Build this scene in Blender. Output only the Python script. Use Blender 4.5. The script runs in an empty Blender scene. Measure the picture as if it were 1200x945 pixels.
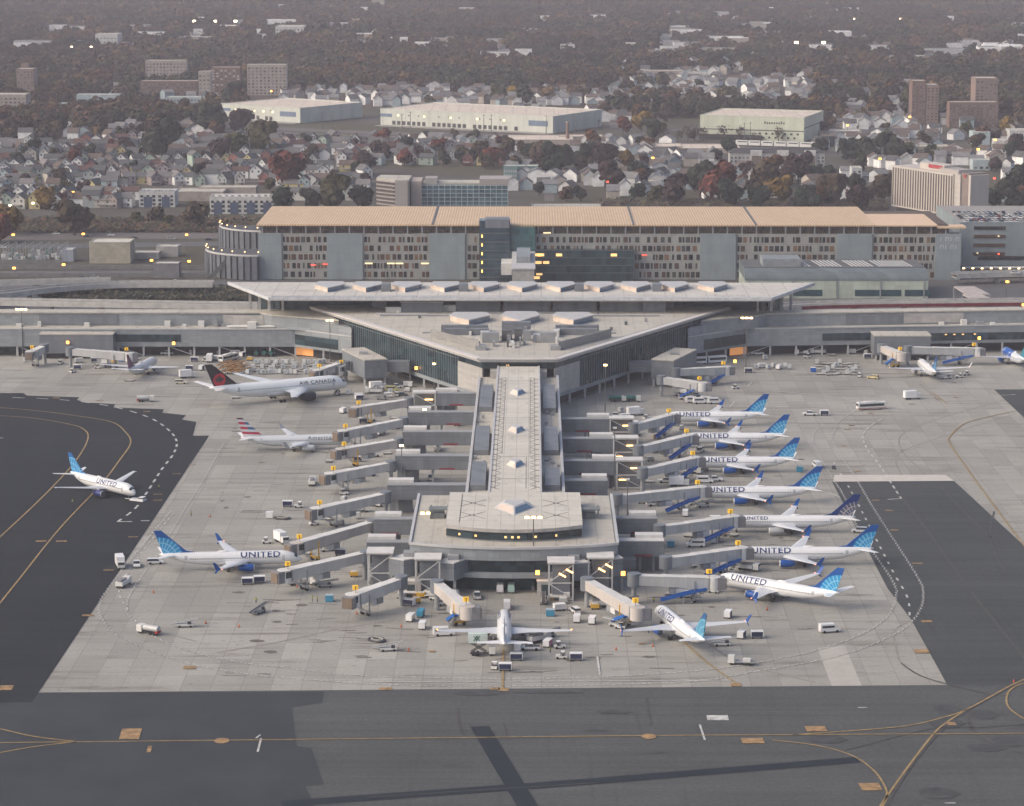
import bpy, bmesh, math, random
from math import sin, cos, tan, atan, atan2, radians, pi, sqrt, floor, hypot
from mathutils import Vector, Matrix, noise
random.seed(7)
SC = bpy.context.scene
COL = SC.collection
# ---------------------------------------------------------------- survey: photo pixel (1200 x 945) -> point of the site
FOC = 3100.; TH = atan(588/FOC); PSI = radians(.425); CAMH = 195.3; CAMX = 5.0
def G(px, py, z=0.):
    u = (px-600)/FOC; v = (472.5-py)/FOC
    y = cos(TH)+v*sin(TH); zz = -sin(TH)+v*cos(TH)
    X = u*cos(PSI)-y*sin(PSI); Y = u*sin(PSI)+y*cos(PSI)
    t = (z-CAMH)/zz
    return (CAMX+X*t, Y*t, z)
# ---------------------------------------------------------------- materials
MATS = {}
def nmat(name):
    m = bpy.data.materials.new(name); m.use_nodes = True
    nt = m.node_tree; nt.nodes.clear()
    out = nt.nodes.new('ShaderNodeOutputMaterial'); b = nt.nodes.new('ShaderNodeBsdfPrincipled')
    nt.links.new(b.outputs[0], out.inputs[0]); MATS[name] = m
    return m, nt, b
def N(nt, t, ins=None, **kw):
    n = nt.nodes.new(t)
    for k, v in kw.items(): setattr(n, k, v)
    for k, v in (ins or {}).items():
        if isinstance(v, bpy.types.NodeSocket): nt.links.new(v, n.inputs[k])
        else: n.inputs[k].default_value = v
    return n
def mth(nt, op, a, b=0., c=None):
    n = nt.nodes.new('ShaderNodeMath'); n.operation = op
    for i, v in enumerate((a, b) if c is None else (a, b, c)):
        if isinstance(v, bpy.types.NodeSocket): nt.links.new(v, n.inputs[i])
        else: n.inputs[i].default_value = v
    return n.outputs[0]
def mix(nt, f, a, b, mode='MIX'):
    n = nt.nodes.new('ShaderNodeMix'); n.data_type = 'RGBA'; n.blend_type = mode
    for k, v in ((0, f), (6, a), (7, b)):
        if isinstance(v, bpy.types.NodeSocket): nt.links.new(v, n.inputs[k])
        else: n.inputs[k].default_value = v if k == 0 else (tuple(v)+(1,))[:4]
    return n.outputs[2]
def objxyz(nt):
    t = N(nt, 'ShaderNodeTexCoord'); s = N(nt, 'ShaderNodeSeparateXYZ', {0: t.outputs['Object']})
    return t.outputs['Object'], s.outputs[0], s.outputs[1], s.outputs[2]
def geopos(nt):
    g = N(nt, 'ShaderNodeNewGeometry'); return g.outputs['Position']
def noise_(nt, vec, scale, detail=3., rough=.55):
    return N(nt, 'ShaderNodeTexNoise', {'Vector': vec, 'Scale': scale, 'Detail': detail, 'Roughness': rough}).outputs['Fac']
def mapr(nt, v, a, b, c=0., d=1.):
    return N(nt, 'ShaderNodeMapRange', {0: v, 1: a, 2: b, 3: c, 4: d}).outputs[0]
def vscale(nt, vec, sx, sy, sz=1.):
    return N(nt, 'ShaderNodeMapping', {'Vector': vec, 'Scale': (sx, sy, sz)}).outputs[0]
def M(name, col, rough=.6, metal=0., var=.18, scale=.3, tint=False, spec=.4):
    if name in MATS: return MATS[name]
    m, nt, b = nmat(name)
    c = tuple(col)+(1,)
    P = geopos(nt)
    f = noise_(nt, P, scale, 4.)
    src = mix(nt, mapr(nt, f, .3, .7), [v*(1-var) for v in col], [min(1, v*(1+var)) for v in col])
    if tint:
        oi = N(nt, 'ShaderNodeObjectInfo')
        src = mix(nt, 1., src, oi.outputs['Color'], 'MULTIPLY')
    nt.links.new(src, b.inputs['Base Color'])
    b.inputs['Roughness'].default_value = rough; b.inputs['Metallic'].default_value = metal
    b.inputs['Specular IOR Level'].default_value = spec
    return m
def EM(name, col, st):
    if name in MATS: return MATS[name]
    m, nt, b = nmat(name)
    b.inputs['Base Color'].default_value = tuple(col)+(1,)
    b.inputs['Emission Color'].default_value = tuple(col)+(1,); b.inputs['Emission Strength'].default_value = st
    return m
white = M('white_paint', (.74, .74, .74), .35, var=.05)
offw = M('off_white_metal', (.6, .6, .58), .5, var=.1)
plane_grey = M('wing_grey', (.55, .57, .6), .4, var=.06)
dark = M('black_rubber', (.025, .025, .027), .7)
steel = M('grey_steel', (.27, .28, .29), .5, var=.12)
dsteel = M('dark_steel', (.10, .105, .11), .5)
glassd = M('dark_glass', (.02, .032, .04), .12, var=.3, spec=.6)
glass_teal = M('teal_glass', (.018, .06, .075), .15, var=.3, spec=.6)
blue_p = M('blue_paint', (.015, .11, .40), .4, var=.1)
navy = M('navy_fabric', (.02, .028, .075), .6)
cyan_p = M('turquoise_paint', (.04, .24, .38), .5)
redp = M('red_paint', (.45, .03, .04), .5)
yellowp = M('yellow_paint', (.62, .36, .04), .5)
sign_y = EM('lit_gate_sign', (.85, .5, .03), .28)
lampw = EM('warm_lamp', (1., .62, .25), 9.)
lampo = EM('amber_lamp', (1., .42, .06), 5.)
lamp_strip = EM('strip_lamp', (1., .55, .2), 3.2)
litwin = EM('lit_room', (1., .6, .22), .9)
redlamp = EM('red_lamp', (1., .08, .04), 3.)
def tintmat(name, rough=.5, var=.1, metal=0.): return M(name, (1, 1, 1), rough, metal, var, tint=True)
carpaint = tintmat('car_paint', .3, .04)
# ---------------------------------------------------------------- mesh builder
class MB:
    def __init__(s): s.v = []; s.f = []; s.mi = []; s.cm = 0
    def add(s, vs, fs):
        o = len(s.v); s.v += [tuple(p) for p in vs]
        for f in fs: s.f.append(tuple(o+i for i in f)); s.mi.append(s.cm)
        return s
    def box(s, x0, y0, z0, x1, y1, z1):
        return s.add([(x0,y0,z0),(x1,y0,z0),(x1,y1,z0),(x0,y1,z0),(x0,y0,z1),(x1,y0,z1),(x1,y1,z1),(x0,y1,z1)],
            [(0,3,2,1),(4,5,6,7),(0,1,5,4),(1,2,6,5),(2,3,7,6),(3,0,4,7)])
    def obox(s, c, hx, hy, hz, rz=0., ry=0.):
        R = Matrix.Rotation(rz, 3, 'Z') @ Matrix.Rotation(ry, 3, 'Y'); C = Vector(c)
        vs = [C+R @ Vector((a*hx, b*hy, d*hz)) for d in (-1,1) for a, b in ((-1,-1),(1,-1),(1,1),(-1,1))]
        return s.add(vs, [(0,3,2,1),(4,5,6,7),(0,1,5,4),(1,2,6,5),(2,3,7,6),(3,0,4,7)])
    def prism(s, poly, z0, z1):
        a = sum(poly[i][0]*poly[(i+1)%len(poly)][1]-poly[(i+1)%len(poly)][0]*poly[i][1] for i in range(len(poly)))
        if a < 0: poly = poly[::-1]
        n = len(poly)
        zz0 = z0 if callable(z0) else (lambda x, y: z0); zz1 = z1 if callable(z1) else (lambda x, y: z1)
        vs = [(p[0], p[1], zz0(p[0], p[1])) for p in poly]+[(p[0], p[1], zz1(p[0], p[1])) for p in poly]
        return s.add(vs, [tuple(range(n-1, -1, -1)), tuple(range(n, 2*n))]+[(i, (i+1)%n, n+(i+1)%n, n+i) for i in range(n)])
    def poly(s, pts): return s.add(pts, [tuple(range(len(pts)))])
    def tube(s, p0, p1, r0, r1=None, n=8):
        r1 = r0 if r1 is None else r1
        a = Vector(p0); b = Vector(p1); d = (b-a).normalized()
        u = d.orthogonal().normalized(); w = d.cross(u)
        vs = [a+(u*cos(2*pi*i/n)+w*sin(2*pi*i/n))*r0 for i in range(n)]+[b+(u*cos(2*pi*i/n)+w*sin(2*pi*i/n))*r1 for i in range(n)]
        return s.add(vs, [tuple(range(n-1,-1,-1)), tuple(range(n,2*n))]+[(i,(i+1)%n,n+(i+1)%n,n+i) for i in range(n)])
    def bar(s, p0, p1, w, h):
        a = Vector(p0); b = Vector(p1); d = (b-a)
        L = d.length; d.normalize(); u = Vector((0,0,1)).cross(d)
        u = Vector((1,0,0)) if u.length < 1e-4 else u.normalized()
        q = d.cross(u)
        vs = [p+u*(i*w/2)+q*(j*h/2) for p in (a, b) for i, j in ((-1,-1),(1,-1),(1,1),(-1,1))]
        return s.add(vs, [(0,3,2,1),(4,5,6,7),(0,1,5,4),(1,2,6,5),(2,3,7,6),(3,0,4,7)])
    def loft(s, rings, cap=True):
        n = len(rings[0]); o = len(s.v); fs = []
        for k in range(len(rings)-1):
            for i in range(n): fs.append((k*n+i, k*n+(i+1)%n, (k+1)*n+(i+1)%n, (k+1)*n+i))
        if cap: fs += [tuple(range(n-1,-1,-1)), tuple((len(rings)-1)*n+i for i in range(n))]
        return s.add([p for r in rings for p in r], fs)
    def mesh(s, name, mats, smooth=False, off=(0,0,0)):
        me = bpy.data.meshes.new(name)
        me.from_pydata([(p[0]-off[0], p[1]-off[1], p[2]-off[2]) for p in s.v], [], s.f)
        for m in (mats if isinstance(mats, (list, tuple)) else [mats]): me.materials.append(m)
        if any(s.mi): me.polygons.foreach_set('material_index', s.mi)
        if smooth:
            me.polygons.foreach_set('use_smooth', [True]*len(me.polygons))
            if smooth is not True: me.set_sharp_from_angle(angle=radians(smooth))
        me.update(); return me
    def build(s, name, mats, parent=None, smooth=False, world=True, label=None):
        off = (0,0,0)
        if parent is not None and world:
            p = parent
            while p is not None: off = tuple(off[i]+p.location[i] for i in range(3)); p = p.parent
        o = bpy.data.objects.new(name, s.mesh(name, mats, smooth, off)); COL.objects.link(o)
        if parent is not None: o.parent = parent
        if label: o['label'] = label
        return o
def mobj(name, me, parent=None, loc=(0,0,0), rz=0.):
    o = bpy.data.objects.new(name, me); COL.objects.link(o); o.location = loc; o.rotation_euler = (0,0,rz)
    if parent is not None: o.parent = parent
    return o
def tag(o, label, cat, group=None):
    o['label'] = label; o['category'] = cat
    if group: o['group'] = group
    return o
def thing(name, label, cat, loc=(0,0,0), rz=0., group=None):
    o = bpy.data.objects.new(name, None); COL.objects.link(o); o.location = loc; o.rotation_euler = (0,0,rz)
    o.empty_display_size = .5
    return tag(o, label, cat, group)
KIDS = {}
def copy_tree(o, parent=None):
    c = o.copy(); COL.objects.link(c); c.parent = parent
    for ch in KIDS.get(o.name) or list(o.children): copy_tree(ch, c)
    return c
def struct(o, kind='structure'): o['kind'] = kind; return o
# ---------------------------------------------------------------- camera, light, air
cd = bpy.data.cameras.new('camera'); cam = bpy.data.objects.new('camera', cd); COL.objects.link(cam)
cam.location = (CAMX, 0, CAMH); cam.rotation_euler = (pi/2-TH, 0, PSI)
cd.sensor_fit = 'HORIZONTAL'; cd.sensor_width = 36; cd.lens = 36*FOC/1200; cd.clip_end = 30000; cd.clip_start = 1
SC.camera = cam
SUN_EL, SUN_AZ = radians(36), radians(-107)     # soft high light under an overcast evening sky, from the left and slightly behind the camera (azimuth from +Y, clockwise)
w = bpy.data.worlds.new('World'); SC.world = w; w.use_nodes = True
nt = w.node_tree; nt.nodes.clear()
sky = N(nt, 'ShaderNodeTexSky', sky_type='NISHITA', sun_disc=False, sun_elevation=SUN_EL, sun_rotation=SUN_AZ, altitude=0, air_density=.75, dust_density=5., ozone_density=0.)
bg = N(nt, 'ShaderNodeBackground', {'Color': sky.outputs[0], 'Strength': .15}); wo = N(nt, 'ShaderNodeOutputWorld', {'Surface': bg.outputs[0]})
sd = bpy.data.lights.new('sun', 'SUN'); sun = bpy.data.objects.new('sun', sd); COL.objects.link(sun)
sd.energy = .60; sd.angle = radians(60); sd.color = (1, .985, .875)
ds = Vector((sin(SUN_AZ)*cos(SUN_EL), cos(SUN_AZ)*cos(SUN_EL), sin(SUN_EL)))
sun.rotation_euler = ds.to_track_quat('Z', 'Y').to_euler(); sun.location = (-300, -100, 400)
SC.view_settings.view_transform = 'Standard'; SC.view_settings.look = 'None'; SC.view_settings.gamma = 1; SC.view_settings.use_curve_mapping = False
SC.view_settings.exposure = .45
cy = SC.cycles
cy.use_denoising = True; cy.max_bounces = 5; cy.diffuse_bounces = 3; cy.glossy_bounces = 3; cy.transmission_bounces = 2; cy.volume_bounces = 1
cy.use_adaptive_sampling = True; cy.adaptive_threshold = .01; cy.caustics_reflective = False; cy.caustics_refractive = False
hz = MB().box(-4600, -500, -1, 4600, 9600, 207).build('haze', M('placeholder', (.5,.5,.5)))
hm = bpy.data.materials.new('haze_air'); hm.use_nodes = True; nt = hm.node_tree; nt.nodes.clear()
ho = N(nt, 'ShaderNodeOutputMaterial'); hv = N(nt, 'ShaderNodeVolumePrincipled', {'Color': (.89,.88,.985,1), 'Density': 7.6e-5, 'Anisotropy': .0})
nt.links.new(hv.outputs[0], ho.inputs['Volume']); hz.data.materials.clear(); hz.data.materials.append(hm)
struct(hz, 'stuff'); hz['label'] = 'thin violet evening haze over the far town'
# ---------------------------------------------------------------- strips and curves on the ground
def crv(pts, k=8, closed=False):
    P = [Vector((p[0], p[1])) for p in pts]; out = []
    for i in range(len(P)-1):
        a = P[max(i-1,0)]; b = P[i]; c = P[i+1]; d = P[min(i+2,len(P)-1)]
        for j in range(k):
            t = j/k; out.append(.5*((2*b)+(c-a)*t+(2*a-5*b+4*c-d)*t*t+(3*b-a-3*c+d)*t**3))
    out.append(P[-1]); return out
def pxc(pts, k=8): return crv([G(*p)[:2] for p in pts], k)
def strip(mb, pts, w, z=.05, off=0.):
    n = len(pts); L = []; R = []
    for i, p in enumerate(pts):
        p = Vector((p[0], p[1])); a = Vector((pts[max(i-1,0)][0], pts[max(i-1,0)][1])); b = Vector((pts[min(i+1,n-1)][0], pts[min(i+1,n-1)][1]))
        t = (b-a); t = t.normalized() if t.length > 1e-6 else Vector((1,0)); q = Vector((-t.y, t.x))
        L.append((*(p+q*(off+w/2)), z)); R.append((*(p+q*(off-w/2)), z))
    mb.add(L+R, [(n+i, n+i+1, i+1, i) for i in range(n-1)]); return mb
def dashes(mb, pts, w, dl, gap, z=.05, off=0., start=0.):
    s = -start; cur = []
    per = dl+gap; acc = start
    fine = []
    for i in range(len(pts)-1):
        a = Vector((pts[i][0], pts[i][1])); b = Vector((pts[i+1][0], pts[i+1][1])); n = max(1, int((b-a).length/.5))
        for j in range(n): fine.append(a.lerp(b, j/n))
    fine.append(Vector((pts[-1][0], pts[-1][1])))
    d = start; seg = [fine[0]]
    for i in range(1, len(fine)):
        d += (fine[i]-fine[i-1]).length
        if d % per < dl: seg.append(fine[i])
        else:
            if len(seg) > 1: strip(mb, seg, w, z, off)
            seg = []
        if not seg and d % per < dl: seg = [fine[i]]
    if len(seg) > 1: strip(mb, seg, w, z, off)
def zipper(mb, pts, w=.5, z=.05):
    dashes(mb, pts, w, 1.5, 1.5, z, off=w*.45); dashes(mb, pts, w, 1.5, 1.5, z, off=-w*.45, start=1.5)
# ================================================================= GROUND
def ground_mat(name, c0, c1, scale, c2=None, sc2=.01):
    m, nt, b = nmat(name); P = geopos(nt)
    f = noise_(nt, P, scale, 6., .6)
    c = mix(nt, mapr(nt, f, .3, .7), c0, c1)
    if c2: c = mix(nt, mapr(nt, noise_(nt, P, sc2, 3.), .45, .62), c, c2)
    nt.links.new(c, b.inputs['Base Color']); b.inputs['Roughness'].default_value = .9; b.inputs['Specular IOR Level'].default_value = .2
    return m
def apron_mat():
    m, nt, b = nmat('apron_concrete'); P = geopos(nt); s = N(nt, 'ShaderNodeSeparateXYZ', {0: P}); x, y = s.outputs[0], s.outputs[1]
    f = noise_(nt, P, .02, 5., .6); c = mix(nt, mapr(nt, f, .3, .7), (.285, .28, .257), (.35, .345, .318))
    # slab-to-slab differences, in strips of old and new concrete
    wn = N(nt, 'ShaderNodeTexWhiteNoise', {'Vector': N(nt, 'ShaderNodeCombineXYZ', {0: mth(nt, 'FLOOR', mth(nt, 'DIVIDE', x, 7.6)), 1: mth(nt, 'FLOOR', mth(nt, 'DIVIDE', y, 15.2)), 2: 0.}).outputs[0]}, noise_dimensions='3D').outputs['Value']
    c = mix(nt, 1., c, mix(nt, wn, (.86,.86,.86), (1.06,1.06,1.06)), 'MULTIPLY')
    wn2 = N(nt, 'ShaderNodeTexWhiteNoise', {'Vector': N(nt, 'ShaderNodeCombineXYZ', {0: mth(nt, 'FLOOR', mth(nt, 'DIVIDE', x, 30.4)), 1: mth(nt, 'FLOOR', mth(nt, 'DIVIDE', y, 45.6)), 2: 7.}).outputs[0]}, noise_dimensions='3D').outputs['Value']
    c = mix(nt, 1., c, mix(nt, wn2, (.93,.93,.92), (1.04,1.03,1.02)), 'MULTIPLY')
    jx = mth(nt, 'LESS_THAN', mth(nt, 'FRACT', mth(nt, 'DIVIDE', x, 7.6)), .028); jy = mth(nt, 'LESS_THAN', mth(nt, 'FRACT', mth(nt, 'DIVIDE', y, 7.6)), .04)
    c = mix(nt, mth(nt, 'MULTIPLY', mth(nt, 'MAXIMUM', jx, mth(nt, 'MULTIPLY', jy, .7)), .42), c, (.14,.13,.12))
    # rubber and oil: streaks along the stand lines, blotches
    st = noise_(nt, vscale(nt, P, .018, .22), 1., 5., .65)
    sp = noise_(nt, P, .035, 2.)
    k = mth(nt, 'MULTIPLY', mapr(nt, st, .50, .68), mapr(nt, sp, .40, .58))
    c = mix(nt, mth(nt, 'MULTIPLY', k, .75), c, (.12,.10,.085))
    sp2 = noise_(nt, vscale(nt, P, .25, .6), 1., 4., .7)
    c = mix(nt, mth(nt, 'MULTIPLY', mapr(nt, sp2, .60, .70), .6), c, (.10,.09,.085))
    fine = noise_(nt, P, 1.1, 3.); c = mix(nt, 1., c, mix(nt, mapr(nt, fine, .3, .7), (.92,.92,.92), (1.07,1.07,1.07)), 'MULTIPLY')
    nt.links.new(c, b.inputs['Base Color']); b.inputs['Roughness'].default_value = .85; b.inputs['Specular IOR Level'].default_value = .25
    return m
def asphalt_mat(name, c0, c1):
    m, nt, b = nmat(name); P = geopos(nt)
    f = noise_(nt, P, .03, 5., .6); g = noise_(nt, vscale(nt, P, .01, .35), 1., 4., .6); h = noise_(nt, P, .9, 4., .7)
    c = mix(nt, mapr(nt, mth(nt, 'ADD', mth(nt, 'MULTIPLY', f, .5), mth(nt, 'MULTIPLY', g, .5)), .35, .65), c0, c1)
    c = mix(nt, 1., c, mix(nt, mapr(nt, h, .3, .7), (.80,.80,.80), (1.2,1.2,1.2)), 'MULTIPLY')
    tr = noise_(nt, vscale(nt, P, .30, .012), 1., 3., .6)
    c = mix(nt, mth(nt, 'MULTIPLY', mapr(nt, tr, .60, .75), .35), c, [v*.55 for v in c0])
    yy = N(nt, 'ShaderNodeSeparateXYZ', {0: P}).outputs[1]; jn = mth(nt, 'LESS_THAN', mth(nt, 'FRACT', mth(nt, 'DIVIDE', yy, 7.3)), .045)
    c = mix(nt, mth(nt, 'MULTIPLY', jn, .22), c, [v*.5 for v in c0])
    wl = N(nt, 'ShaderNodeTexWhiteNoise', {'W': mth(nt, 'FLOOR', mth(nt, 'DIVIDE', yy, 7.3))}, noise_dimensions='1D').outputs['Value']; c = mix(nt, 1., c, mix(nt, wl, (.93,.93,.93), (1.06,1.06,1.06)), 'MULTIPLY')
    nt.links.new(c, b.inputs['Base Color']); b.inputs['Roughness'].default_value = .8; b.inputs['Specular IOR Level'].default_value = .3
    return m
town = ground_mat('town_ground', (.055,.05,.045), (.10,.095,.085), .02, (.075,.07,.045), .008)
woodfloor = ground_mat('leaf_floor', (.05,.038,.03), (.085,.062,.048), .01)
roadm = asphalt_mat('road_asphalt', (.085,.085,.09), (.12,.12,.125))
concm = M('road_concrete', (.27,.26,.25), .85, var=.12, scale=.08)
asph_d = asphalt_mat('asphalt_dark', (.009,.012,.015), (.017,.020,.024))
asph_m = asphalt_mat('asphalt_worn', (.060,.064,.065), (.086,.09,.09))
asph_r = asphalt_mat('asphalt_grey', (.042,.047,.049), (.063,.068,.07))
seal = M('seal_coat', (.010,.015,.022), .75, var=.15, scale=.2)
conc = apron_mat()
newconc = M('new_concrete', (.50,.47,.43), .85, var=.06)
wpaint = M('white_road_paint', (.47,.47,.45), .75, var=.35, scale=.5)
opaint = M('orange_road_paint', (.30,.19,.09), .75, var=.45, scale=.6)
ypaint = M('yellow_road_paint', (.30,.21,.09), .7, var=.3, scale=.5)
def sheet(name, pts, z, mat): return struct(MB().poly([(p[0], p[1], z) for p in pts]).build(name, mat))
def ccw(pts): 
    a = sum(pts[i][0]*pts[(i+1)%len(pts)][1]-pts[(i+1)%len(pts)][0]*pts[i][1] for i in range(len(pts)))
    return pts if a > 0 else pts[::-1]
def psheet(name, px, z, mat): return sheet(name, ccw([G(*p)[:2] for p in px]), z, mat)
sheet('ground', [(-4500,-400),(4500,-400),(4500,9500),(-4500,9500)], -.12, town)
sheet('apron', [(-700,600),(700,600),(700,1240),(-700,1240)], 0, conc)
sheet('taxiway', [(-700,250),(700,250),(700,646.6+(700-110.6)*.0362),(110.6,646.6),(-118.7,638.3),(-700,617.3)], .05, asph_m)
left_edge = [(0,461),(27,461),(32,464),(93,466),(90,469),(100,472),(135,474),(133,478),(192,480),(190,484),(218,487),(213,492),(230,495),(226,511),(245,511)]
le = [G(*p)[:2] for p in left_edge]
sheet('taxiway_apron', ccw([(-700,1056)]+le+[G(45,812)[:2], (-118.7,630), (-700,609)]), .09, asph_d)
dk = [G(*p)[:2] for p in [(380,811),(378,824),(342,830),(348,875),(365,877),(380,920),(358,922),(365,937),(372,960),(378,990)]]
sheet('taxiway_resurfacing', ccw([(-700,620)]+[(-118.7,638.2)]+dk+[(-60,250),(-700,250)]), .08, M('asphalt_new', (.032,.037,.042), .8, var=.2, scale=.06))
psheet('taxilane', [(1110,803),(1068,727),(1040,690),(975,565),(1118,564),(1200,640),(1330,740),(1330,805)], .09, asph_r)
psheet('taxilane_patch', [(1165,457),(1280,456),(1280,560),(1200,490)], .09, asph_r)
psheet('new_concrete_strip', [(976,565),(978,557),(1108,557),(1118,564)], .11, newconc)
psheet('pale_slab_strip', [(975,805),(958,760),(990,757),(1010,804)], .03, M('pale_concrete', (.39,.372,.338), .85, var=.08))
mb = MB()
strip(mb, [G(562,852)[:2], G(585,890)[:2], G(618,945)[:2], G(640,985)[:2]], 4.6, .12)
struct(mb.build('seal_coat_band', seal))
mb = MB(); strip(mb, [G(330,943)[:2], G(660,919)[:2], G(1005,891)[:2]], 4.2, .13); struct(mb.build('seal_coat_band', seal))
mb = MB()
for px, py, a, b in ((1110,832,4,3.4),(1153,838,3.6,4),(1108,848,5,4),(1155,877,5,3),(1183,870,4.5,4),(1100,930,5,4),(970,867,5,3),(1160,668,3,1.2),(720,835,5,1.6),(700,857,4,1),(560,813,7,2),(640,812,10,.9),(765,882,3,1),(530,897,3,.8)):
    c = G(px, py); mb.poly([(c[0]+a*cos(t*pi/6)*(1+.15*sin(t*5)), c[1]+b*sin(t*pi/6), .14) for t in range(12)])
struct(mb.build('asphalt_patch', M('patch_coat', (.052,.055,.057), .8, var=.25, scale=.3)))
# rubber tracks
mb = MB(); rub = M('rubber_track', (.06,.058,.056), .8, var=.3, scale=.4); rub2 = M('rubber_track_pale', (.23,.215,.195), .85, var=.2, scale=.4)
for pts, wd in (([(1255,770),(1200,797),(1133,833),(1093,866),(1060,908),(1036,948)], 1.1), ([(1137,833),(1136,848),(1150,866),(1185,880),(1240,893)], .9), ([(990,880),(1090,855),(1150,853),(1220,848)], .5),
    ([(1170,640),(1120,590),(1100,566)], .6), ([(1043,567),(1085,620),(1135,690),(1175,740),(1215,790)], .9), ([(1165,600),(1160,625),(1166,650),(1178,672)], .5), ([(1056,778),(1085,795),(1160,815)], .45), ([(430,935),(700,918)], .4), ([(535,830),(540,860)], .7), ([(757,818),(762,850)], .7), ([(590,850),(596,870)], .4)):
    strip(mb, pxc(pts), wd, .15)
struct(mb.build('rubber_track', rub))
mb = MB()
for pts, wd in (([(1200,463),(1120,485),(1075,500),(1055,512),(1058,530),(1080,552),(1090,566)], .7), ([(1190,485),(1125,505),(1060,528),(1050,540),(1056,556),(1062,566)], .6), ([(1062,730),(1048,740),(1050,757),(1056,777),(1080,793)], .6),
    ([(830,755),(870,778),(955,800)], .9), ([(255,765),(330,752),(400,737),(470,726)], .9), ([(590,765),(590,800)], 1.4), ([(1078,450),(1100,470)], 1.), ([(165,735),(230,752)], .6)):
    strip(mb, pxc(pts), wd, .035)
struct(mb.build('rubber_track', rub2))
mb = MB(); rnd = random.Random(5)     # long dark scuffs where nose wheels and tugs turn, across the stands
for px, py, L in ((330,683,30),(300,709,26),(360,718,20),(250,630,40),(330,600,30),(330,570,40),(310,527,40),(300,495,30),(880,560,30),(930,700,20),(900,725,24),(960,735,16),(930,640,20),(870,640,14),(700,770,12),(430,740,16),(380,752,18),(420,700,14),(500,745,10),(880,520,30),(860,545,30),(440,770,14),(300,790,18)):
    c = G(px, py)
    for k in range(3):
        x0 = c[0]-L/2+rnd.uniform(0, L*.6); yy = c[1]+rnd.uniform(-2.5, 2.5); ln = rnd.uniform(2, L*.35)
        strip(mb, [(x0, yy), (x0+ln/2, yy+rnd.uniform(-.3,.3)), (x0+ln, yy+rnd.uniform(-.4,.4))], rnd.uniform(.25,.9), .036+k*.004)
for k in range(46):
    px, py = rnd.choice(((rnd.uniform(240,430),rnd.uniform(500,770)),(rnd.uniform(760,1000),rnd.uniform(500,770)),(rnd.uniform(420,800),rnd.uniform(715,790)))); c = G(px, py); ln = rnd.uniform(3,13); a_ = rnd.uniform(-.25,.25)
    strip(mb, [(c[0],c[1]),(c[0]+ln/2,c[1]+a_*ln/2+rnd.uniform(-.3,.3)),(c[0]+ln,c[1]+a_*ln)], rnd.uniform(.25,.8), .036+.002*(k%5))
for k in range(40):
    px, py = rnd.choice(((rnd.uniform(250,420),rnd.uniform(500,770)),(rnd.uniform(760,960),rnd.uniform(500,770)),(rnd.uniform(420,800),rnd.uniform(715,780)))); c = G(px, py); ra, rb_ = rnd.uniform(.6,2.2), rnd.uniform(.5,1.6)
    mb.poly([(c[0]+ra*cos(t*pi/6)*rnd.uniform(.7,1.2), c[1]+rb_*sin(t*pi/6)*rnd.uniform(.7,1.2), .047+.001*(k%6)) for t in range(12)])
struct(mb.build('oil_stain', M('oil_stain_dark', (.125,.112,.10), .8, var=.35, scale=.6)))
# white markings
mb = MB(); Z = .17
dashes(mb, pxc([(-40,464),(0,466),(55,468),(100,472),(140,479),(175,490),(197,504),(207,518),(203,533),(190,550),(172,578),(158,597),(138,612)]), .75, 5.4, 4.6, Z)
strip(mb, [G(137,612)[:2], G(155,612)[:2]], .8, Z); strip(mb, [G(165,611)[:2], G(175,611)[:2]], .8, Z); strip(mb, [G(-5,514)[:2], G(4,514)[:2]], .9, Z)
rA = pxc([(163,680),(150,703),(149,717),(163,733),(187,750),(233,767),(287,778),(333,783),(400,791),(500,795),(600,796),(700,794),(800,788),(883,778),(960,762),(1013,742),(1040,723),(1050,700),(1045,680),(1008,625),(993,590),(985,575),(975,560),(960,534),(953,518),(955,506),(964,499),(958,492)])
rB = pxc([(200,600),(160,648),(125,693),(117,707),(117,720),(127,737),(143,748),(173,762),(217,777),(267,787),(333,795),(450,803),(600,805),(800,800),(883,788),(967,773),(1017,758),(1060,737),(1077,717),(1082,697),(1077,680),(1053,642),(1026,600),(1002,560),(986,536),(976,518),(976,510),(984,494),(1005,480)])
zipper(mb, rA, .40, Z); zipper(mb, rB, .40, Z+.005)
zipper(mb, pxc([(262,520),(240,560),(215,600),(188,645),(163,680)]), .3, Z); dashes(mb, pxc([(150,715),(140,690),(165,650),(205,600)]), .4, 2.5, 4, Z)
dashes(mb, pxc([(1066,722),(1063,700),(1045,668),(1011,602),(995,572),(985,556),(975,538)]), .55, 3.6, 6, Z)
dashes(mb, pxc([(1033,492),(1020,500),(1012,509),(1012,518),(1020,532),(1032,548),(1056,585)]), .6, 5, 3.5, Z); strip(mb, [G(1040,586)[:2], G(1056,585)[:2]], .7, Z)
strip(mb, pxc([(950,575),(970,578),(985,584)]), .45, Z)
strip(mb, pxc([(885,457),(960,464),(1010,472)]), .5, Z); strip(mb, pxc([(880,475),(960,480),(1000,483)]), .35, Z)
strip(mb, pxc([(440,800),(700,799),(860,798)]), .35, Z+.01)
for a, b in (((876,454),(881,448)),((855,478),(861,471)),((830,455),(834,450)),((1005,833-3),(1016,830)),((1107,942),(1120,942)),((1172,464),(1190,463)),((300,866),(305,862)),((302,882),(306,866)),((820,850),(826,868)),((700,770),(703,792))): strip(mb, [G(*a)[:2], G(*b)[:2]], .5, Z)
c = G(841,842); mb.box(c[0]-2.6,c[1]-2,Z,c[0]+2.6,c[1]+2,Z+.01)
struct(mb.build('white_marking', wpaint))
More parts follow.
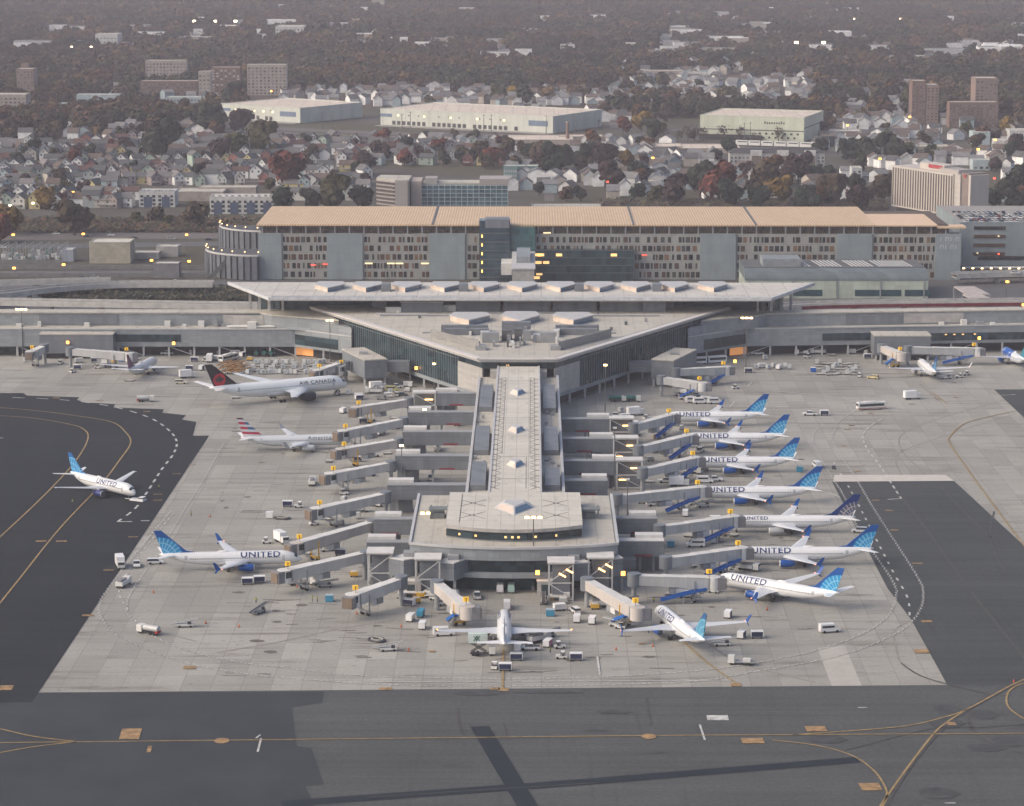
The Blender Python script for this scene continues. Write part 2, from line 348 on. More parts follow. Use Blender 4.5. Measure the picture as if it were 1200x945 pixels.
# yellow and orange markings
mb = MB()
for pts in ([(-20,648),(0,630),(50,583),(87,543),(103,515),(97,503),(77,497),(33,490),(-20,487)], [(-10,720),(22,680),(70,620),(117,570),(140,540),(153,520),(147,507),(130,495),(83,487),(33,481),(-20,477)],
    [(-80,872),(120,870),(390,867),(760,863),(930,862),(1250,860)], [(-30,849),(0,855),(40,864),(90,870)], [(-30,889),(0,883),(40,876),(90,870)],
    [(905,868),(960,875),(1000,887),(1025,905),(1038,925),(1038,938),(1028,955)], [(930,862),(1050,853),(1100,843),(1133,832),(1183,805),(1215,790),(1255,768)], [(1133,832),(1110,847),(1093,862),(1060,905),(1025,955)],
    [(1215,797),(1190,805),(1180,816),(1184,832),(1215,852)], [(1190,482),(1135,495),(1115,510),(1113,520),(1130,545),(1155,580),(1200,640),(1250,705)], [(590,762),(589,808)], [(800,752),(830,778),(862,801)], [(1092,460),(1110,474)]):
    strip(mb, pxc(pts), .5, .19)
struct(mb.build('yellow_marking', ypaint))
mb = MB()
for px, py, hx, hy in ((153,861,2.9,5.2),(225,543+2,1.6,.5),(207,556,1.8,.5),(185,580,1.8,.6),(185,587,1.8,.6),(156,630,1.8,.6),(127,669,1.8,.6),(48,635,2.,.9),(72,635,2.,.9),(66,467,1.6,.9),(116,470,1.6,.9),(172,521-38,1.6,.8),(580,808,1.5,1.2),(590,809,1.6,1.6),(862,803,1.6,1.8),(956,855,3,2.6),(882,869,3.2,2.6),(1020,923,2.8,3.2),(1080,764,2.4,2.2),(1086,729,1.8,1.2),(1075,661,1.9,.7),(452,808,2,1.3),(222,783,1.9,1.6),(103,722,1.9,1.1),(5,807,2.6,2.6),(1118,453-4,1.3,.8),(1120,466,1.4,.6),(1098,468,1.3,.5),(1068,474,1.4,.7),(1020,485,1.5,.6),(998,499,1.5,.6),(993,504,1.5,.6),(988,523,1.4,.6),(1005,553,1.5,.6),(1042,599,1.5,.8),(1048,622,1.6,.8),(1026,587,1.5,.6),(506,764,1,.9),(752,755,1,.8),(175,879,.6,3.),(1115,849,1.3,1.5)):
    c = G(px, py); mb.obox((c[0], c[1], .20), hx*.82, hy*.78, .005, rz=.05)
for px, py in ((260,869),(760,864)):
    c = G(px, py); mb.poly([(c[0]+1.8*cos(t*pi/8), c[1]+2.1*sin(t*pi/8), .21) for t in range(16)])
struct(mb.build('orange_marking', opaint))
# ================================================================= TERMINAL
def roofmat(name, c, grid=0., gcol=(.2,.19,.18), st=.55):
    m, nt, b = nmat(name); P = geopos(nt); s = N(nt, 'ShaderNodeSeparateXYZ', {0: P}); x, y = s.outputs[0], s.outputs[1]
    f = noise_(nt, P, .07, 5., .65); col = mix(nt, mapr(nt, f, .3, .7), [v*.88 for v in c], [min(1,v*1.08) for v in c])
    g = noise_(nt, vscale(nt, P, .25, .09), 1., 4., .7); col = mix(nt, mth(nt, 'MULTIPLY', mapr(nt, g, .55, .72), st), col, [v*.45 for v in c])
    if grid:
        j = mth(nt, 'MAXIMUM', mth(nt, 'LESS_THAN', mth(nt, 'FRACT', mth(nt, 'DIVIDE', x, grid)), .06), mth(nt, 'LESS_THAN', mth(nt, 'FRACT', mth(nt, 'DIVIDE', y, grid*1.6)), .05))
        col = mix(nt, mth(nt, 'MULTIPLY', j, .38), col, gcol)
    nt.links.new(col, b.inputs['Base Color']); b.inputs['Roughness'].default_value = .75; b.inputs['Specular IOR Level'].default_value = .3
    return m
def panelmat(name, c, w=3., h=1.5, var=.1, dark_=.7, rough=.5):
    m, nt, b = nmat(name); P = geopos(nt); s = N(nt, 'ShaderNodeSeparateXYZ', {0: P}); a = mth(nt, 'ADD', s.outputs[0], s.outputs[1])
    cell = N(nt, 'ShaderNodeCombineXYZ', {0: mth(nt, 'FLOOR', mth(nt, 'DIVIDE', a, w)), 1: mth(nt, 'FLOOR', mth(nt, 'DIVIDE', s.outputs[2], h)), 2: 0.}).outputs[0]
    wn = N(nt, 'ShaderNodeTexWhiteNoise', {'Vector': cell}, noise_dimensions='3D').outputs['Value']
    col = mix(nt, wn, [v*(1-var) for v in c], [v*(1+var) for v in c])
    j = mth(nt, 'MAXIMUM', mth(nt, 'LESS_THAN', mth(nt, 'FRACT', mth(nt, 'DIVIDE', a, w)), .05), mth(nt, 'LESS_THAN', mth(nt, 'FRACT', mth(nt, 'DIVIDE', s.outputs[2], h)), .07))
    col = mix(nt, mth(nt, 'MULTIPLY', j, .5), col, [v*dark_ for v in c])
    f = noise_(nt, vscale(nt, P, .2, .2, .05), 1., 4.); col = mix(nt, 1., col, mix(nt, mapr(nt, f, .3, .7), (.88,.88,.88), (1.08,1.08,1.08)), 'MULTIPLY')
    nt.links.new(col, b.inputs['Base Color']); b.inputs['Roughness'].default_value = rough
    return m
rf = roofmat('roof_membrane', (.55,.525,.465), 4.)
rf2 = roofmat('roof_gravel', (.46,.435,.38), 6.)
rf3 = roofmat('canopy_roof', (.53,.51,.47), 9.)
wallg = panelmat('metal_wall_panel', (.25,.275,.295))
wallg2 = panelmat('metal_wall_panel_dark', (.165,.183,.205), 2.2, 4.)
wallp = panelmat('pale_wall_panel', (.40,.385,.37), 2.4, 1.2)
fascia = M('fascia_metal', (.46,.46,.46), .5, var=.08)
glz = panelmat('curtain_glass', (.022,.045,.055), 1.6, 3.4, .45, 1.6, .12)
glzb = panelmat('ribbon_glass', (.025,.045,.055), 2., 2.6, .5, .6, .12)
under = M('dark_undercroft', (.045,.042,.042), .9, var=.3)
skl = M('skylight_glass', (.10,.17,.25), .2, var=.15, spec=.6); sklw = M('skylight_sunset_tint', (.62,.51,.43), .45, var=.15)  # left skylight faces: sunset glow painted into the colour
seam = M('roof_drain_stain', (.15,.135,.125), .9, var=.3, scale=.7)
TERM = thing('airport_terminal', 'long grey terminal with triangular glass hall and a pier running out onto the apron', 'terminal', (0,1080,0))
def part(mb, name, mat, par=TERM, **k): return mb.build(name, mat, par, **k)
def diamond_skylight(x, y, z, wx, wy, h, par=TERM, flat=False):
    if flat: sk = MB().prism([(x-wx,y+wy*.25),(x,y-wy),(x+wx,y+wy*.25),(x+wx*.75,y+wy),(x-wx*.75,y+wy)], z+h, z+h+.35).build('skylight', fascia, par)
    else:
        bs = [(x-wx,y+wy*.25),(x,y-wy),(x+wx,y+wy*.25),(x+wx*.75,y+wy),(x-wx*.75,y+wy)]; tp = [(x+(p[0]-x)*.52,y+wy*.35+(p[1]-y-wy*.35)*.52) for p in bs]
        sk = MB().add([(*p,z) for p in bs]+[(*p,z+h) for p in tp], [(5,6,7,8,9)]+[(i,(i+1)%5,5+(i+1)%5,5+i) for i in range(5)]).build('skylight', fascia, par)
        def face(i, m_, nm):
            P4 = [Vector((*bs[i],z)),Vector((*bs[i+1],z)),Vector((*tp[i+1],z+h)),Vector((*tp[i],z+h))]; nr = (P4[1]-P4[0]).cross(P4[3]-P4[0]).normalized()
            bl = lambda u,v: (P4[0]*(1-u)+P4[1]*u)*(1-v)+(P4[3]*(1-u)+P4[2]*u)*v+nr*.06
            MB().add([bl(.07,.12),bl(.93,.12),bl(.93,.80),bl(.07,.80)], [(0,1,2,3)]).build(nm, m_, sk)
        face(0, sklw, 'sunset_tinted_side'); face(1, skl, 'glazed_side'); return sk
    e = .6
    MB().add([(x-wx+e,y+wy*.25,z),(x-.1,y-wy+e,z),(x-.1,y-wy+e,z+h),(x-wx+e,y+wy*.25,z+h)], [(0,1,2,3)]).add([(x-wx*.75+e,y+wy-e,z),(x-wx+e,y+wy*.25,z),(x-wx+e,y+wy*.25,z+h),(x-wx*.75+e,y+wy-e,z+h)], [(0,1,2,3)]).build('sunset_tinted_side', sklw, sk)
    MB().add([(x+.1,y-wy+e,z),(x+wx-e,y+wy*.25,z),(x+wx-e,y+wy*.25,z+h),(x+.1,y-wy+e,z+h)], [(0,1,2,3)]).add([(x+wx-e,y+wy*.25,z),(x+wx*.75-e,y+wy-e,z),(x+wx*.75-e,y+wy-e,z+h),(x+wx-e,y+wy*.25,z+h)], [(0,1,2,3)]).build('glazed_side', skl, sk)
    return sk
# ---- pier head
def bow(x, y0, d, w): return y0-d*(1-(x/w)**2)
xs = [-30+60*i/10 for i in range(11)]
front = [(x, bow(x, 742, 6, 30)) for x in xs]
lo = front+[(30,806),(-30,806)]
part(MB().prism(lo, 9.6, 13.0), 'pier_head_wall', wallg)
inn = [(x*.965, y+1.2) for x, y in front]+[(29,805),(-29,805)]
part(MB().prism(inn, 6.0, 9.58), 'pier_head_glazing', glzb)
part(MB().prism([(x*.99, y-.6) for x, y in front]+[(29.7,805.5),(-29.7,805.5)], 4.6, 5.95), 'pier_head_band', wallg)
part(MB().prism([(x*.9, y+4) for x, y in front]+[(27,804),(-27,804)], 0, 4.58), 'pier_head_base', M('dark_teal_wall', (.02,.05,.055), .5, var=.4))
part(MB().prism([(x*.975, y+.9) for x, y in front]+[(29.2,805.2),(-29.2,805.2)], 13.0, 13.25), 'pier_head_lower_roof', rf2)
pp = [(x, y, 13) for x, y in front]+[(30,806,13)]
mb = MB()
for i in range(len(pp)-1): mb.bar((*pp[i][:2],13.35), (*pp[i+1][:2],13.35), .8, .7)
mb.bar((-30,806,13.35), pp[0][:2]+(13.35,), .8, .7); part(mb, 'pier_head_parapet', fascia)
uf = [(x*2/3, bow(x*2/3, 749.5, 6, 20)) for x in xs]
up = uf+[(20,793),(-20,793)]
part(MB().prism([(x*.98, y+.7) for x, y in uf]+[(19.6,792.5),(-19.6,792.5)], 13.25, 16.2), 'clerestory_wall', wallg)
mb = MB(); q = [(x*.985, y+.55) for x, y in uf]
for i in range(len(q)-1): mb.bar((*q[i],14.75), (*q[i+1],14.75), .25, 2.0)
part(mb, 'clerestory_window', glzb)
for k, (t, dx) in enumerate(((2.2,0),(4.4,0),(4.9,0),(5.35,0),(6.6,0),(8.1,0),(1.0,0))):
    i = int(t); f = t-i; x = q[i][0]*(1-f)+q[i+1][0]*f; y = q[i][1]*(1-f)+q[i+1][1]*f
    part(MB().box(x-.35,y-.22,14.4,x+.35,y-.12,15.0), 'lit_window', litwin)
part(MB().prism(up, 16.2, 17.0), 'pier_head_upper_roof', rf)
mb = MB()
for i in range(len(uf)-1): mb.bar((*uf[i],16.62), (*uf[i+1],16.62), .3, .95)
part(mb, 'roof_fascia', wallp)
diamond_skylight(0, 770, 17, 6.2, 8.5, 1.6)
mb = MB()       # drain lines: dark dirt triangles along the roof falls
def vee(x, y, sx, a=2.2, b=3.4):
    for d in (-1, 1): strip(mb, [(x, y), (x+sx*a, y+d*b)], .38, 17.03)
    strip(mb, [(x-sx*.5, y-.6), (x-sx*.5, y+.6)], .8, 17.04)
for x, y, s_ in ((-12.5,778,1),(-12.5,762,1),(12.5,778,-1),(12.5,762,-1)): vee(x, y, s_, 4, 4.5); vee(x, y, -s_, 3.5, 4.)
strip(mb, [(-16,753),(-16,790)], .3, 17.03)
yy = 800
while yy < 992:
    vee(-6.9, yy, 1); vee(6.9, yy, -1); yy += 8.2
for x in (-6.2,6.2): strip(mb, [(x,797),(x,992)], .16, 17.02)
for x in (-4.6,4.6): strip(mb, [(x,850),(x,992)], .22, 17.025)
for y in (812,846,880,912,948,985): strip(mb, [(-7.8,y),(7.8,y)], .35, 17.05)
strip(mb, [(3.4,798),(3.4,845)], .2, 17.03)
part(mb, 'roof_drain_lines', seam)
# ---- pier shaft
part(MB().box(-15.2,806.01,4.6,15.2,1017,12.6), 'pier_wall', wallg)
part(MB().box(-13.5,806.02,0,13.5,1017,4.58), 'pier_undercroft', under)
part(MB().box(-15.0,806.03,12.6,-8.01,1016.5,12.8).box(8.01,806.03,12.6,15.0,1016.5,12.8), 'pier_side_roof', rf2)
part(MB().box(-15.6,806.05,12.3,-14.7,1015,13.9).box(14.7,806.05,12.3,15.6,1015,13.9), 'pier_parapet', fascia)
part(MB().box(-8,793.02,12.8,8,1017,16.3), 'pier_monitor_wall', wallg)
part(MB().box(-8.3,793.0,16.3,8.3,1017,17.0), 'pier_upper_roof', rf)
part(MB().box(-8.32,793.0,16.4,-7.6,1017,17.25).box(7.6,793.0,16.4,8.32,1017,17.25), 'monitor_edge', fascia)
for y in (832, 888, 958): diamond_skylight(0, y, 17, 3.1, 5.2, 1.6)
dk_box = panelmat('plant_room_metal', (.16,.175,.195), 2.5, 8.)
for x0, x1, ya, yb in ((-14,-9.3,945,985),(-14.2,-9.3,868,905),(-14.2,-9.4,814,845),(9.3,14,943,985),(9.3,14.2,868,904),(9.3,14.2,814,836)):
    part(MB().add([(x0,ya,12.8),(x1,ya,12.8),(x1,yb,12.8),(x0,yb,12.8),(x0,ya,14.6),(x1,ya,14.6),(x1,ya+.3*(yb-ya),15.6),(x0,ya+.3*(yb-ya),15.6),(x0,yb,15.6),(x1,yb,15.6)],
      [(0,1,5,4),(4,5,6,7),(7,6,9,8),(1,2,9,6,5),(3,0,4,7,8),(2,3,8,9)]), 'rooftop_plant_box', dk_box)
mb = MB(); r_ = random.Random(4)
for s_ in (-1,1):
    for (a,b) in ((846,866),(907,942)):
        for k in range(7): 
            x = s_*r_.uniform(9.6,14); y = r_.uniform(a,b); part(MB().box(x-.5,y-.6,12.8,x+.5,y+.6,12.8+r_.uniform(.5,1.3)), 'rooftop_vent', steel)
for x in (-14,14):
    o = MB()
    for dx in (-2.5,2.5):
        for dy in (-3,3): o.box(x*1.62+dx-.15,776+dy-.15,13.25,x*1.62+dx+.15,776+dy+.15,16.2)
    o.box(x*1.62-3,772.6,16.0,x*1.62+3,775.2,16.4).box(x*1.62-3,776.4,15.4,x*1.62+3,779.2,15.8).box(x*1.62-2.4,773.4,13.25,x*1.62+1.6,778,15.0)
    part(o, 'rooftop_chiller', M('chiller_grey', (.17,.19,.19), .6))
# ---- triangular hall
A, B, C_, D_ = (-91,1150), (-15.3,1017), (15.3,1017), (91,1150)
def lerp(a, b, t): return (a[0]+(b[0]-a[0])*t, a[1]+(b[1]-a[1])*t)
def inset(s_): return [(-91+s_*.87+s_*.3,1150), (-15.3+s_*.58,1017+s_), (15.3-s_*.58,1017+s_), (91-s_*1.17,1150)]
part(MB().prism([A,B,C_,D_,(100,1168),(-100,1168)], 18.6, 19.9), 'hall_roof_edge', fascia)
part(MB().prism(inset(3.)+[(96,1168),(-96,1168)], 19.9, 20.0), 'hall_roof', rf2)
mb = MB()
for a, b in ((A,B),(B,C_),(C_,D_)): 
    mb.bar((*lerp(a,b,0),20.0), (*lerp(a,b,1),20.0), 2.2, .5)
part(mb, 'hall_eave', M('eave_metal', (.62,.58,.55), .45, var=.06))
I = inset(2.2)
for a, b, t0, t1 in ((I[0],I[1],.0,.865),(I[2],I[3],.135,1.)):
    p, q = lerp(a,b,t0), lerp(a,b,t1)
    mb = MB(); mb.bar((*p,12.0), (*q,12.0), .3, 13.2); gl = part(mb, 'glass_wall', glz)
    L = hypot(q[0]-p[0], q[1]-p[1]); n = int(L/2.0); mb = MB()
    nx, ny = (q[1]-p[1])/L, -(q[0]-p[0])/L
    for i in range(n+1):
        t = i/n; x, y = lerp(p,q,t); x += nx*.25; y += ny*.25
        mb.box(x-.14,y-.14,5.4,x+.14,y+.14,18.59)
    mb.bar((p[0]+nx*.3,p[1]+ny*.3,16.8),(q[0]+nx*.3,q[1]+ny*.3,16.8),.3,.22)
    mb.build('mullion', M('mullion_metal', (.16,.18,.19), .4), gl)
    mb = MB(); mb.bar((*lerp(a,b,0),4.7), (*lerp(a,b,1),4.7), 1.2, 1.4); part(mb, 'floor_edge', wallg)
    mb = MB(); mb.bar((lerp(a,b,0)[0]*.90,lerp(a,b,0)[1]+3,2.), (lerp(a,b,1)[0]*.85,lerp(a,b,1)[1]+6,2.), .5, 4.); part(mb, 'recessed_wall', under)
    for i in range(13):
        x, y = lerp(a,b,i/12); part(MB().box(x-.4,y-.4,0,x+.4,y+.4,4.0), 'column', fascia)
for a, b, t0, t1 in ((I[0],I[1],.866,1.),(I[2],I[3],0.,.134)):
    p, q = lerp(a,b,t0), lerp(a,b,t1)
    mb = MB(); mb.bar((*p,10.6),(*q,10.6),.6,10.4); part(mb, 'hall_solid_panel', wallp)
    mb = MB(); mb.bar((*p,17.2),(*q,17.2),.4,2.7); part(mb, 'hall_ribbon_window', glzb)
mb = MB(); mb.bar((*I[1],17.2),(*I[2],17.2),.5,2.7); part(mb, 'hall_ribbon_window', glzb)
part(MB().box(-11,1013,4.6,11,1018.9,15.8), 'hall_link', wallp)
for x in (-4.6,-3.9): part(MB().box(x-.2,I[1][1]-.35,16.8,x+.2,I[1][1]-.26,17.3), 'lit_window', litwin)
# roof plant on the hall
lou = panelmat('louvre_screen', (.26,.255,.245), .9, .4, .15, .55)
def zbox(px0, px1, pyb, h, mat, name, dep=4., z=20.0):
    a = G(px0,pyb,z); b = G(px1,pyb,z); return part(MB().box(a[0],a[1],z,b[0],a[1]+dep,z+h), name, mat)
for p0, p1, pb, h in ((470,519,366,4.2),(534,586,365,4.8),(590,645,365,4.4),(648,699,365,4.8),(703,752,365,4.2),(753,780,366,6.5),(436,452,362,5.5),(774,790,362,6)): 
    b = zbox(p0,p1,pb,h,wallg2,'plant_enclosure',7)
    a = G(p0,pb,20); c = G(p1,pb,20); MB().box(a[0]-.3,a[1]-.3,20+h,c[0]+.3,a[1]+7.3,20+h+.35).build('enclosure_cap', fascia, b)
for p0, p1, pb, h in ((519,534,365,2.6),(452,470,366,2.2),(440,500,369,.6),(500,790,370,.5)): zbox(p0,p1,pb,h,offw if h > 1 else fascia,'pipe_run',1.2)
for a, b in (((505,396),(562,410)),((654,411),(716,395))):
    p, q = G(*a,20.), G(*b,20.); mb = MB(); mb.bar((p[0],p[1],21.7),(q[0],q[1],21.7),.4,3.4); part(mb, 'louvre_screen', lou)
for p0, p1, pb in ((517,572,389),(521,573,393),(651,702,389),(649,700,393)): zbox(p0,p1,pb,2.6,dk_box,'plant_roof',3)
for p0, p1, pb, h, mt in ((565,585,402,4,steel),(588,600,400,4.5,dsteel),(603,612,400,5,dsteel),(613,622,400,4.2,steel),(633,652,402,4,steel),(563,573,398,3,offw),(586,594,399,2.,offw),(625,634,399,2.2,offw),(649,655,396,3,offw),(588,622,392,5,wallg2)):
    zbox(p0,p1,pb,h,mt,'rooftop_unit',4)
for k in range(26):
    px = r_.uniform(548,668); zbox(px-2.2,px+r_.uniform(0,2.6),r_.uniform(389,409),r_.uniform(1.2,3.6),r_.choice([steel,offw,dsteel,offw,wallg2]),'rooftop_unit',r_.uniform(2,4))
for px in (563,651): zbox(px-6,px+6,411,1.8,steel,'rooftop_hatch',5)
for px, wx, wy in ((550,9,11),(610,8.5,13),(672,9,11)): c = G(px,381,20); diamond_skylight(c[0],c[1]+8,20,wx,wy,2.3,flat=True)
for k in range(26):      # small vents and pipe runs on the gravel roof
    x = r_.uniform(-55,55); y = r_.uniform(1060,1135)
    if abs(x) > (y-1017)/1.757+4 or (abs(x) < 34 and 1050 < y < 1118): continue
    part(MB().box(x-.6,y-.6,20,x+.6,y+.6,20+r_.uniform(.6,1.6)), 'rooftop_vent', r_.choice([steel,offw,dsteel]))
for x0_, x1_, y_ in ((-60,-22,1124),(22,60,1124),(-40,-20,1078),(20,40,1078),(-30,30,1131)): part(MB().box(x0_,y_,20.1,x1_,y_+.6,20.6), 'pipe_run', steel)
mb = MB()
for i in range(42): 
    x = -14.5+29*i/41; mb.box(x-.06,1017.6,20.2,x+.06,1017.75,21.2)
part(mb, 'guard_rail', offw)
# ---- departures canopy
T = [(-131.3,1178),(-108.3,1130.6),(108.3,1130.6),(132,1178)]
part(MB().prism(T, 25.6, 27.), 'canopy_roof', rf3)
mb = MB()
for a, b in ((T[0],T[1]),(T[1],T[2]),(T[2],T[3])): mb.bar((*a,26.6),(*b,26.6),.8,1.2)
part(mb, 'canopy_edge', M('canopy_edge_metal', (.55,.56,.58), .4))
mb = MB()
for i in range(150): 
    x = -107+214*i/149; mb.box(x-.1,1131.5,27.,x+.1,1134.5,27.5)
part(mb, 'snow_guard', M('pale_blue_metal', (.42,.47,.53), .4))
for px in (384,429,475,521,567,612,657,703,746,791,837): c = G(px,343,27); diamond_skylight(c[0],c[1]+10,27,7.2,10,1.8,flat=True)
for px in (452,543,679,770): 
    c = G(px,342,27); part(MB().box(c[0]-2,c[1],27,c[0]+2,c[1]+6,30.2), 'canopy_exhaust', wallg2)
part(MB().box(-104,1154,12,104,1154.4,25.58), 'canopy_front_glazing', glz)
for s_ in (-1,1): 
    mb = MB(); mb.bar((s_*106,1154,14.5),(s_*117.5,1172,14.5),.4,22); part(mb, 'canopy_side_glazing', glz)
    for t in (0,.5,1.): 
        x, y = lerp((s_*110.5,1152),(s_*121,1172),t); part(MB().box(x-.6,y-.6,0,x+.6,y+.6,25.58), 'canopy_column', fascia)
    part(MB().box(s_*104.5-.5,1151,10,s_*104.5+.5,1152,25.58), 'canopy_column', fascia)
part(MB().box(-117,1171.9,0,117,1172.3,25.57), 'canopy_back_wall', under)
# ---- wings
def wing(sx, pts, ups, cuts, ground_lit, name):
    # pts: front line of the lower volume from the hall outwards, ups: upper wall line
    P2 = pts+[(pts[-1][0], pts[-1][1]+46), (sx*84, 1178 if sx < 0 else 1178)]
    Wg = TERM
    part(MB().prism(pts+[(pts[-1][0],pts[-1][1]+19),(sx*104,1158),(sx*80,1158)], 4.4, 12.), 'wing_wall', wallg)
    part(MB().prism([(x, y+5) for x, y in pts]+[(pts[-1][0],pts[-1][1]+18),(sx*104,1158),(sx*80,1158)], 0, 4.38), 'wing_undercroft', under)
    part(MB().prism([(x, y+.2) for x, y in pts]+[(pts[-1][0],pts[-1][1]+18.8),(sx*104,1157.8),(sx*80,1157.8)], 12.0, 12.15), 'wing_lower_roof', rf2)
    mb = MB()
    for i in range(len(pts)-1): mb.bar((*pts[i],12.2),(*pts[i+1],12.2),.6,.5)
    part(mb, 'wing_parapet', fascia)
    part(MB().prism(ups+[(ups[-1][0],ups[-1][1]+8),(ups[2][0],ups[2][1]+8),(sx*92,1160)], 12.15, 17.6), 'wing_upper_wall', wallg)
    part(MB().prism([(x, y-.5) for x, y in ups]+[(ups[-1][0],ups[-1][1]+8.3),(ups[2][0],ups[2][1]+8.3),(sx*92,1160.3)], 17.6, 18.1), 'wing_upper_roof', rf2)
    for i in range(len(pts)-1):
        L = hypot(pts[i+1][0]-pts[i][0], pts[i+1][1]-pts[i][1]); n = max(1, int(L/11))
        for k in range(n): 
            x, y = lerp(pts[i],pts[i+1],k/n); part(MB().box(x-.4,y+.5,0,x+.4,y+1.3,4.38), 'column', fascia)
            if k % 2 == 0 and k+1 < n and i: 
                x2, y2 = lerp(pts[i],pts[i+1],(k+1)/n); mb = MB(); mb.bar((x,y+1.6,.2),(x2,y2+1.6,4.2),.3,.3); part(mb, 'brace', fascia)
LW = [(-72,1117.5),(-98,1137.2),(-330,1137.2)]
RW = [(72,1117.5),(98,1140),(224,1152),(330,1162)]
LU = [(-78,1126),(-108,1140),(-114,1147),(-330,1147)]
RU = [(78,1126),(104,1141),(108,1146),(224,1158),(330,1168)]
wing(-1, LW, LU, None, None, 'west'); wing(1, RW, RU, None, None, 'east')
mb = MB().prism([(-72,1117.6),(-98,1137.3),(-98,1143),(-80,1143)], 12.15, 16.0); part(mb, 'wing_link_wall', wallg)
mb = MB().prism([(72,1117.6),(98,1141.6),(98,1147),(80,1147)], 12.15, 16.0); part(mb, 'wing_link_wall', wallg)
def onface(line, sx, px0, px1, z0, z1, mat, name, out=.12, zref=8):
    """a flat element on the face of a wing between two photographed columns"""
    def at(px):
        for i in range(len(line)-1):
            a, b = line[i], line[i+1]
            for t in [k/400 for k in range(401)]:
                x, y = lerp(a,b,t)
                dx = x-CAMX; uu = (dx*cos(PSI)+y*sin(PSI))/((-dx*sin(PSI)+y*cos(PSI))*cos(TH)+(CAMH-zref)*sin(TH))
                if abs(600+FOC*uu-px) < 1.2: return (x,y)
        return lerp(line[-2],line[-1],.99)
    p, q = at(px0), at(px1); L = hypot(q[0]-p[0],q[1]-p[1]) or 1; nx, ny = (q[1]-p[1])/L, -(q[0]-p[0])/L
    if ny > 0: nx, ny = -nx, -ny
    mb = MB(); mb.bar((p[0]+nx*out,p[1]+ny*out,(z0+z1)/2),(q[0]+nx*out,q[1]+ny*out,(z0+z1)/2),.24,z1-z0); return part(mb, name, mat)
for px0, px1, z0, z1 in ((134,211,6.6,9.8),(345,395,5.6,10.)): onface(LW,-1,px0,px1,z0,z1,glzb,'wing_window')
for px0, px1, z0, z1 in ((826,875,5.6,10.),(965,1022,6.4,9.6),(1091,1215,5.8,9.)): onface(RW,1,px0,px1,z0,z1,glzb,'wing_window')
onface(LW,-1,0,44,1.2,4.3,glzb,'wing_window',-4.7); 
for px0, px1 in ((1108,1110),(1118,1120),(1128,1130),(1142,1144)): onface(RW,1,px0,px1,8.2,8.6,litwin,'lit_window',.3)
for px0, px1 in ((45,137),(262,308)): onface(LU,-1,px0,px1,12.6,17.0,wallg2 if px0 < 100 else wallp,'wing_upper_panel',.2,15)
for px0, px1, m_ in ((992,1058,wallg2),(1060,1130,wallp)): onface(RU,1,px0,px1,12.8,17.2,m_,'wing_upper_panel',.2,15)
for px0, px1 in ((338,367),): onface(LW,-1,px0,px1,.4,3.6,EM('lit_bay', (1.,.42,.12), .28),'lit_loading_bay',-4.6,2)
for px0, px1 in ((855,883),): onface(RW,1,px0,px1,.4,3.6,MATS['lit_bay'],'lit_loading_bay',-4.6,2)
r_ = random.Random(8)
for line, xs_ in ((LU,(20,45,100,195,215,235,252,262,295,320)),(RU,(905,925,945,960,985,1105,1130,1150,1165))):
    for px in xs_:
        o = G(px, 384 if px < 600 else 382, 12.2); mb = MB().box(o[0]-r_.uniform(.6,2),o[1]+2,12.15,o[0]+r_.uniform(.6,2),o[1]+4.2,12.15+r_.uniform(1.,2.6)); part(mb, 'rooftop_unit', r_.choice([steel,offw,offw]))
mb = MB(); a = G(265,386,12.2)
for k in range(3): mb.tube((a[0]+k*.2,a[1]+2+k*1.2,13),(a[0]+21,a[1]+2+k*1.2,13),.35)
mb.box(a[0]+9,a[1]+1.5,12.2,a[0]+13,a[1]+5,15); part(mb, 'roof_ductwork', offw)
# gate rooms standing forward of the wings
def gate_block(px0, px1, pyb, dep, h0, h1, label):
    a = G(px0,pyb,0); b = G(px1,pyb,0)
    t = thing('gate_building', label, 'gate building', ((a[0]+b[0])/2,a[1]+dep/2,0))
    MB().box(a[0],a[1],h0,b[0],a[1]+dep,h1).build('wall', wallg2, t)
    MB().box(a[0]-.2,a[1]-.2,h1,b[0]+.2,a[1]+dep,h1+.5).build('roof', rf2, t)
    for x in (a[0]+1, b[0]-1): MB().box(x-.4,a[1]+.5,0,x+.4,a[1]+1.3,h0).build('column', fascia, t)
    MB().box(a[0]+1,a[1]+2,0,b[0]-1,a[1]+dep-.5,h0-.02).build('base', under, t)
    return t
gate_block(47,133,421,12,2.5,10.6,'grey gate block jutting from the left wing of the terminal')
gate_block(1024,1090,423,12,2.5,10.6,'grey gate block jutting from the right wing of the terminal')
def jet_block(poly, label, roofpx):
    cx = sum(p[0] for p in poly)/len(poly); cyy = sum(p[1] for p in poly)/len(poly)
    t = thing('gate_building', label, 'gate building', (cx,cyy,0))
    MB().prism(poly,3.8,11.2).build('wall', wallg2, t); MB().prism([(cx+(x-cx)*1.02,cyy+(y-cyy)*1.02) for x, y in poly],11.2,11.7).build('roof', rf2, t)
    for x, y in poly: MB().box(cx+(x-cx)*.9-.4,cyy+(y-cyy)*.9-.4,0,cx+(x-cx)*.9+.4,cyy+(y-cyy)*.9+.4,3.8).build('column', fascia, t)
    MB().box(cx-2,cyy-2.5,11.7,cx+1.6,cyy+.5,12.6).build('rooftop_unit', steel, t)
    return t
for s_ in (-1,1):
    pl = [(s_*54,1065),(s_*63,1062),(s_*74,1089),(s_*65,1093)]
    t = jet_block(pl, 'grey flat-roofed gate block beside the %s glass wall of the triangular hall' % ('left' if s_ < 0 else 'right'), None)
    mb = MB(); mb.bar((s_*56,1070,7.8),(s_*45,1070,7.8),5,4.2); mb.build('link_bridge', wallg2, t)
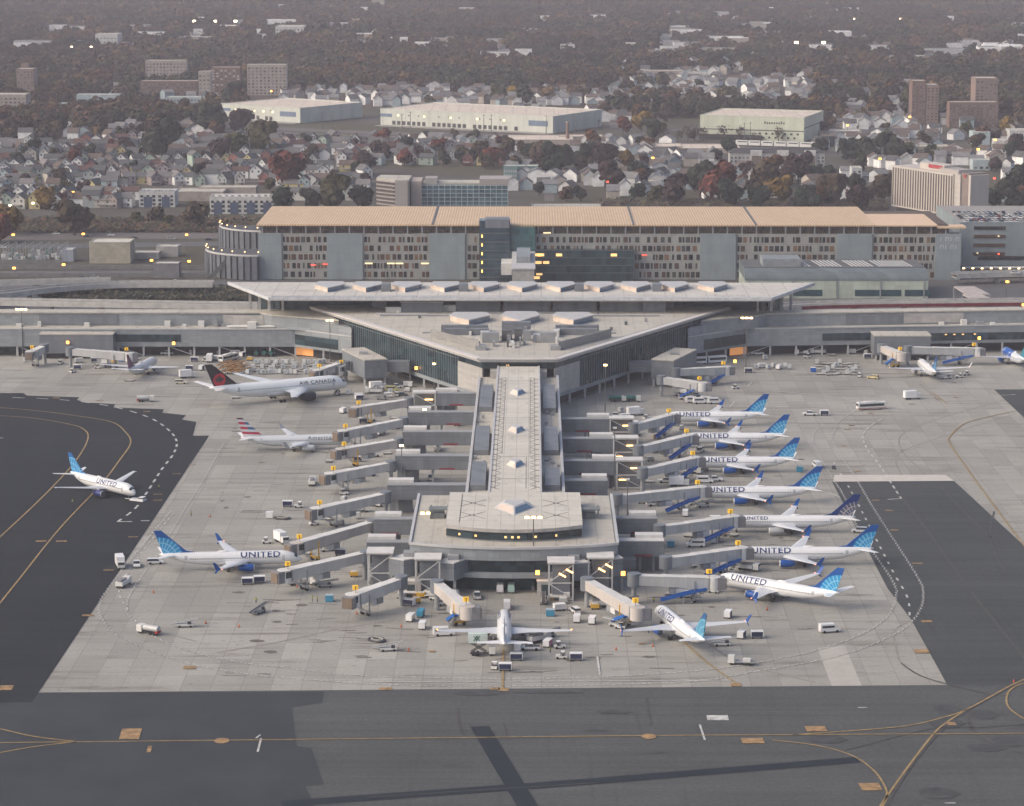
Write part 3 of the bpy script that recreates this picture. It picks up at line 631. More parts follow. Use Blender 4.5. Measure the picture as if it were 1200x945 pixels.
# ================================================================= GARAGES, HOTELS, ROADS BEHIND THE TERMINAL
WMESH = {}
def wmesh(kind, wx, hz_, mat, fr=None, d=.12):
    k = (kind, round(wx,2), round(hz_,2), mat.name)
    if k not in WMESH: WMESH[k] = MB().box(-wx/2,-d,0,wx/2,0,hz_).mesh(kind, mat)
    return WMESH[k]
def windows(par, rects, mats, rng, name='window', most=100, rz=0.):
    """rects: (x, y, z, width, height) in world; the first `most` are parts of their own, the rest one part of kind stuff"""
    L = par.location; rest = {}
    for i, (x, y, z, wx, h) in enumerate(rects):
        m = rng.choice(mats)
        if i < most: mobj(name, wmesh(name, wx, h, m), par, (x-L[0], y-L[1], z-L[2]), rz)
        else: rest.setdefault(m.name, []).append((x, y, z, wx, h))
    for mn, rs in rest.items():
        mb = MB(); c, s_ = cos(rz), sin(rz)
        for x, y, z, wx, h in rs: mb.obox((x+.06*s_, y-.06*c, z+h/2), wx/2, .06, h/2, rz)
        mb.build(name+'s', MATS[mn], par)['kind'] = 'stuff'
def obuild(par, c, wx, dy, z0, z1, rz, name, mat, roof=None, up=.5):
    b = MB().obox((c[0],c[1],(z0+z1)/2), wx/2, dy/2, (z1-z0)/2, rz).build(name, mat, par)
    if roof: MB().obox((c[0],c[1],z1+up/2), wx/2+.3, dy/2+.3, up/2, rz).build('roof', roof, par)
    return b
solar, nt, b = nmat('sky_reflection_canopy'); P = geopos(nt); s = N(nt, 'ShaderNodeSeparateXYZ', {0: P})
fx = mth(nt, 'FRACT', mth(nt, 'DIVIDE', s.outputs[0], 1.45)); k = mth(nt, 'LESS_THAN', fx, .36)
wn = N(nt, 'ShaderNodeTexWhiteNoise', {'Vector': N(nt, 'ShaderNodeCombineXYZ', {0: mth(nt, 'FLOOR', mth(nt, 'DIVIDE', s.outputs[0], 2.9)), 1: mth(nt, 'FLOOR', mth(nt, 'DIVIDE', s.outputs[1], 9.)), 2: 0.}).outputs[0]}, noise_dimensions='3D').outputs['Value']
c = mix(nt, wn, (.68,.475,.275), (.75,.545,.32)); c = mix(nt, k, c, (.50,.33,.20))  # salmon sky reflection on the solar panels, painted into the base colour
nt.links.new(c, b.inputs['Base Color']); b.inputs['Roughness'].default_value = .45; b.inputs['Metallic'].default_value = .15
solar2 = M('sky_reflection_canopy_plain', (.70,.50,.33), .5, .05, var=.05)  # same painted sky reflection, without the ribs
meshg = panelmat('mesh_screen', (.24,.285,.30), 6., 4.6, .05, .85, .6); gwall = panelmat('precast_wall', (.30,.305,.287), 3.2, 4.6, .06, .7, .8)
op = [M('garage_opening', (.02,.018,.018), .9), M('garage_opening_brown', (.085,.05,.035), .9), M('garage_opening_grey', (.06,.06,.06), .9), M('garage_opening_tan', (.17,.10,.055), .9)]
GY = 1378.
gx = lambda px: CAMX+((px-600)/FOC)*(GY*cos(TH)+(CAMH-12)*sin(TH))-GY*sin(PSI)
GAR = thing('parking_garage', 'long grey parking garage with a ribbed roof tinted with painted sky reflection behind the terminal', 'parking garage', (46,GY,0))
x0, x1 = gx(303), gx(1125)
MB().box(x0,GY,0,x1,GY+72,24.).build('wall', gwall, GAR)
for a, b_ in ((303,330),(383,425),(503,545),(820,862),(980,1021),(1095,1125)): MB().box(gx(a),GY-.7,0,gx(b_),GY-.02,24.4).build('mesh_screen', meshg, GAR)
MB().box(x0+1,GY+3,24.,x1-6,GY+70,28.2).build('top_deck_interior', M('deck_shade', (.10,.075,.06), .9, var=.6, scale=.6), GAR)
for i in range(48):
    x = x0+2+(x1-x0-10)*i/47; MB().box(x-.35,GY+.4,24.,x+.35,GY+1.2,28.2).build('deck_post', steel, GAR)
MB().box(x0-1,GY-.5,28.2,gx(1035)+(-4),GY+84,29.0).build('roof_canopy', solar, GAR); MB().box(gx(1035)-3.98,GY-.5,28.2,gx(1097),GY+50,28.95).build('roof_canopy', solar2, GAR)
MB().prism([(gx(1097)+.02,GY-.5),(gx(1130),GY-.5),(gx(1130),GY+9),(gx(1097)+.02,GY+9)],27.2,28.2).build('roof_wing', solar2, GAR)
for px in (507,742,885): 
    x = gx(px); MB().box(x-.5,GY-.6,29.01,x+.5,GY+84.1,29.3).build('roof_joint', dsteel, GAR)
rg = random.Random(11); rects = []
for a, b_ in ((330,383),(425,502),(546,561),(627,742),(742,820),(862,980),(1021,1095)):
    for r in range(5):
        if (a == 627 and r < 3): continue
        z = 1.2+r*4.6; px = a+2
        while px < b_-2.5:
            wd = rg.choice((.9,1.5,1.9,2.2))
            if rg.random() < .92: rects.append((gx(px)+wd/2, GY-.01, z, wd, 2.9))
            px += wd*2.23+rg.choice((1.3,1.6,1.6,3.2,4.2))
rg.shuffle(rects)
windows(GAR, rects, [op[0],op[0],op[0],op[1],op[1],op[2],op[3]], rg, 'garage_opening')
for px, py, m_ in ((367,311,'red_glow'),(381,310,'red_glow'),(432,309,0),(458,309,0),(468,309,0),(498,309,0),(1046,309,0),(1051,306,0),(1057,308,0),(1072,307,0),(1024,310,0),(755,299,'red_glow'),(641,273,0)):
    z = 16-(py-290)/2.22+1.6-.5; x = gx(px); MB().box(x-(1.4 if m_ else 2.),GY-.9,z-.35,x+(1.4 if m_ else 2.),GY-.72,z+.35).build('deck_light', EM('red_glow', (.9,.12,.08), .8) if m_ else EM('deck_lamp', (1.,.8,.45), .7), GAR)
# glass stair tower and glazed lobby
b = MB().box(gx(562),GY-7,0,gx(598),GY+4,31.8).build('stair_tower', panelmat('tower_glass', (.03,.055,.075), 3.3, 4.6, .3, 1.8, .1), GAR)
MB().box(gx(569),GY-7.3,28.,gx(597),GY+4.2,32.6).build('tower_cap', wallg2, b)
for r in range(6): MB().box(gx(563),GY-7.25,2+r*4.6,gx(597.5),GY-7.02,2.5+r*4.6).build('spandrel', M('spandrel', (.09,.11,.12), .5), b)
for r in range(5): MB().box(gx(564.4),GY-7.35,4.6+r*4.6,gx(566),GY-7.26,6.2+r*4.6).build('lit_window', EM('stair_light', (1.,.62,.16), 1.6), b)
MB().box(gx(598)+.02,GY-4,0,gx(627),GY+3,28.1).build('glazed_lobby', panelmat('lobby_glass', (.05,.125,.135), 2.4, 3., .25, 1.5, .12), GAR)
low = MB().box(gx(627)+.02,GY-5,0,gx(742),GY+1,16.4).build('glazed_office', panelmat('office_glass', (.025,.055,.065), 2.6, 4., .5, 1.6, .1), GAR)
for z0 in (4,8,12,16): MB().box(gx(627.5),GY-5.3,z0,gx(741.5),GY-5.02,z0+.4).build('floor_edge', M('spandrel', (.09,.11,.12)), low)
for px, z in ((630,13),(634,13),(655,13),(631,9),(632,3),(629,1.),(640,9),(719,13)): MB().box(gx(px)-1.6,GY-5.28,z,gx(px)+1.6,GY-5.05,z+1.4).build('lit_window', litwin, low)
# pale letters on the end screen: three worn lines of relief
mb = MB()
for r, zz in enumerate((20.6,16.4)):
    for k, px in enumerate((1101,1107,1113,1119)): 
        mb.box(gx(px)-.25,GY-.8,zz,gx(px)+.25,GY-.71,zz+2.2)
        if (k+r) % 2: mb.box(gx(px)+.25,GY-.8,zz+1.7,gx(px)+1.5,GY-.71,zz+2.2).box(gx(px)+1.2,GY-.8,zz,gx(px)+1.6,GY-.71,zz+1.7)
mb.build('raised_letters', M('letter_grey', (.42,.44,.46), .5), GAR)
# footbridge
FB = thing('footbridge', 'pale enclosed footbridge between the garage and the terminal canopy', 'footbridge', (3,1350,0))
a, b_ = G(601,298,16.5)[0], G(626,298,16.5)[0]
MB().box(a,1306,8,b_,GY-7.1,15.2).build('deck_enclosure', wallp, FB)
MB().prism([(a-.5,1305.5),(b_+.5,1305.5),(b_+.5,GY-7.1),(a-.5,GY-7.1)],15.2,15.8).build('roof', fascia, FB)
MB().box(a+2,1326,15.8,b_-2,1362,19.).build('roof_monitor', wallg, FB)
for x in (a+1,b_-1): MB().box(x-.6,1320,0,x+.6,1322,8).build('pier_column', fascia, FB)
MB().box(a-6,1352,6,a-.6,GY-7.2,12.).build('side_room', offw, FB)
# second garage with the open slots
G2 = thing('parking_garage', 'plain grey parking garage with long open slots and cars packed on its roof', 'parking garage', (300,1434,0))
gx2 = lambda px: CAMX+((px-600)/FOC)*(1434*cos(TH)+(CAMH-12)*sin(TH))-1434*sin(PSI)
MB().box(gx2(1124),1434,0,gx2(1330),1520,23.).build('wall', meshg, G2)
MB().box(gx2(1124)+.8,1434.8,23.,gx2(1330),1519,23.1).build('roof_deck', concm, G2)
MB().box(gx2(1124),1433.9,22.9,gx2(1330),1434.6,24.).build('parapet', meshg, G2)
for z in (20.4,15.8,11.,6.2): MB().box(gx2(1140),1433.7,z-.8,gx2(1177),1433.99,z+1.1).build('open_slot', op[1] if z < 18 else op[0], G2)
MB().box(gx2(1146),1433.6,3.2,gx2(1200),1433.98,5.2).build('open_slot', op[0], G2)
for px, z in ((1169,16.2),(1170,6.4),(1145,6.9)): MB().box(gx2(px)-.5,1433.5,z-.3,gx2(px)+.5,1433.69,z+.3).build('deck_light', redlamp if px == 1170 else EM('deck_lamp', (1,.8,.45), 1.3), G2)
# spiral ramps at the left end of the long garage
def ramp_block(cx, cyy, r, a0, a1, h, label):
    t = thing('ramp_tower', label, 'ramp tower', (cx,cyy,0)); n = 14
    pts = [(cx+r*cos(a0+(a1-a0)*i/n), cyy+r*sin(a0+(a1-a0)*i/n)) for i in range(n+1)]
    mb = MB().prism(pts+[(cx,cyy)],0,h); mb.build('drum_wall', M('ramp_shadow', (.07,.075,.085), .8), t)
    for i in range(n):
        (x,y),(u,v) = pts[i],pts[i+1]; mx, my = (x+u)/2-cx, (y+v)/2-cyy
        mb = MB(); mb.bar((lerp((x,y),(u,v),.08)[0]+mx*.015,lerp((x,y),(u,v),.08)[1]+my*.015,h/2),(lerp((x,y),(u,v),.8)[0]+mx*.015,lerp((x,y),(u,v),.8)[1]+my*.015,h/2),.9,h-.6); mb.build('screen_panel', M('ramp_screen', (.115,.13,.15), .6) if i % 2 else M('ramp_screen_dark', (.09,.10,.12), .6), t)
    mb = MB()
    for i in range(n): mb.bar((*pts[i],h+.4),(*pts[i+1],h+.4),.5,.9)
    mb.build('parapet', fascia, t)
    for i in range(0, n+1, 2):
        x, y = pts[i]; p = MB().tube((x,y,h),(x,y,h+2.2),.12).build('lamp_post', steel, t); MB().box(x-.3,y-.3,h+2.2,x+.3,y+.3,h+2.6).build('lamp', EM('ramp_lamp', (1.,.66,.3), 3.), p)
    return t
ramp_block(-138,1405,31,pi*.98,pi*1.5,12.5,'lower drum of the spiral car ramp beside the long garage')
ramp_block(-136,1452,31,pi*.98,pi*1.5,19.5,'taller drum of the spiral car ramp behind the lower one')
t = thing('stair_tower', 'dark open steel stair in front of the lower spiral ramp', 'stairs', (-160,1380,0))
mb = MB()
for i in range(7): mb.bar((-164+i*1.5,1379,.5+i*1.6),(-162.4+i*1.5,1379,2.1+i*1.6),.3,2.2)
mb.build('flight', dsteel, t)
for x in (-165,-154): MB().box(x-.2,1378.5,0,x+.2,1378.9,11).build('post', dsteel, t)
# beige plant building and yard
def simple_building(c, wx, dy, h, rz, wallmat, roofmat_, label, cat='building', name='building', par_h=.8, rows=0, cols=0, wmats=None, ww=1.3, wh=1.5, z0=1.2, rng=None, strips=False):
    t = thing(name, label, cat, (c[0],c[1],0))
    MB().obox((c[0],c[1],h/2), wx/2, dy/2, h/2, rz).build('wall', wallmat, t)
    MB().obox((c[0],c[1],h+.15), wx/2-.5, dy/2-.5, .15, rz).build('roof', roofmat_, t)
    R = Matrix.Rotation(rz, 2)
    for s_ in (-1,1):
        p = R @ Vector((0, s_*(dy/2-.2))); q = R @ Vector((s_*(wx/2-.2), 0))
        MB().obox((c[0]+p.x,c[1]+p.y,h+par_h/2), wx/2, .25, par_h/2, rz).build('parapet', wallmat, t)
        MB().obox((c[0]+q.x,c[1]+q.y,h+par_h/2), .25, dy/2-.45, par_h/2, rz).build('parapet', wallmat, t)
    if rows:
        rng = rng or random.Random(int(abs(c[0])+c[1])); rects = []
        for r in range(rows):
            for k in range(cols):
                x = -wx/2+wx*(k+.5)/cols; z = z0+(h-z0-.6)*r/rows
                p = R @ Vector((x, -dy/2)); rects.append((c[0]+p.x, c[1]+p.y, z, wx/cols*.55 if not ww else ww, wh))
        windows(t, rects, wmats or [glassd], rng, rz=rz)
    return t
tan = M('tan_block', (.36,.335,.27), .8); tanroof = M('tan_roof', (.52,.50,.46), .8)
a = G(105,309); b_ = G(153,309); simple_building(((a[0]+b_[0])/2,a[1]+9),b_[0]-a[0],18,11,0,tan,tanroof,'plain beige block building with a pale flat roof beside the highway','building')
for x0, x1, y_, h, m_, lb in ((155,186,304,3,wallp,'low pale shed joined to the beige block building'),(183,209,301,5,wallp,'low building with dark bays beside the spiral ramp'),(73,86,307,6,panelmat('ribbed_blue', (.33,.36,.42),.5,9),'pale blue cabin at the edge of the transformer yard'),(180,210,326,7,M('slate_box', (.17,.17,.18), .7),'dark grey box building beside the access road')):
    a = G(x0,y_); b_ = G(x1,y_); simple_building(((a[0]+b_[0])/2,a[1]+5),b_[0]-a[0],10,h,0,m_,tanroof,lb)
t = thing('electrical_substation', 'fenced electrical substation with rows of grey-green transformers', 'substation', (*G(40,306)[:2],0))
r_ = random.Random(3); o = G(0,310); 
for k in range(40):
    x = G(-4+k%14*5.4,309)[0]+r_.uniform(-1,1); y = o[1]+r_.uniform(0,46)
    MB().box(x-1,y-1,0,x+1,y+1,r_.uniform(1.5,4)).build('transformer', r_.choice([M('transformer_green', (.13,.19,.18), .6), steel, offw]), t)
for k in range(8):
    x = G(-2+k*10,309)[0]; mb = MB()
    for dy in (3,18,34): mb.box(x-.15,o[1]+dy,0,x+.15,o[1]+dy+.3,8); 
    mb.bar((x,o[1]+3,8),(x,o[1]+34,8),.3,.3); mb.build('gantry', steel, t)
mb = MB(); mb.bar((G(-4,311)[0],o[1]-3,1.5),(G(73,311)[0],o[1]-3,1.5),.2,3); mb.build('fence', M('fence_grey', (.16,.16,.16), .8), t)
# hotels
gl_h = panelmat('hotel_glass', (.075,.135,.16), 4.2, 2.95, .35, 1.6, .12)
H1 = thing('hotel', 'blue-glass gridded hotel slab with a tan end block behind the garage', 'hotel', (-45,1640,0))
D0 = 1636; sx = lambda px, D=D0: CAMX+((px-600)/FOC)*(D*cos(TH)+(CAMH-15)*sin(TH))-D*sin(PSI)
hotp = M('hotel_tan', (.40,.335,.30), .7, var=.05); hotw = M('hotel_concrete', (.34,.315,.30), .7, var=.05)
MB().box(sx(494),D0,0,sx(595),D0+22,22.5).build('glazed_wall', gl_h, H1); MB().box(sx(482),D0-2,0,sx(494),D0+22,25).build('end_block', hotp, H1)
MB().box(sx(494),D0+3,22.5,sx(562),D0+20,23.6).build('roof', rf2, H1); MB().box(sx(562),D0-.5,22.5,sx(595.5),D0+20,26.3).build('penthouse', hotw, H1); MB().box(sx(498),D0+2,22.5,sx(512),D0+16,26.5).build('penthouse', hotw, H1)
mb = MB()
for i in range(16): x = sx(494)+(sx(595)-sx(494))*i/15; mb.box(x-.2,D0-.4,0,x+.2,D0,22.8)
for r in range(10): mb.box(sx(494),D0-.45,r*2.45,sx(595),D0-.01,r*2.45+.32)
mb.build('facade_grid', M('grid_white', (.34,.42,.46), .5), H1)
H2 = thing('hotel', 'tan hotel slab with ribbon windows joined behind the blue-glass hotel', 'hotel', (-90,1630,0))
pl = [(sx(441),D0+2),(sx(464),D0-10),(sx(480),D0-10),(sx(481),D0+18),(sx(444),D0+22)]
MB().prism(pl,0,26).build('wall', hotw, H2); MB().prism([(p[0],p[1]+.3) for p in pl],26,26.6).build('roof', rf2, H2)
for r in range(10):
    mb = MB(); mb.bar((pl[0][0]-.1,pl[0][1]-.3,2.6+r*2.4),(pl[1][0]-.6,pl[1][1]-.1,2.6+r*2.4),.5,1.3); mb.build('ribbon_window', M('ribbon_dark', (.07,.06,.06), .4), H2)
MB().box(sx(478.5),D0-10.3,0,sx(480.5),D0-10.01,25.8).build('joint', dsteel, H2)
H3 = thing('hotel', 'pale concrete hotel with close vertical window strips and a red rooftop sign', 'hotel', (280,1660,0))
a = G(1042,243,2); b_ = G(1115,257,2); p = (a[0],a[1]-10); q = (b_[0],b_[1]-2); hx = q[0]-p[0]; ang = atan2(q[1]-p[1],hx); L = hypot(hx,q[1]-p[1])
H3.location = (p[0],p[1],0); H3.rotation_euler = (0,0,ang)
hotc = M('hotel_pale', (.47,.43,.39), .7, var=.05)
kw = dict(world=False)
MB().box(0,0,4,L,18,30).build('wall', hotc, H3, **kw); MB().box(3,2,0,L-2,16,3.99).build('base', under, H3, **kw)
MB().box(L+.01,1,0,L+6,18,30).build('end_wall', panelmat('banded_concrete', (.46,.43,.40),60,3.1,.02,.6), H3, **kw)
MB().box(L*.35,5,30,L*.75,15,33.6).build('penthouse', hotc, H3, **kw); MB().box(L*.72,3,30,L*1.02,14,32.4).build('penthouse', hotw, H3, **kw)
for k in range(24): x = L*(k+.5)/24; MB().box(x-.62,-.15,5,x+.62,-.01,28.8).build('window_strip', M('window_strip_brown', (.055,.045,.045), .35), H3, **kw)
MB().box(L*.50,4.6,31.2,L*.72,4.98,33.4).build('roof_sign', M('red_sign', (.34,.05,.06), .5), H3, **kw)
MB().box(L+6.01,2,0,L+13,16,31.4).build('lift_tower', M('brown_panel', (.20,.165,.15), .7), H3, **kw); MB().box(L+13.01,2,0,L+15,16,30.5).build('tower_edge', hotc, H3, **kw)
MB().box(L+8,1.7,28.6,L+10.6,1.98,30.6).build('tower_sign', M('red_sign', (.34,.05,.06), .5), H3, **kw)
# glazed rail station on the right
ST = thing('rail_station', 'pale green glazed station with a curved roof and rows of white roof panels', 'station', (150,1300,0))
a = G(874,352); b_ = G(1089,352); xa, xb, yb = a[0], b_[0], a[1]+6
stg = panelmat('station_glass', (.42,.47,.40), 7., 2.2, .1, .75, .25)
MB().box(xa,yb,0,xb,yb+40,9.).build('wall', stg, ST)
rings = [[(x,yb-.2+10*(1-cos(t)),9+5.*sin(t)) for t in [k*pi/2/7 for k in range(8)]]+[(x,yb+42,14.),(x,yb+42,9)] for x in (xa,xb)]
mb = MB().loft(rings); mb.build('curved_roof', panelmat('station_roof_glass', (.13,.155,.16), 5., 50., .15, .7, .3), ST)
for p0, p1 in ((928,962),(1000,1054),(1058,1088)): 
    u, v = G(p0,348)[0], G(p1,348)[0]; MB().box(u,yb-.15,1.2,v,yb-.01,4.4).build('window', glass_teal, ST)
MB().box(xa+.3,yb+10.5,14.02,xb-.3,yb+41.5,14.2).build('roof_deck', M('station_deck', (.10,.105,.11), .8), ST)
r_ = random.Random(2)
for k in range(34):
    x = xa+16+(xb-xa-26)*k/33
    if k in (8,9,16,17,24): continue
    MB().add([(x+3.2,yb+14,14.3),(x+4.3,yb+14,14.3),(x+1.1,yb+33,14.8),(x,yb+33,14.8)], [(0,1,2,3)]).build('roof_panel', offw, ST)
for k in range(5): x = xa+2+(xb-xa-4)*k/4; MB().box(x-.3,yb-.5,0,x+.3,yb-.21,9).build('pillar', steel, ST)
MB().box(G(883,328)[0],yb+14,14.01,G(926,328)[0],yb+30,18).build('plant_room', wallg, ST)
# viaducts and roads
def viaduct(pts, w_, z, label, red=False, cols=24.):
    c = pts[len(pts)//2]; t = thing('viaduct', label, 'viaduct', (c[0],c[1],0))
    mb = MB(); strip(mb, pts, w_, z); top = mb.v[:]; n = len(pts); o = [(p[0],p[1],z-1.6) for p in top]
    mb.add(top+o, [(i,i+1,2*n+i+1,2*n+i) for i in range(n-1)]+[(n+i+1,n+i,3*n+i,3*n+i+1) for i in range(n-1)]+[(2*n+i,2*n+i+1,3*n+i+1,3*n+i) for i in range(n-1)])
    mb.build('deck', M('viaduct_concrete', (.44,.43,.41), .85), t)
    mb = MB(); strip(mb, pts, w_-1.4, z+.05); mb.build('carriageway', M('carriageway_grey', (.20,.195,.19), .85, var=.15, scale=.1), t)
    for s_ in (-1,1):
        mb = MB()
        for i in range(n-1):
            for p0, p1 in ((pts[i],pts[i+1]),):
                d = Vector((p1[0]-p0[0],p1[1]-p0[1])).normalized(); q_ = Vector((-d.y,d.x))*s_*(w_/2-.2)
                mb.bar((p0[0]+q_.x,p0[1]+q_.y,z+.45),(p1[0]+q_.x,p1[1]+q_.y,z+.45),.35,1.1)
        mb.build('parapet_wall', M('viaduct_concrete', (.44,.43,.41), .85), t)
    acc = 0
    for i in range(n-1):
        acc += hypot(pts[i+1][0]-pts[i][0],pts[i+1][1]-pts[i][1])
        if acc > cols: acc = 0; x, y = pts[i][:2]; MB().box(x-.9,y-2,0,x+.9,y+2,z-1.6).build('column', concm, t)
    if red: 
        mb = MB(); strip(mb, pts, .3, z-.2, off=-w_/2-.25); 
        for i in range(n-1): mb.bar((pts[i][0],pts[i][1]-w_/2-.2,z-.8),(pts[i+1][0],pts[i+1][1]-w_/2-.2,z-.8),.3,1.5)
        mb.build('red_girder', M('red_girder', (.16,.02,.03), .6), t)
    return t
def zpx(pts, z, k=6): return crv([G(p[0],p[1],z)[:2] for p in pts], k)
viaduct(zpx([(-60,352),(60,354),(180,356),(318,358)],8), 9, 8, 'elevated roadway running behind the left wing of the terminal')
viaduct(zpx([(-70,352),(0,345),(50,339),(95,335),(150,332.5),(250,332)],6), 9, 6, 'curved ramp rising above the shrub bank to the left')
viaduct(zpx([(-70,334),(0,331),(40,330),(80,329),(130,328)],5), 6, 5, 'narrow upper ramp over the access road, far left')
viaduct(zpx([(905,360),(960,356.5),(1060,354.5),(1250,352.5)],8), 9, 8, 'elevated roadway with a dark red girder behind the right wing', True)
viaduct(zpx([(1118,322),(1180,320),(1260,319)],5), 8, 5, 'elevated road passing in front of the slotted garage')
def rsheet(name, pts, w_, z, mat=None): 
    mb = MB(); strip(mb, pts, w_, z); return struct(mb.build(name, mat or roadm))
rsheet('road', zpx([(-60,336),(100,334),(250,333),(420,333)],0), 26, -.03)
rsheet('road', zpx([(-60,322),(120,321),(330,321)],0), 26, -.035)
rsheet('road', zpx([(1060,336),(1120,332),(1260,331)],0), 34, -.03)
rsheet('road', zpx([(1090,352),(1160,350),(1260,349)],0), 20, -.035)
rsheet('highway', zpx([(-80,290),(100,288),(230,286),(330,285)],0), 20, -.04); rsheet('highway', zpx([(-80,280),(100,277),(230,276),(330,275)],0), 30, -.045, M('worn_road', (.125,.11,.105), .9)); rsheet('highway', zpx([(-80,268),(80,266),(330,262)],0), 40, -.05, M('verge_dirt', (.095,.075,.065), .95, var=.35, scale=.05))
rsheet('terminal_road', [(-700,1215),(-100,1215),(100,1215),(700,1230)], 70, -.02)
rsheet('terminal_road', [(-300,1320),(0,1320),(400,1320)], 90, -.06, roadm)
for x0, x1, y_ in ((-60,310,325.5),(-60,320,316)):
    mb = MB(); a = G(x0,y_); b_ = G(x1,y_); mb.bar((a[0],a[1],1.2),(b_[0],b_[1],1.2),.4,2.4); tag(mb.build('roadside_fence', M('fence_grey', (.16,.16,.16), .8)), 'long dark fence along the access road, %s row' % ('near' if y_ > 320 else 'far'), 'fence')
# drop-off deck with cars at both ends of the canopy
for s_, lb in ((-1,'drop-off deck at the left end of the terminal canopy'),(1,'drop-off deck at the right end of the terminal canopy')):
    t = thing('drop_off_deck', lb, 'road deck', (s_*145,1200,0)); x0_, x1_ = sorted((s_*118.5,s_*(168 if s_ < 0 else 185)))
    MB().box(x0_,1196,6.5,x1_,1214,8.6).build('deck', M('viaduct_concrete', (.29,.28,.27)), t); MB().box(x0_,1195.7,8.6,x1_,1196.1,9.7).build('parapet_wall', concm, t)
    for k in range(4): x = x0_+4+(x1_-x0_-8)*k/3; MB().box(x-.5,1198,0,x+.5,1199,6.5).build('column', concm, t)
PL = thing('bus_shelter', 'long canopied stop lit by a row of lamps before the slotted garage', 'shelter', (*G(1160,324)[:2],0))
a = G(1129,326); b_ = G(1215,326)
MB().box(a[0],a[1],5.2,b_[0],a[1]+5,5.6).build('roof', tanroof, PL)
for k in range(9): x = a[0]+(b_[0]-a[0])*k/8; MB().box(x-.15,a[1]+2,0,x+.15,a[1]+2.3,5.2).build('post', steel, PL); MB().box(x-.5,a[1]-.2,4.9,x+.5,a[1]+.3,5.4).build('lamp', lampw, PL)
for pp_, lb in (([(1118,336),(1142,336),(1160,345),(1132,345)],'pale flat roof slab beside the road right of the station'),([(1128,345),(1150,345),(1166,352),(1140,352)],'pale sloping roof slab below the other beside the station road')):
    pts = ccw([G(p[0],p[1],6)[:2] for p in pp_]); c = G(1140,344,6)
    t = thing('covered_walkway', lb, 'walkway', (pts[0][0],pts[0][1],0)); MB().prism(pts,5.6,6.1).build('roof', M('walkway_roof', (.40,.36,.34), .8), t)
    for x, y in pts: MB().box(x-.3,y-.3,0,x+.3,y+.3,5.6).build('post', steel, t)
# ================================================================= AIRCRAFT
def fus_mat(name, base, grey_belly=.0, L=40., zwin=4.0, x0=0., x1=0., paint=None):
    m, nt, b = nmat(name); P, x, y, z = objxyz(nt)
    c = mix(nt, mapr(nt, noise_(nt, P, .8, 3.), .3, .7), [v*.96 for v in base], base)
    if paint: c = paint(nt, c, P, x, y, z)
    fx = mth(nt, 'ABSOLUTE', mth(nt, 'SUBTRACT', mth(nt, 'FRACT', mth(nt, 'DIVIDE', x, .53)), .5)); dz_ = mth(nt, 'ABSOLUTE', mth(nt, 'SUBTRACT', z, zwin))
    k = mth(nt, 'MULTIPLY', mth(nt, 'LESS_THAN', fx, .27), mth(nt, 'LESS_THAN', dz_, .2))
    k = mth(nt, 'MULTIPLY', k, mth(nt, 'MULTIPLY', mth(nt, 'GREATER_THAN', x, x0), mth(nt, 'LESS_THAN', x, x1)))
    c = mix(nt, mth(nt, 'MULTIPLY', k, .85), c, (.04,.05,.07))
    nt.links.new(c, b.inputs['Base Color']); b.inputs['Roughness'].default_value = .3; b.inputs['Coat Weight'].default_value = .2
    return m
def globe_fin(name, dark_c, light_c, line_c, cx, cz, r, yaw=0.):
    m, nt, b = nmat(name); P, x, y, z = objxyz(nt)
    dx = mth(nt, 'SUBTRACT', x, cx); dz_ = mth(nt, 'SUBTRACT', z, cz)
    rr = mth(nt, 'SQRT', mth(nt, 'ADD', mth(nt, 'MULTIPLY', dx, dx), mth(nt, 'MULTIPLY', dz_, dz_)))
    an = mth(nt, 'ARCTAN2', dz_, dx)
    inside = mth(nt, 'LESS_THAN', rr, r)
    ln = mth(nt, 'MAXIMUM', mth(nt, 'LESS_THAN', mth(nt, 'FRACT', mth(nt, 'MULTIPLY', an, 5.2)), .22), mth(nt, 'LESS_THAN', mth(nt, 'FRACT', mth(nt, 'DIVIDE', rr, 1.75)), .14))
    c = mix(nt, inside, dark_c, mix(nt, ln, light_c, line_c))
    nt.links.new(c, b.inputs['Base Color']); b.inputs['Roughness'].default_value = .35
    return m
def stripe_fin(name):
    m, nt, b = nmat(name); P, x, y, z = objxyz(nt)
    f = mth(nt, 'FRACT', mth(nt, 'DIVIDE', mth(nt, 'ADD', z, mth(nt, 'MULTIPLY', x, .06)), 1.75))
    st = mth(nt, 'LESS_THAN', f, .52)
    side = mth(nt, 'LESS_THAN', mth(nt, 'ADD', x, mth(nt, 'MULTIPLY', mth(nt, 'SUBTRACT', z, 5.), .55)), -15.2)
    low = mth(nt, 'LESS_THAN', z, 7.0)
    c = mix(nt, mth(nt, 'MAXIMUM', side, low), (.03,.11,.24), (.42,.03,.06))
    c = mix(nt, st, (.55,.57,.60), c); c = mix(nt, mth(nt, 'GREATER_THAN', z, 11.9), c, (.05,.05,.07))
    nt.links.new(c, b.inputs['Base Color']); b.inputs['Roughness'].default_value = .35
    return m
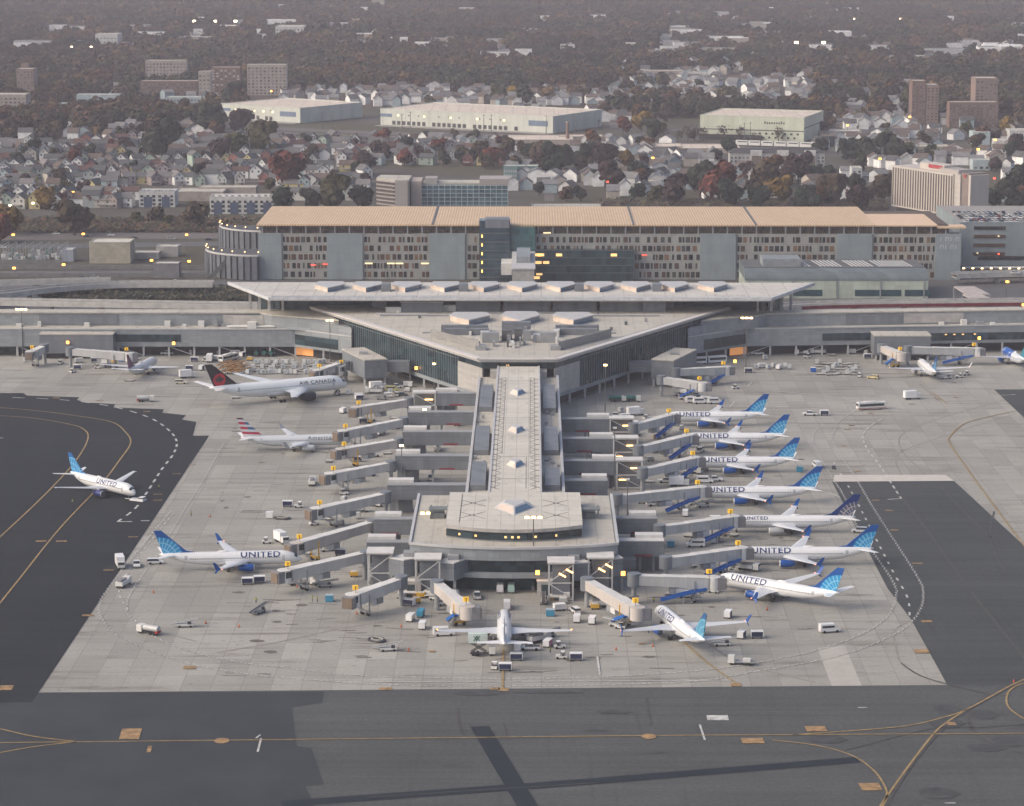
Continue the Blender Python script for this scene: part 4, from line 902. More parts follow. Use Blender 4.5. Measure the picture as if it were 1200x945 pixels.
def font_mesh(txt, size, fat=.0):
    cu = bpy.data.curves.new('lettering', 'FONT'); cu.body = txt; cu.size = size; cu.offset = fat; cu.space_character = 1.12
    o = bpy.data.objects.new('lettering', cu); COL.objects.link(o); dg = bpy.context.evaluated_depsgraph_get()
    me = bpy.data.meshes.new_from_object(o.evaluated_get(dg)); bpy.data.objects.remove(o)
    bm = bmesh.new(); bm.from_mesh(me); zs = [v.co.y for v in bm.verts]; xs_ = [v.co.x for v in bm.verts]; z0, z1 = min(zs), max(zs)
    for k in range(1, 6):
        bmesh.ops.bisect_plane(bm, geom=bm.verts[:]+bm.edges[:]+bm.faces[:], plane_co=(0, z0+(z1-z0)*k/6, 0), plane_no=(0,1,0))
    bmesh.ops.triangulate(bm, faces=bm.faces[:])
    V = [(v.co.x-min(xs_), v.co.y-z0) for v in bm.verts]; bm.verts.index_update(); Fs = [tuple(v.index for v in f.verts) for f in bm.faces]; bm.free()
    return V, Fs, max(xs_)-min(xs_), z1-z0
PROF = [(0,.03,-.42),(.010,.26,-.40),(.025,.47,-.33),(.045,.66,-.23),(.07,.82,-.13),(.10,.94,-.04),(.14,1,0),(.25,1,0),(.40,1,0),(.55,1,0),(.64,1,0),(.72,.95,.06),(.79,.84,.18),(.86,.66,.36),(.92,.45,.56),(.965,.27,.70),(1,.10,.80)]
def pint(t, k):
    for i in range(len(PROF)-1):
        if PROF[i][0] <= t <= PROF[i+1][0]:
            f = (t-PROF[i][0])/(PROF[i+1][0]-PROF[i][0]); return PROF[i][k]*(1-f)+PROF[i+1][k]*f
    return PROF[-1][k]
def airliner(label, L, R, span, zc, livery, loc, head, group=None, wsweep=.52, root=None, tail_h=12.3, winglet='split', eng_r=1.15, eng_l=4.6, ex=None, wx=.36):
    """nose towards +X; origin under the middle of the fuselage"""
    t = thing('airliner', label, 'airliner', (loc[0],loc[1],.0), head, group)
    kw = dict(world=False); lv = livery
    S = lambda u, a, k=1.: (L/2-u*L, cos(a)*R*pint(u,1)*k, zc+R*pint(u,2)+sin(a)*R*pint(u,1)*k*1.04)
    n = 20; us = [p[0] for p in PROF]
    fz = MB().loft([[S(u, 2*pi*i/n) for i in range(n)] for u in us]).build('fuselage', lv['fus'], t, smooth=True, **kw)
    def patch(name, u0, u1, a0, a1, mat, k=1.012, par=fz, m=4):
        mb = MB(); vs = [S(u0+(u1-u0)*i/m, a0+(a1-a0)*j/m, k) for i in range(m+1) for j in range(m+1)]
        mb.add(vs, [(i*(m+1)+j, i*(m+1)+j+1, (i+1)*(m+1)+j+1, (i+1)*(m+1)+j) for i in range(m) for j in range(m)]); return mb.build(name, mat, par, **kw)
    patch('windscreen', .030, .052, radians(32), radians(148), glassd, 1.03)
    dcol = M('door_outline', (.42,.44,.47), .4)
    for s_ in (0, 1):
        for u in (.118, .80):
            a0, a1 = radians(-14), radians(30)
            if s_: a0, a1 = pi-a1, pi-a0
            patch('door', u, u+.022*40/L, a0, a1, dcol, 1.006)
    # belly fairing
    MB().loft([[(L/2-u*L, cos(2*pi*i/12)*R*k, zc-R*.62+sin(2*pi*i/12)*R*.5*k) for i in range(12)] for u, k in ((.33,.3),(.38,.95),(.45,1.06),(.56,1.06),(.62,.8),(.67,.3))]).build('belly_fairing', lv.get('belly', plane_grey), t, smooth=True, **kw)
    # wings
    c0 = root or L*.19; xl = L/2-L*wx; yb = span/2-(.3 if winglet else 0); zr = zc-R*.48
    def foil(x, y, z, c, th):
        return [(x,y,z),(x-.08*c,y,z+th*.6),(x-.35*c,y,z+th),(x-c,y,z+.02*c),(x-.5*c,y,z-th*.35),(x-.08*c,y,z-th*.4)]
    for s_ in (1, -1):
        mb = MB(); ring = []
        for f, cf, thf in ((.06,1.,.11),(.36,.58,.105),(1.,.21,.09)):
            y = yb*f; x = xl-(y-R*.8)*wsweep; c = c0*cf; ring.append(foil(x, s_*y, zr+y*.088+(f**2)*.35, c, c*thf))
        if s_ < 0: ring = [r[::-1] for r in ring]
        wg = mb.loft(ring).build('wing', lv.get('wing', plane_grey), t, smooth=40, **kw)
        x, y, z, c = xl-(yb-R*.8)*wsweep, yb, zr+yb*.088+.35, c0*.21
        if winglet:
            def blade(pts): 
                m2 = MB(); m2.add([(p[0], s_*p[1]+d, p[2]) for d in (-.06,.06) for p in pts], [(3,2,1,0),(4,5,6,7)]+[(i,(i+1)%4,4+(i+1)%4,4+i) for i in range(4)]); return m2
            blade([(x,y,z),(x-1.7,y+.7,z+2.2),(x-2.5,y+.8,z+2.3),(x-c,y,z)]).build('winglet', lv['wlet'], wg, **kw)
            if winglet == 'split': blade([(x-.5,y,z),(x-1.5,y+.35,z-1.0),(x-2.,y+.4,z-1.05),(x-c*.9,y,z)]).build('winglet', lv['wlet'], wg, **kw)
        # engine
        ye = span*.138 if L < 50 else span*.165; xe = (xl-(ye-R*.8)*wsweep)+eng_l*.62; ze = zr-.62*eng_r-.25
        rs = [(0,.80),(.06,.92),(.2,1.),(.5,1.),(.78,.86),(.93,.66),(1.,.58)]
        en = MB().loft([[(xe-u*eng_l, s_*ye+cos(2*pi*i/16)*eng_r*k, ze+sin(2*pi*i/16)*eng_r*k) for i in range(16)] for u, k in rs]).build('engine', lv['eng'], t, smooth=45, **kw)
        MB().loft([[(xe+.05-u, s_*ye+cos(2*pi*i/16)*eng_r*k, ze+sin(2*pi*i/16)*eng_r*k) for i in range(16)] for u, k in ((0,.84),(-.03,.88),(.25,.965))], cap=False).build('intake_lip', offw, en, smooth=True, **kw)
        MB().add([(xe+.07, s_*ye+cos(2*pi*i/16)*eng_r*.82, ze+sin(2*pi*i/16)*eng_r*.82) for i in range(16)], [tuple(range(16))]).build('fan', dsteel, en, **kw)
        MB().loft([[(xe-eng_l*u, s_*ye+cos(2*pi*i/10)*eng_r*k, ze+.05+sin(2*pi*i/10)*eng_r*k) for i in range(10)] for u, k in ((.9,.5),(1.12,.3))]).build('exhaust_cone', dsteel, en, **kw)
        MB().add([(xe-eng_l*.25,s_*ye-.14,ze+eng_r*.8),(xe-eng_l*1.1,s_*ye-.14,ze+eng_r*.6),(xe-eng_l*1.5,s_*ye-.14,zr+ye*.088+.1),(xe-eng_l*.75,s_*ye-.14,zr+ye*.088+.3)]+[(xe-eng_l*.25,s_*ye+.14,ze+eng_r*.8),(xe-eng_l*1.1,s_*ye+.14,ze+eng_r*.6),(xe-eng_l*1.5,s_*ye+.14,zr+ye*.088+.1),(xe-eng_l*.75,s_*ye+.14,zr+ye*.088+.3)],
          [(0,1,2,3),(7,6,5,4),(0,4,5,1),(1,5,6,2),(2,6,7,3),(3,7,4,0)]).build('pylon', plane_grey, en, **kw)
        # tailplane
        xt = -L/2+L*.125; zt = zc+R*.62; hs = span*.20
        rg_ = [foil(xt, s_*R*.2, zt, L*.10, .28), foil(xt-hs*.62, s_*hs, zt+hs*.11, L*.038, .1)]
        if s_ < 0: rg_ = [r[::-1] for r in rg_]
        MB().loft(rg_).build('tailplane', lv.get('tp', white), t, smooth=40, **kw)
        # main gear
        xg = L/2-L*.515; yg = span*.082
        g = MB().tube((xg,s_*yg,1.),(xg,s_*yg,zr),.16).build('landing_gear', steel, t, **kw)
        for dy in (-.35,.35):
            for dx in ((0,) if L < 50 else (-.75,.75)): MB().tube((xg+dx,s_*yg+dy-.2,.58),(xg+dx,s_*yg+dy+.2,.58),.58,n=12).build('wheel', dark, g, **kw)
    xg = L/2-L*.10; g = MB().tube((xg,0,.5),(xg,0,zc-R*.7),.11).build('landing_gear', steel, t, **kw)
    for dy in (-.25,.25): MB().tube((xg,dy-.13,.38),(xg,dy+.13,.38),.38,n=10).build('wheel', dark, g, **kw)
    # fin
    zb = zc+R*.80; xb = -L/2+L*.035; fc = L*.155; ht = tail_h
    prof = [(xb+fc*1.55, zb-.1),(xb+fc*1.02, zb+.55),(xb+fc*.30-fc*.42, ht),(xb-fc*.42+fc*.02-fc*.09, ht),(xb, zb-.35)]
    prof = [(xb+fc*1.6, zb+R*.12),(xb+fc*1.0, zb+.95),(xb-fc*.10, ht),(xb-fc*.44, ht),(xb-.1, zb-.25),(xb+fc*.5, zb-.3)]
    w_ = (.05,.22,.08,.08,.16,.3); vs = [(p[0],d*q,p[1]) for d in (-1,1) for p, q in zip(prof, w_)]; m_ = len(prof)
    fin = MB().add(vs, [tuple(range(m_)), tuple(range(2*m_-1,m_-1,-1))]+[((i+1)%m_,i,m_+i,m_+(i+1)%m_) for i in range(m_)]).build('tail_fin', lv['fin'], t, **kw)
    if lv.get('roundel'):
        rx, rz_, rr = lv['roundel']
        for s_ in (1,-1):
            yy = s_*.31
            MB().add([(rx+rr*cos(k*pi/12),yy,rz_+rr*sin(k*pi/12)) for k in range(24)], [tuple(range(24))]).build('roundel', M('roundel_red', (.48,.015,.03), .4), fin, **kw)
            leaf = [(0,1.),(.16,.62),(.36,.72),(.30,.30),(.62,.48),(.72,.28),(.95,.16),(.55,-.22),(.62,-.38),(.08,-.34),(.07,-.85),(-.07,-.85),(-.08,-.34),(-.62,-.38),(-.55,-.22),(-.95,.16),(-.72,.28),(-.62,.48),(-.30,.30),(-.36,.72),(-.16,.62)]
            MB().add([(rx+p[0]*rr*.8,yy+s_*.03,rz_+p[1]*rr*.8) for p in leaf]+[(rx,yy+s_*.03,rz_)], [(i,(i+1)%21,21) for i in range(21)]).build('leaf_mark', M('fin_black', (.02,.012,.015), .4), fin, **kw)
    # titles
    for txt, size, xs_, zlo, mat, fat in lv.get('titles', ()):
        V, Fs, W, Hh = font_mesh(txt, size, fat); W *= lv.get('wide',1.22); V = [(a*lv.get('wide',1.22), b_) for a, b_ in V]
        for s_ in (1, -1):
            vs = []
            for a, b_ in V:
                ph = (zlo+b_)/R; x = (L/2-xs_-a) if s_ > 0 else (L/2-xs_-W+a)
                vs.append((x, s_*cos(ph)*(R+.035), zc+sin(ph)*(R*1.04+.035)))
            o = MB().add(vs, Fs).build('lettering', mat, fz, **kw)
    MB().loft([[(L/2-L*u+0, .5*k*cos(pi*i/6), zc+R*1.0+.45*k*sin(pi*i/6)) for i in range(7)]+[(L/2-L*u,0,zc+R*.9)] for u, k in ((.50,.05),(.53,1),(.57,1),(.60,.05))]).build('radome', lv['fus'] if 'fus' in lv else white, t, smooth=True, **kw)
    for s_ in (1,-1): MB().obox((xl-(yb-R*.8)*wsweep+.2, s_*yb, zr+yb*.088+.35), .15,.15,.1).build('navigation_light', lv.get('nav', lampo), t, **kw)
    return t
ub = M('livery_blue', (.006,.07,.30), .4, var=.05); ubt = M('title_navy', (.012,.03,.13), .4)
UF = lambda L, R, zc, nm: fus_mat(nm, (.70,.71,.72), L=L, zwin=zc+.32, x0=-L*.30, x1=L*.5-L*.135)
FINS = {}
def finL(L, kind='b'):
    k = (kind, L)
    if k not in FINS: FINS[k] = globe_fin('globe_fin', (.006,.075,.30), (.012,.24,.50), (.24,.50,.68), -L/2+L*.02-1.2, 3.2, 7.0) if kind == 'b' else globe_fin('gold_globe_fin', (.008,.03,.15), (.06,.075,.15), (.42,.38,.34), -L/2-.6, 3.2, 6.8)
    return FINS[k]
B_FIN = lambda nm, L: globe_fin(nm, (.006,.075,.30), (.012,.24,.50), (.24,.50,.68), -L/2+L*.02-1.2, 3.2, 7.0)
ufin42 = B_FIN('globe_fin', 41.); gold = globe_fin('gold_globe_fin', (.008,.03,.15), (.06,.075,.15), (.42,.38,.34), -21.2, 3.2, 6.6)
NAVON = EM('nav_glow', (1.,.35,.2), 1.5)
uf42 = UF(41.,1.95,3.5,'liner_white'); T_NEW = [('UNITED', 2.5, 6.4, .45, ubt, .05)]
LV_U = dict(fus=uf42, fin=ufin42, eng=ub, wlet=ub, titles=T_NEW, nav=NAVON, belly=M('belly_grey', (.42,.44,.47), .4))
LV_G = dict(fus=uf42, fin=gold, eng=M('nacelle_grey', (.42,.43,.44), .35), wlet=ub, titles=[('UNITED', 1.6, 6.4, .95, ubt, .03)], nav=NAVON, belly=MATS['belly_grey'])
def rowplane(tx, ty, L, liv, lab, head=pi, grp='airliners parked nose-in along the right side of the pier'):
    p = G(tx, ty, 5.0); x = p[0]+cos(head)*L/2; y = p[1]+sin(head)*L/2
    return airliner(lab, L, 1.95, 35.8, 3.5, dict(liv, fin=finL(L, 'g' if liv is LV_G else 'b')), (x,y), head, grp)
# photographed tail-cone tips of the right-hand row, far to near
LB = 'white airliner with blue globe tail, '
rowplane(897,484,39.,LV_U,LB+'farthest of the row right of the pier')
rowplane(921,509,39.,LV_U,LB+'second from far end of the row right of pier')
rowplane(933,537,38.5,LV_U,LB+'third from far end of the row right of pier')
rowplane(959,572,42.5,LV_U,LB+'middle of the seven right of the pier')
rowplane(1003,606,41.6,LV_G,'white airliner with grey engines and gold-lined globe tail, right of the pier')
rowplane(1024,643,43.,LV_U,LB+'sixth from far end of the row right of pier')
p, q = G(852,684,3.8), G(990,690,4.2)
def twopt(nose, tail, L, z=3.9):
    p = G(*nose,z-1.15); q = G(*tail,z+1.15); h = atan2(p[1]-q[1], p[0]-q[0]); return ((p[0]+q[0])/2, (p[1]+q[1])/2), h
c, h = twopt((839,679),(983,695),41.); airliner(LB+'nearest of the row right of pier', 41.,1.95,35.8,3.5,LV_U,c,h,'airliners parked nose-in along the right side of the pier')
c, h = twopt((356,655),(184,650),41.); airliner('white airliner with blue globe tail and blue engine, alone left of the pier', 42.2,1.95,35.8,3.5,LV_U,c,h)
c, h = twopt((768,714),(828,752),41.); airliner('white airliner nosed up to the pier head at a slant, teal tail towards the viewer', 39.5,1.95,35.8,3.5,dict(LV_U, fin=globe_fin('teal_globe_fin', (.012,.085,.24), (.02,.20,.36), (.22,.46,.58), -20., 3.2, 7.5)),c,h)
c, h = twopt((592,718),(590,757),38.)
airliner('white airliner seen from behind, parked straight in at the pier head', 37.5,1.95,35.8,3.5,dict(LV_U, fin=M('grey_fin', (.35,.37,.42), .4), wlet=white, eng=MATS['nacelle_grey'], titles=[('UNITED',1.5,5.,.95,ubt,.01)], nav=lampo),c,pi/2+.01,winglet=None)
A319 = dict(LV_U, fus=UF(33.8,1.98,3.6,'small_liner_white'), fin=globe_fin('small_globe_fin', (.01,.10,.32), (.02,.20,.46), (.20,.45,.65), -16., 3.0, 7.4), titles=[('UNITED',2.2,7.6,.45,ubt,.05)], eng=M('violet_blue', (.02,.03,.16), .4), nav=MATS['white_paint'])
c, h = twopt((156,578),(85,554),33.8); airliner('white airliner pushed back onto the dark taxiway behind a low tug', 33.8,1.98,34.1,3.6,A319,c,h,winglet=None,tail_h=11.8)
# silver-grey with striped tail
LV_A = dict(wide=1.15, fus=fus_mat('liner_silver', (.58,.61,.63), L=39.5, zwin=3.82, x0=-12, x1=14.4), fin=stripe_fin('striped_fin'), eng=M('nacelle_silver', (.48,.50,.52), .35), wlet=M('winglet_dark', (.25,.28,.32), .4), titles=[('American',2.0,5.6,.45,M('title_slate', (.05,.07,.10), .4),.0)], nav=white)
c, h = twopt((408,517),(284,513),39.5); t = airliner('silver airliner with red, white and blue striped tail, left of the pier', 39.5,1.95,35.8,3.5,LV_A,c,h,winglet='blade')
mb = MB().add([(14.2,-1.93,4.3),(15.2,-1.9,4.3),(14.6,-1.72,5.0),(13.6,-1.75,5.0)], [(0,1,2,3)]); mb.build('emblem', redp, t, world=False)
# the wide-body
LV_C = dict(wide=1.2, fus=fus_mat('widebody_white', (.76,.79,.80), L=59.5, zwin=5.7, x0=-19, x1=22.5), fin=M('fin_black', (.02,.012,.015), .4), eng=M('nacelle_black', (.02,.022,.03), .3), wlet=white, titles=[('AIR CANADA',2.0,6.5,.75,M('title_black', (.02,.02,.025), .4),.02)], roundel=(-25.7,10.4,2.6), wing=M('wing_pale', (.55,.59,.62), .35), nav=white)
c, h = twopt((412,448),(241,457),59.5,5.8); airliner('big white wide-body airliner with a black tail bearing a red roundel', 59.5,2.95,60.1,5.2,LV_C,c,h,winglet=None,wx=.305,tail_h=16.9,eng_r=1.8,eng_l=6.6,wsweep=.62)
# smaller aircraft at the far stands
LV_D = dict(fus=fus_mat('far_liner_white', (.70,.70,.70), L=34, zwin=3.8, x0=-9, x1=12), fin=M('fin_maroon', (.10,.02,.09), .4), eng=MATS['nacelle_grey'], wlet=white, nav=white)
c, h = twopt((187,421),(145,436),34); airliner('white airliner with a dark maroon tail at the left wing', 35,1.9,34.5,3.5,LV_D,c,h,winglet=None,tail_h=11.5)
c, h = twopt((1075,423),(1100,438),34); airliner('white airliner with slim blue tail at the right wing', 34,1.85,34.,3.4,dict(LV_U, fus=LV_D['fus'], eng=MATS['nacelle_grey'], titles=[], wlet=white, fin=globe_fin('far_globe_fin', (.02,.08,.24), (.03,.16,.34), (.15,.3,.45), -17., 3., 6.)),c,h,winglet='blade',tail_h=11.2)
def bluepaint(nt, c, P, x, y, z):
    k = mth(nt, 'LESS_THAN', mth(nt, 'ABSOLUTE', mth(nt, 'SUBTRACT', x, 8.)), 9.); n_ = mth(nt, 'GREATER_THAN', noise_(nt, vscale(nt, P, .5, .5, .5), 1., 3.), .42)
    return mix(nt, mth(nt, 'MULTIPLY', k, n_), c, (.015,.10,.42))
c, h = twopt((1172,409),(1206,424),34); airliner('airliner with a blue and white patterned body at the far right stand', 34,1.95,33.,3.4,dict(LV_U, fus=fus_mat('patterned_blue', (.62,.66,.70), L=34, zwin=3.7, x0=-9, x1=12, paint=bluepaint), titles=[], eng=ub, wlet=white, fin=M('fin_green_blue', (.03,.20,.28), .4)),c,h,winglet='blade',tail_h=11.2)
# ================================================================= JET BRIDGES
tun = panelmat('bridge_panel', (.48,.482,.475), 2.4, 8., .06, .8, .4); tunw = panelmat('bridge_panel_beige', (.50,.46,.43), 2.4, 8., .06, .8, .5); tund = wallg2
broof = M('bridge_roof', (.58,.57,.55), .6, var=.1)
def jetbridge(label, pin, pout, zi=8.4, zo=7.0, cab=None, mat=None, chute=False, chute_len=13., pull=None, sign=True):
    a = Vector(G(*pin, zi)); b = Vector(G(*pout, zo)); d = b-a; b = b-Vector((d.x,d.y,0)).normalized()*(4.6 if pull is None else pull); d = b-a; Lh = hypot(d.x,d.y); u = Vector((d.x/Lh,d.y/Lh,0)); q = Vector((-u.y,u.x,0))
    t = thing('jet_bridge', label, 'jet bridge', (b.x-u.x*5,b.y-u.y*5,0), 0, 'jet bridges of the terminal'); mat = mat or tun
    MB().tube((a.x,a.y,zi-3.4),(a.x,a.y,zi+.3),1.9,n=14).build('rotunda', tund, t, smooth=40); MB().tube((a.x,a.y,0),(a.x,a.y,zi-3.41),.7,n=10).build('rotunda_column', steel, t)
    segs = [(0.03,.40,2.7,2.7),(.38,.70,3.0,2.95),(.68,1.,3.3,3.2)]
    for i, (s0, s1, w_, h_) in enumerate(segs):
        p0 = a+d*s0; p1 = a+d*s1; o = Vector((0,0,-h_/2-.0-.12*(2-i)))
        sg = MB(); sg.bar(p0+o, p1+o, w_, h_); sg = sg.build('tunnel_section', mat, t)
        MB().bar(p0+Vector((0,0,.06-.12*(2-i))), p1+Vector((0,0,.06-.12*(2-i))), w_+.15, .12).build('roof_strip', broof, sg)
        m2 = MB(); m2.bar(p1+o-d.normalized()*.35, p1+o, w_+.25, h_+.2); m2.build('end_frame', steel, sg)
    cabdir = cab if cab is not None else atan2(u.y,u.x); cu = Vector((cos(cabdir),sin(cabdir),0)); e = b+u*1.4
    cb = MB().tube((e.x,e.y,zo-3.5),(e.x,e.y,zo+.1),2.1,n=14).build('cab', offw if mat is tun else tunw, t, smooth=40)
    MB().obox((e.x+cu.x*1.9,e.y+cu.y*1.9,zo-1.75), 1.5,1.75,1.7, cabdir).build('cab_hood', M('bellows_grey', (.20,.20,.21), .8), cb); MB().obox((e.x+cu.x*3.55,e.y+cu.y*3.55,zo-1.85), .12,1.45,1.45, cabdir).build('cab_opening', M('cab_inside', (.16,.12,.09), .7), cb)
    MB().obox((e.x-cu.x*.2+q.x*1.6,e.y-cu.y*.2+q.y*1.6,zo-1.2), .9,.5,.9, cabdir).build('cab_window', glassd, cb)
    # drive column with bogie
    w0 = a+d*.80
    dc = MB().bar((w0.x+q.x*1.7,w0.y+q.y*1.7,.9),(w0.x+q.x*1.7,w0.y+q.y*1.7,w0.z-1),.4,.4).bar((w0.x-q.x*1.7,w0.y-q.y*1.7,.9),(w0.x-q.x*1.7,w0.y-q.y*1.7,w0.z-1),.4,.4).bar((w0.x+q.x*1.9,w0.y+q.y*1.9,1.1),(w0.x-q.x*1.9,w0.y-q.y*1.9,1.1),.7,.6).build('drive_column', yellowp if mat is tunw else steel, t)
    for s_ in (-1,1): MB().tube((w0.x+q.x*(s_*1.2-.3),w0.y+q.y*(s_*1.2-.3),.6),(w0.x+q.x*(s_*1.2+.3),w0.y+q.y*(s_*1.2+.3),.6),.6,n=12).build('wheel', dark, dc)
    for f, sz in ((.62,1.0),(.54,.8)):
        p = a+d*f; MB().obox((p.x,p.y,p.z-4.2), 1.3,1.2,.85, atan2(u.y,u.x)).build('air_unit', offw if f > .6 else steel, t)
    # service stair
    p = a+d*.93-q*2.4; st_ = MB(); 
    for k in range(6): st_.obox((p.x-u.x*(k*.75),p.y-u.y*(k*.75),zo-3.6-k*.58), .5,.6,.06, atan2(u.y,u.x))
    st_.bar((p.x+.3*u.x,p.y+.3*u.y,zo-2.7),(p.x-u.x*4.2,p.y-u.y*4.2,zo-6.2),.08,.08); st_.build('service_stair', steel, t)
    if sign:
        sgn = MB().tube((e.x-u.x*1.2,e.y-u.y*1.2,zo),(e.x-u.x*1.2,e.y-u.y*1.2,zo+.9),.12).build('sign_post', steel, t); MB().obox((e.x-u.x*1.2,e.y-u.y*1.2,zo+1.65), 0.75,.35,.62, .25).build('gate_sign', sign_y, sgn)
        MB().obox((e.x-u.x*1.2+.1,e.y-u.y*1.2-.56,zo+1.65), .12,.02,.55, .25).build('sign_numeral', M('sign_brown', (.25,.12,.02), .6), sgn)
    if chute:
        p0 = b-u*1.0-q*(2.3 if q.y > 0 else -2.3); p1 = p0-u*chute_len; c_ = MB(); c_.bar((p0.x,p0.y,zo-2.9),(p1.x,p1.y,1.1),1.5,.35); cc = c_.build('baggage_slide', blue_p, t)
        for s_ in (-1,1): m2 = MB(); m2.bar((p0.x+q.x*s_*.72,p0.y+q.y*s_*.72,zo-2.5),(p1.x+q.x*s_*.72,p1.y+q.y*s_*.72,1.5),.1,.55); m2.build('side_rail', blue_p, cc)
        m2 = MB(); m2.bar((p1.x,p1.y,0),(p1.x,p1.y,1.1),.3,.3); p2 = p0.lerp(p1,.5); m2.bar((p2.x,p2.y,0),(p2.x,p2.y,2.2),.3,.3); m2.build('slide_leg', steel, cc)
    return t
JL = lambda k: 'jet bridge on the left of the pier, %s counting from the far end' % k
JR = lambda k: 'jet bridge with a blue slide right of the pier, %s from far end' % k
for i, (pi_, po, mt, nm) in enumerate((((479,467),(408,478),tunw,'first'),((473,490),(393,506),tun,'second'),((467,514),(390,527),tunw,'third'),((458,541),(377,556),tun,'fourth'),((452,577),(361,597),tun,'fifth'),((437,610),(338,638),tunw,'sixth'),((428,646),(322,670),tun,'seventh'))):
    jetbridge(JL(nm), pi_, po, mat=mt, cab=-2.4 if i else -1.9)
jetbridge('grey jet bridge slanting from the front left of the pier head, turquoise container before it', (470,676),(403,699), cab=-1.9)
jetbridge('pale jet bridge running to the nose of the airliner seen from behind', (512,681),(553,714), cab=.1, mat=tunw, chute=True, chute_len=6)
jetbridge('pale jet bridge running to the slanting airliner at the pier head', (688,678),(754,715), cab=.2, mat=tunw, chute=True, chute_len=7)
for i, (pi_, po, nm) in enumerate((((742,497),(790,484),'first'),((748,523),(812,508),'second'),((753,549),(820,534),'third'),((723,580),(830,569),'fourth'),((773,616),(868,603),'fifth'),((780,653),(878,640),'sixth'),((743,673),(849,676),'seventh'))):
    jetbridge(JR(nm), pi_, po, cab=.25 if i < 6 else .05, chute=True)
jetbridge('stubby jet bridge standing empty at the left wing', (52,404),(30,413), cab=-1.6)
jetbridge('long pale jet bridge reaching the maroon-tailed airliner', (82,408),(160,414), cab=.3)
jetbridge('farther of two jet bridges at the wide-body nose', (405,424),(390,430), cab=-2.6)
jetbridge('nearer of two jet bridges at the wide-body nose', (399,424),(366,435), cab=-2.2)
jetbridge('pale jet bridge sloping down to the slim blue tailed airliner', (1033,404),(1062,415), cab=.3, mat=tunw, chute=True, chute_len=5)
jetbridge('long jet bridge reaching the blue patterned airliner', (1064,406),(1153,408), cab=.2, chute=True)
jetbridge('farther jet bridge standing empty near the white articulated bus', (792,432),(858,429), cab=.3, chute=True, chute_len=7)
jetbridge('nearer jet bridge standing empty beside the rows of white pickups', (775,441),(832,449), cab=.1, chute=True, chute_len=6)
# fixed walkways between the pier and the jet bridges
def walkway(label, px_in, px_out, py, z1=9.9, z0=4.9, w_=3.4, tower=False, boxroof=False):
    a = Vector(G(px_in,py,z1)); b = Vector(G(px_out,py,z1)); y = (a.y+b.y)/2; sx_ = -1 if b.x < a.x else 1
    xi = sx_*(15.7 if a.y > 812 else 30.2); t = thing('fixed_walkway', label, 'walkway', ((xi+b.x)/2,y,0), 0, 'fixed walkways of the pier'); x0, x1 = sorted((xi, b.x))
    MB().box(x0,y-w_/2,z0,x1,y+w_/2,z1-.3).build('enclosure', tund, t); MB().box(x0,y-w_/2-.15,z1-.3,x1,y+w_/2+.15,z1).build('roof', steel if not boxroof else broof, t)
    for x in (x1-3 if sx_ > 0 else x0+3, (x0+x1)/2): MB().box(x-.4,y-.4,0,x+.4,y+.4,z0).build('column', steel, t)
    xm = xi+sx_*8; MB().box(xm-2.6,y-w_/2-.06,z0+.15,xm+2.6,y-w_/2-.01,z0+.75).build('red_stripe', M('red_stripe', (.22,.03,.045), .6), t)
    xo = b.x; ux = xo-sx_*4.4
    xa, xb = sorted((xo-sx_*8.4, xo-sx_*.2)); ru = MB().box(xa,y+w_/2-.2,z1+.02,xb,y+w_/2+3.6,z1+.9).build('lift_roof', broof, t); MB().box(xa+.4,y+w_/2+.02,0,xb-.4,y+w_/2+3.2,z1).build('lift_shaft', wallg2, t)
    if tower:
        xa, xb = sorted((xo-sx_*0, xo+sx_*8.4)); mb = MB()
        for x in (xa,xb):
            for yy in (y-w_/2,y+w_/2+1.5): mb.box(x-.2,yy-.2,0,x+.2,yy+.2,z1)
        for z in (0.6,5.,z1-.2): mb.box(xa,y-w_/2-.15,z-.15,xb,y-w_/2+.15,z+.15)
        mb.bar((xa,y-w_/2-.1,z1-.3),(xb,y-w_/2-.1,5.2),.2,.2); mb.bar((xa,y-w_/2-.1,5.),(xb,y-w_/2-.1,.8),.2,.2)
        fr = mb.build('stair_frame', offw, t); MB().box(xa-.3,y-w_/2-.4,z1+.01,xb+.3,y+w_/2+1.8,z1+.35).build('roof_plate', broof, fr); MB().box(xa+.3,y+.4,.2,xb-.3,y+w_/2+1.3,z1-.1).build('stair_core', wallg2, fr)
        MB().box(xa+4.5,y-w_/2-.25,7.2,xa+7.6,y-w_/2-.18,7.7).build('strip_light', lamp_strip, fr); MB().box(xa+.6,y-w_/2-.25,3.2,xa+3.2,y-w_/2-.18,3.7).build('strip_light', lamp_strip, fr)
    return t
WL = lambda k, s_: 'grey fixed walkway on the %s of the pier, %s from the far end' % (s_, k)
for (pi_, po, py, tw, nm) in ((560,510,460,True,'first'),(557,478,482,False,'second'),(554,472,505,False,'third'),(551,463,533,False,'fourth'),(547,454,567,False,'fifth'),(490,438,607,False,'sixth'),(483,430,634,False,'seventh')):
    walkway(WL(nm,'left'), pi_, po, py, tower=tw)
for (pi_, po, py, tw, nm) in ((660,715,490,True,'first'),(661,719,513,True,'second'),(663,723,539,True,'third'),(664,712,562,False,'fourth'),(722,770,606,False,'fifth'),(725,778,632,False,'sixth')):
    walkway(WL(nm,'right'), pi_, po, py, tower=tw, boxroof=nm == 'sixth')
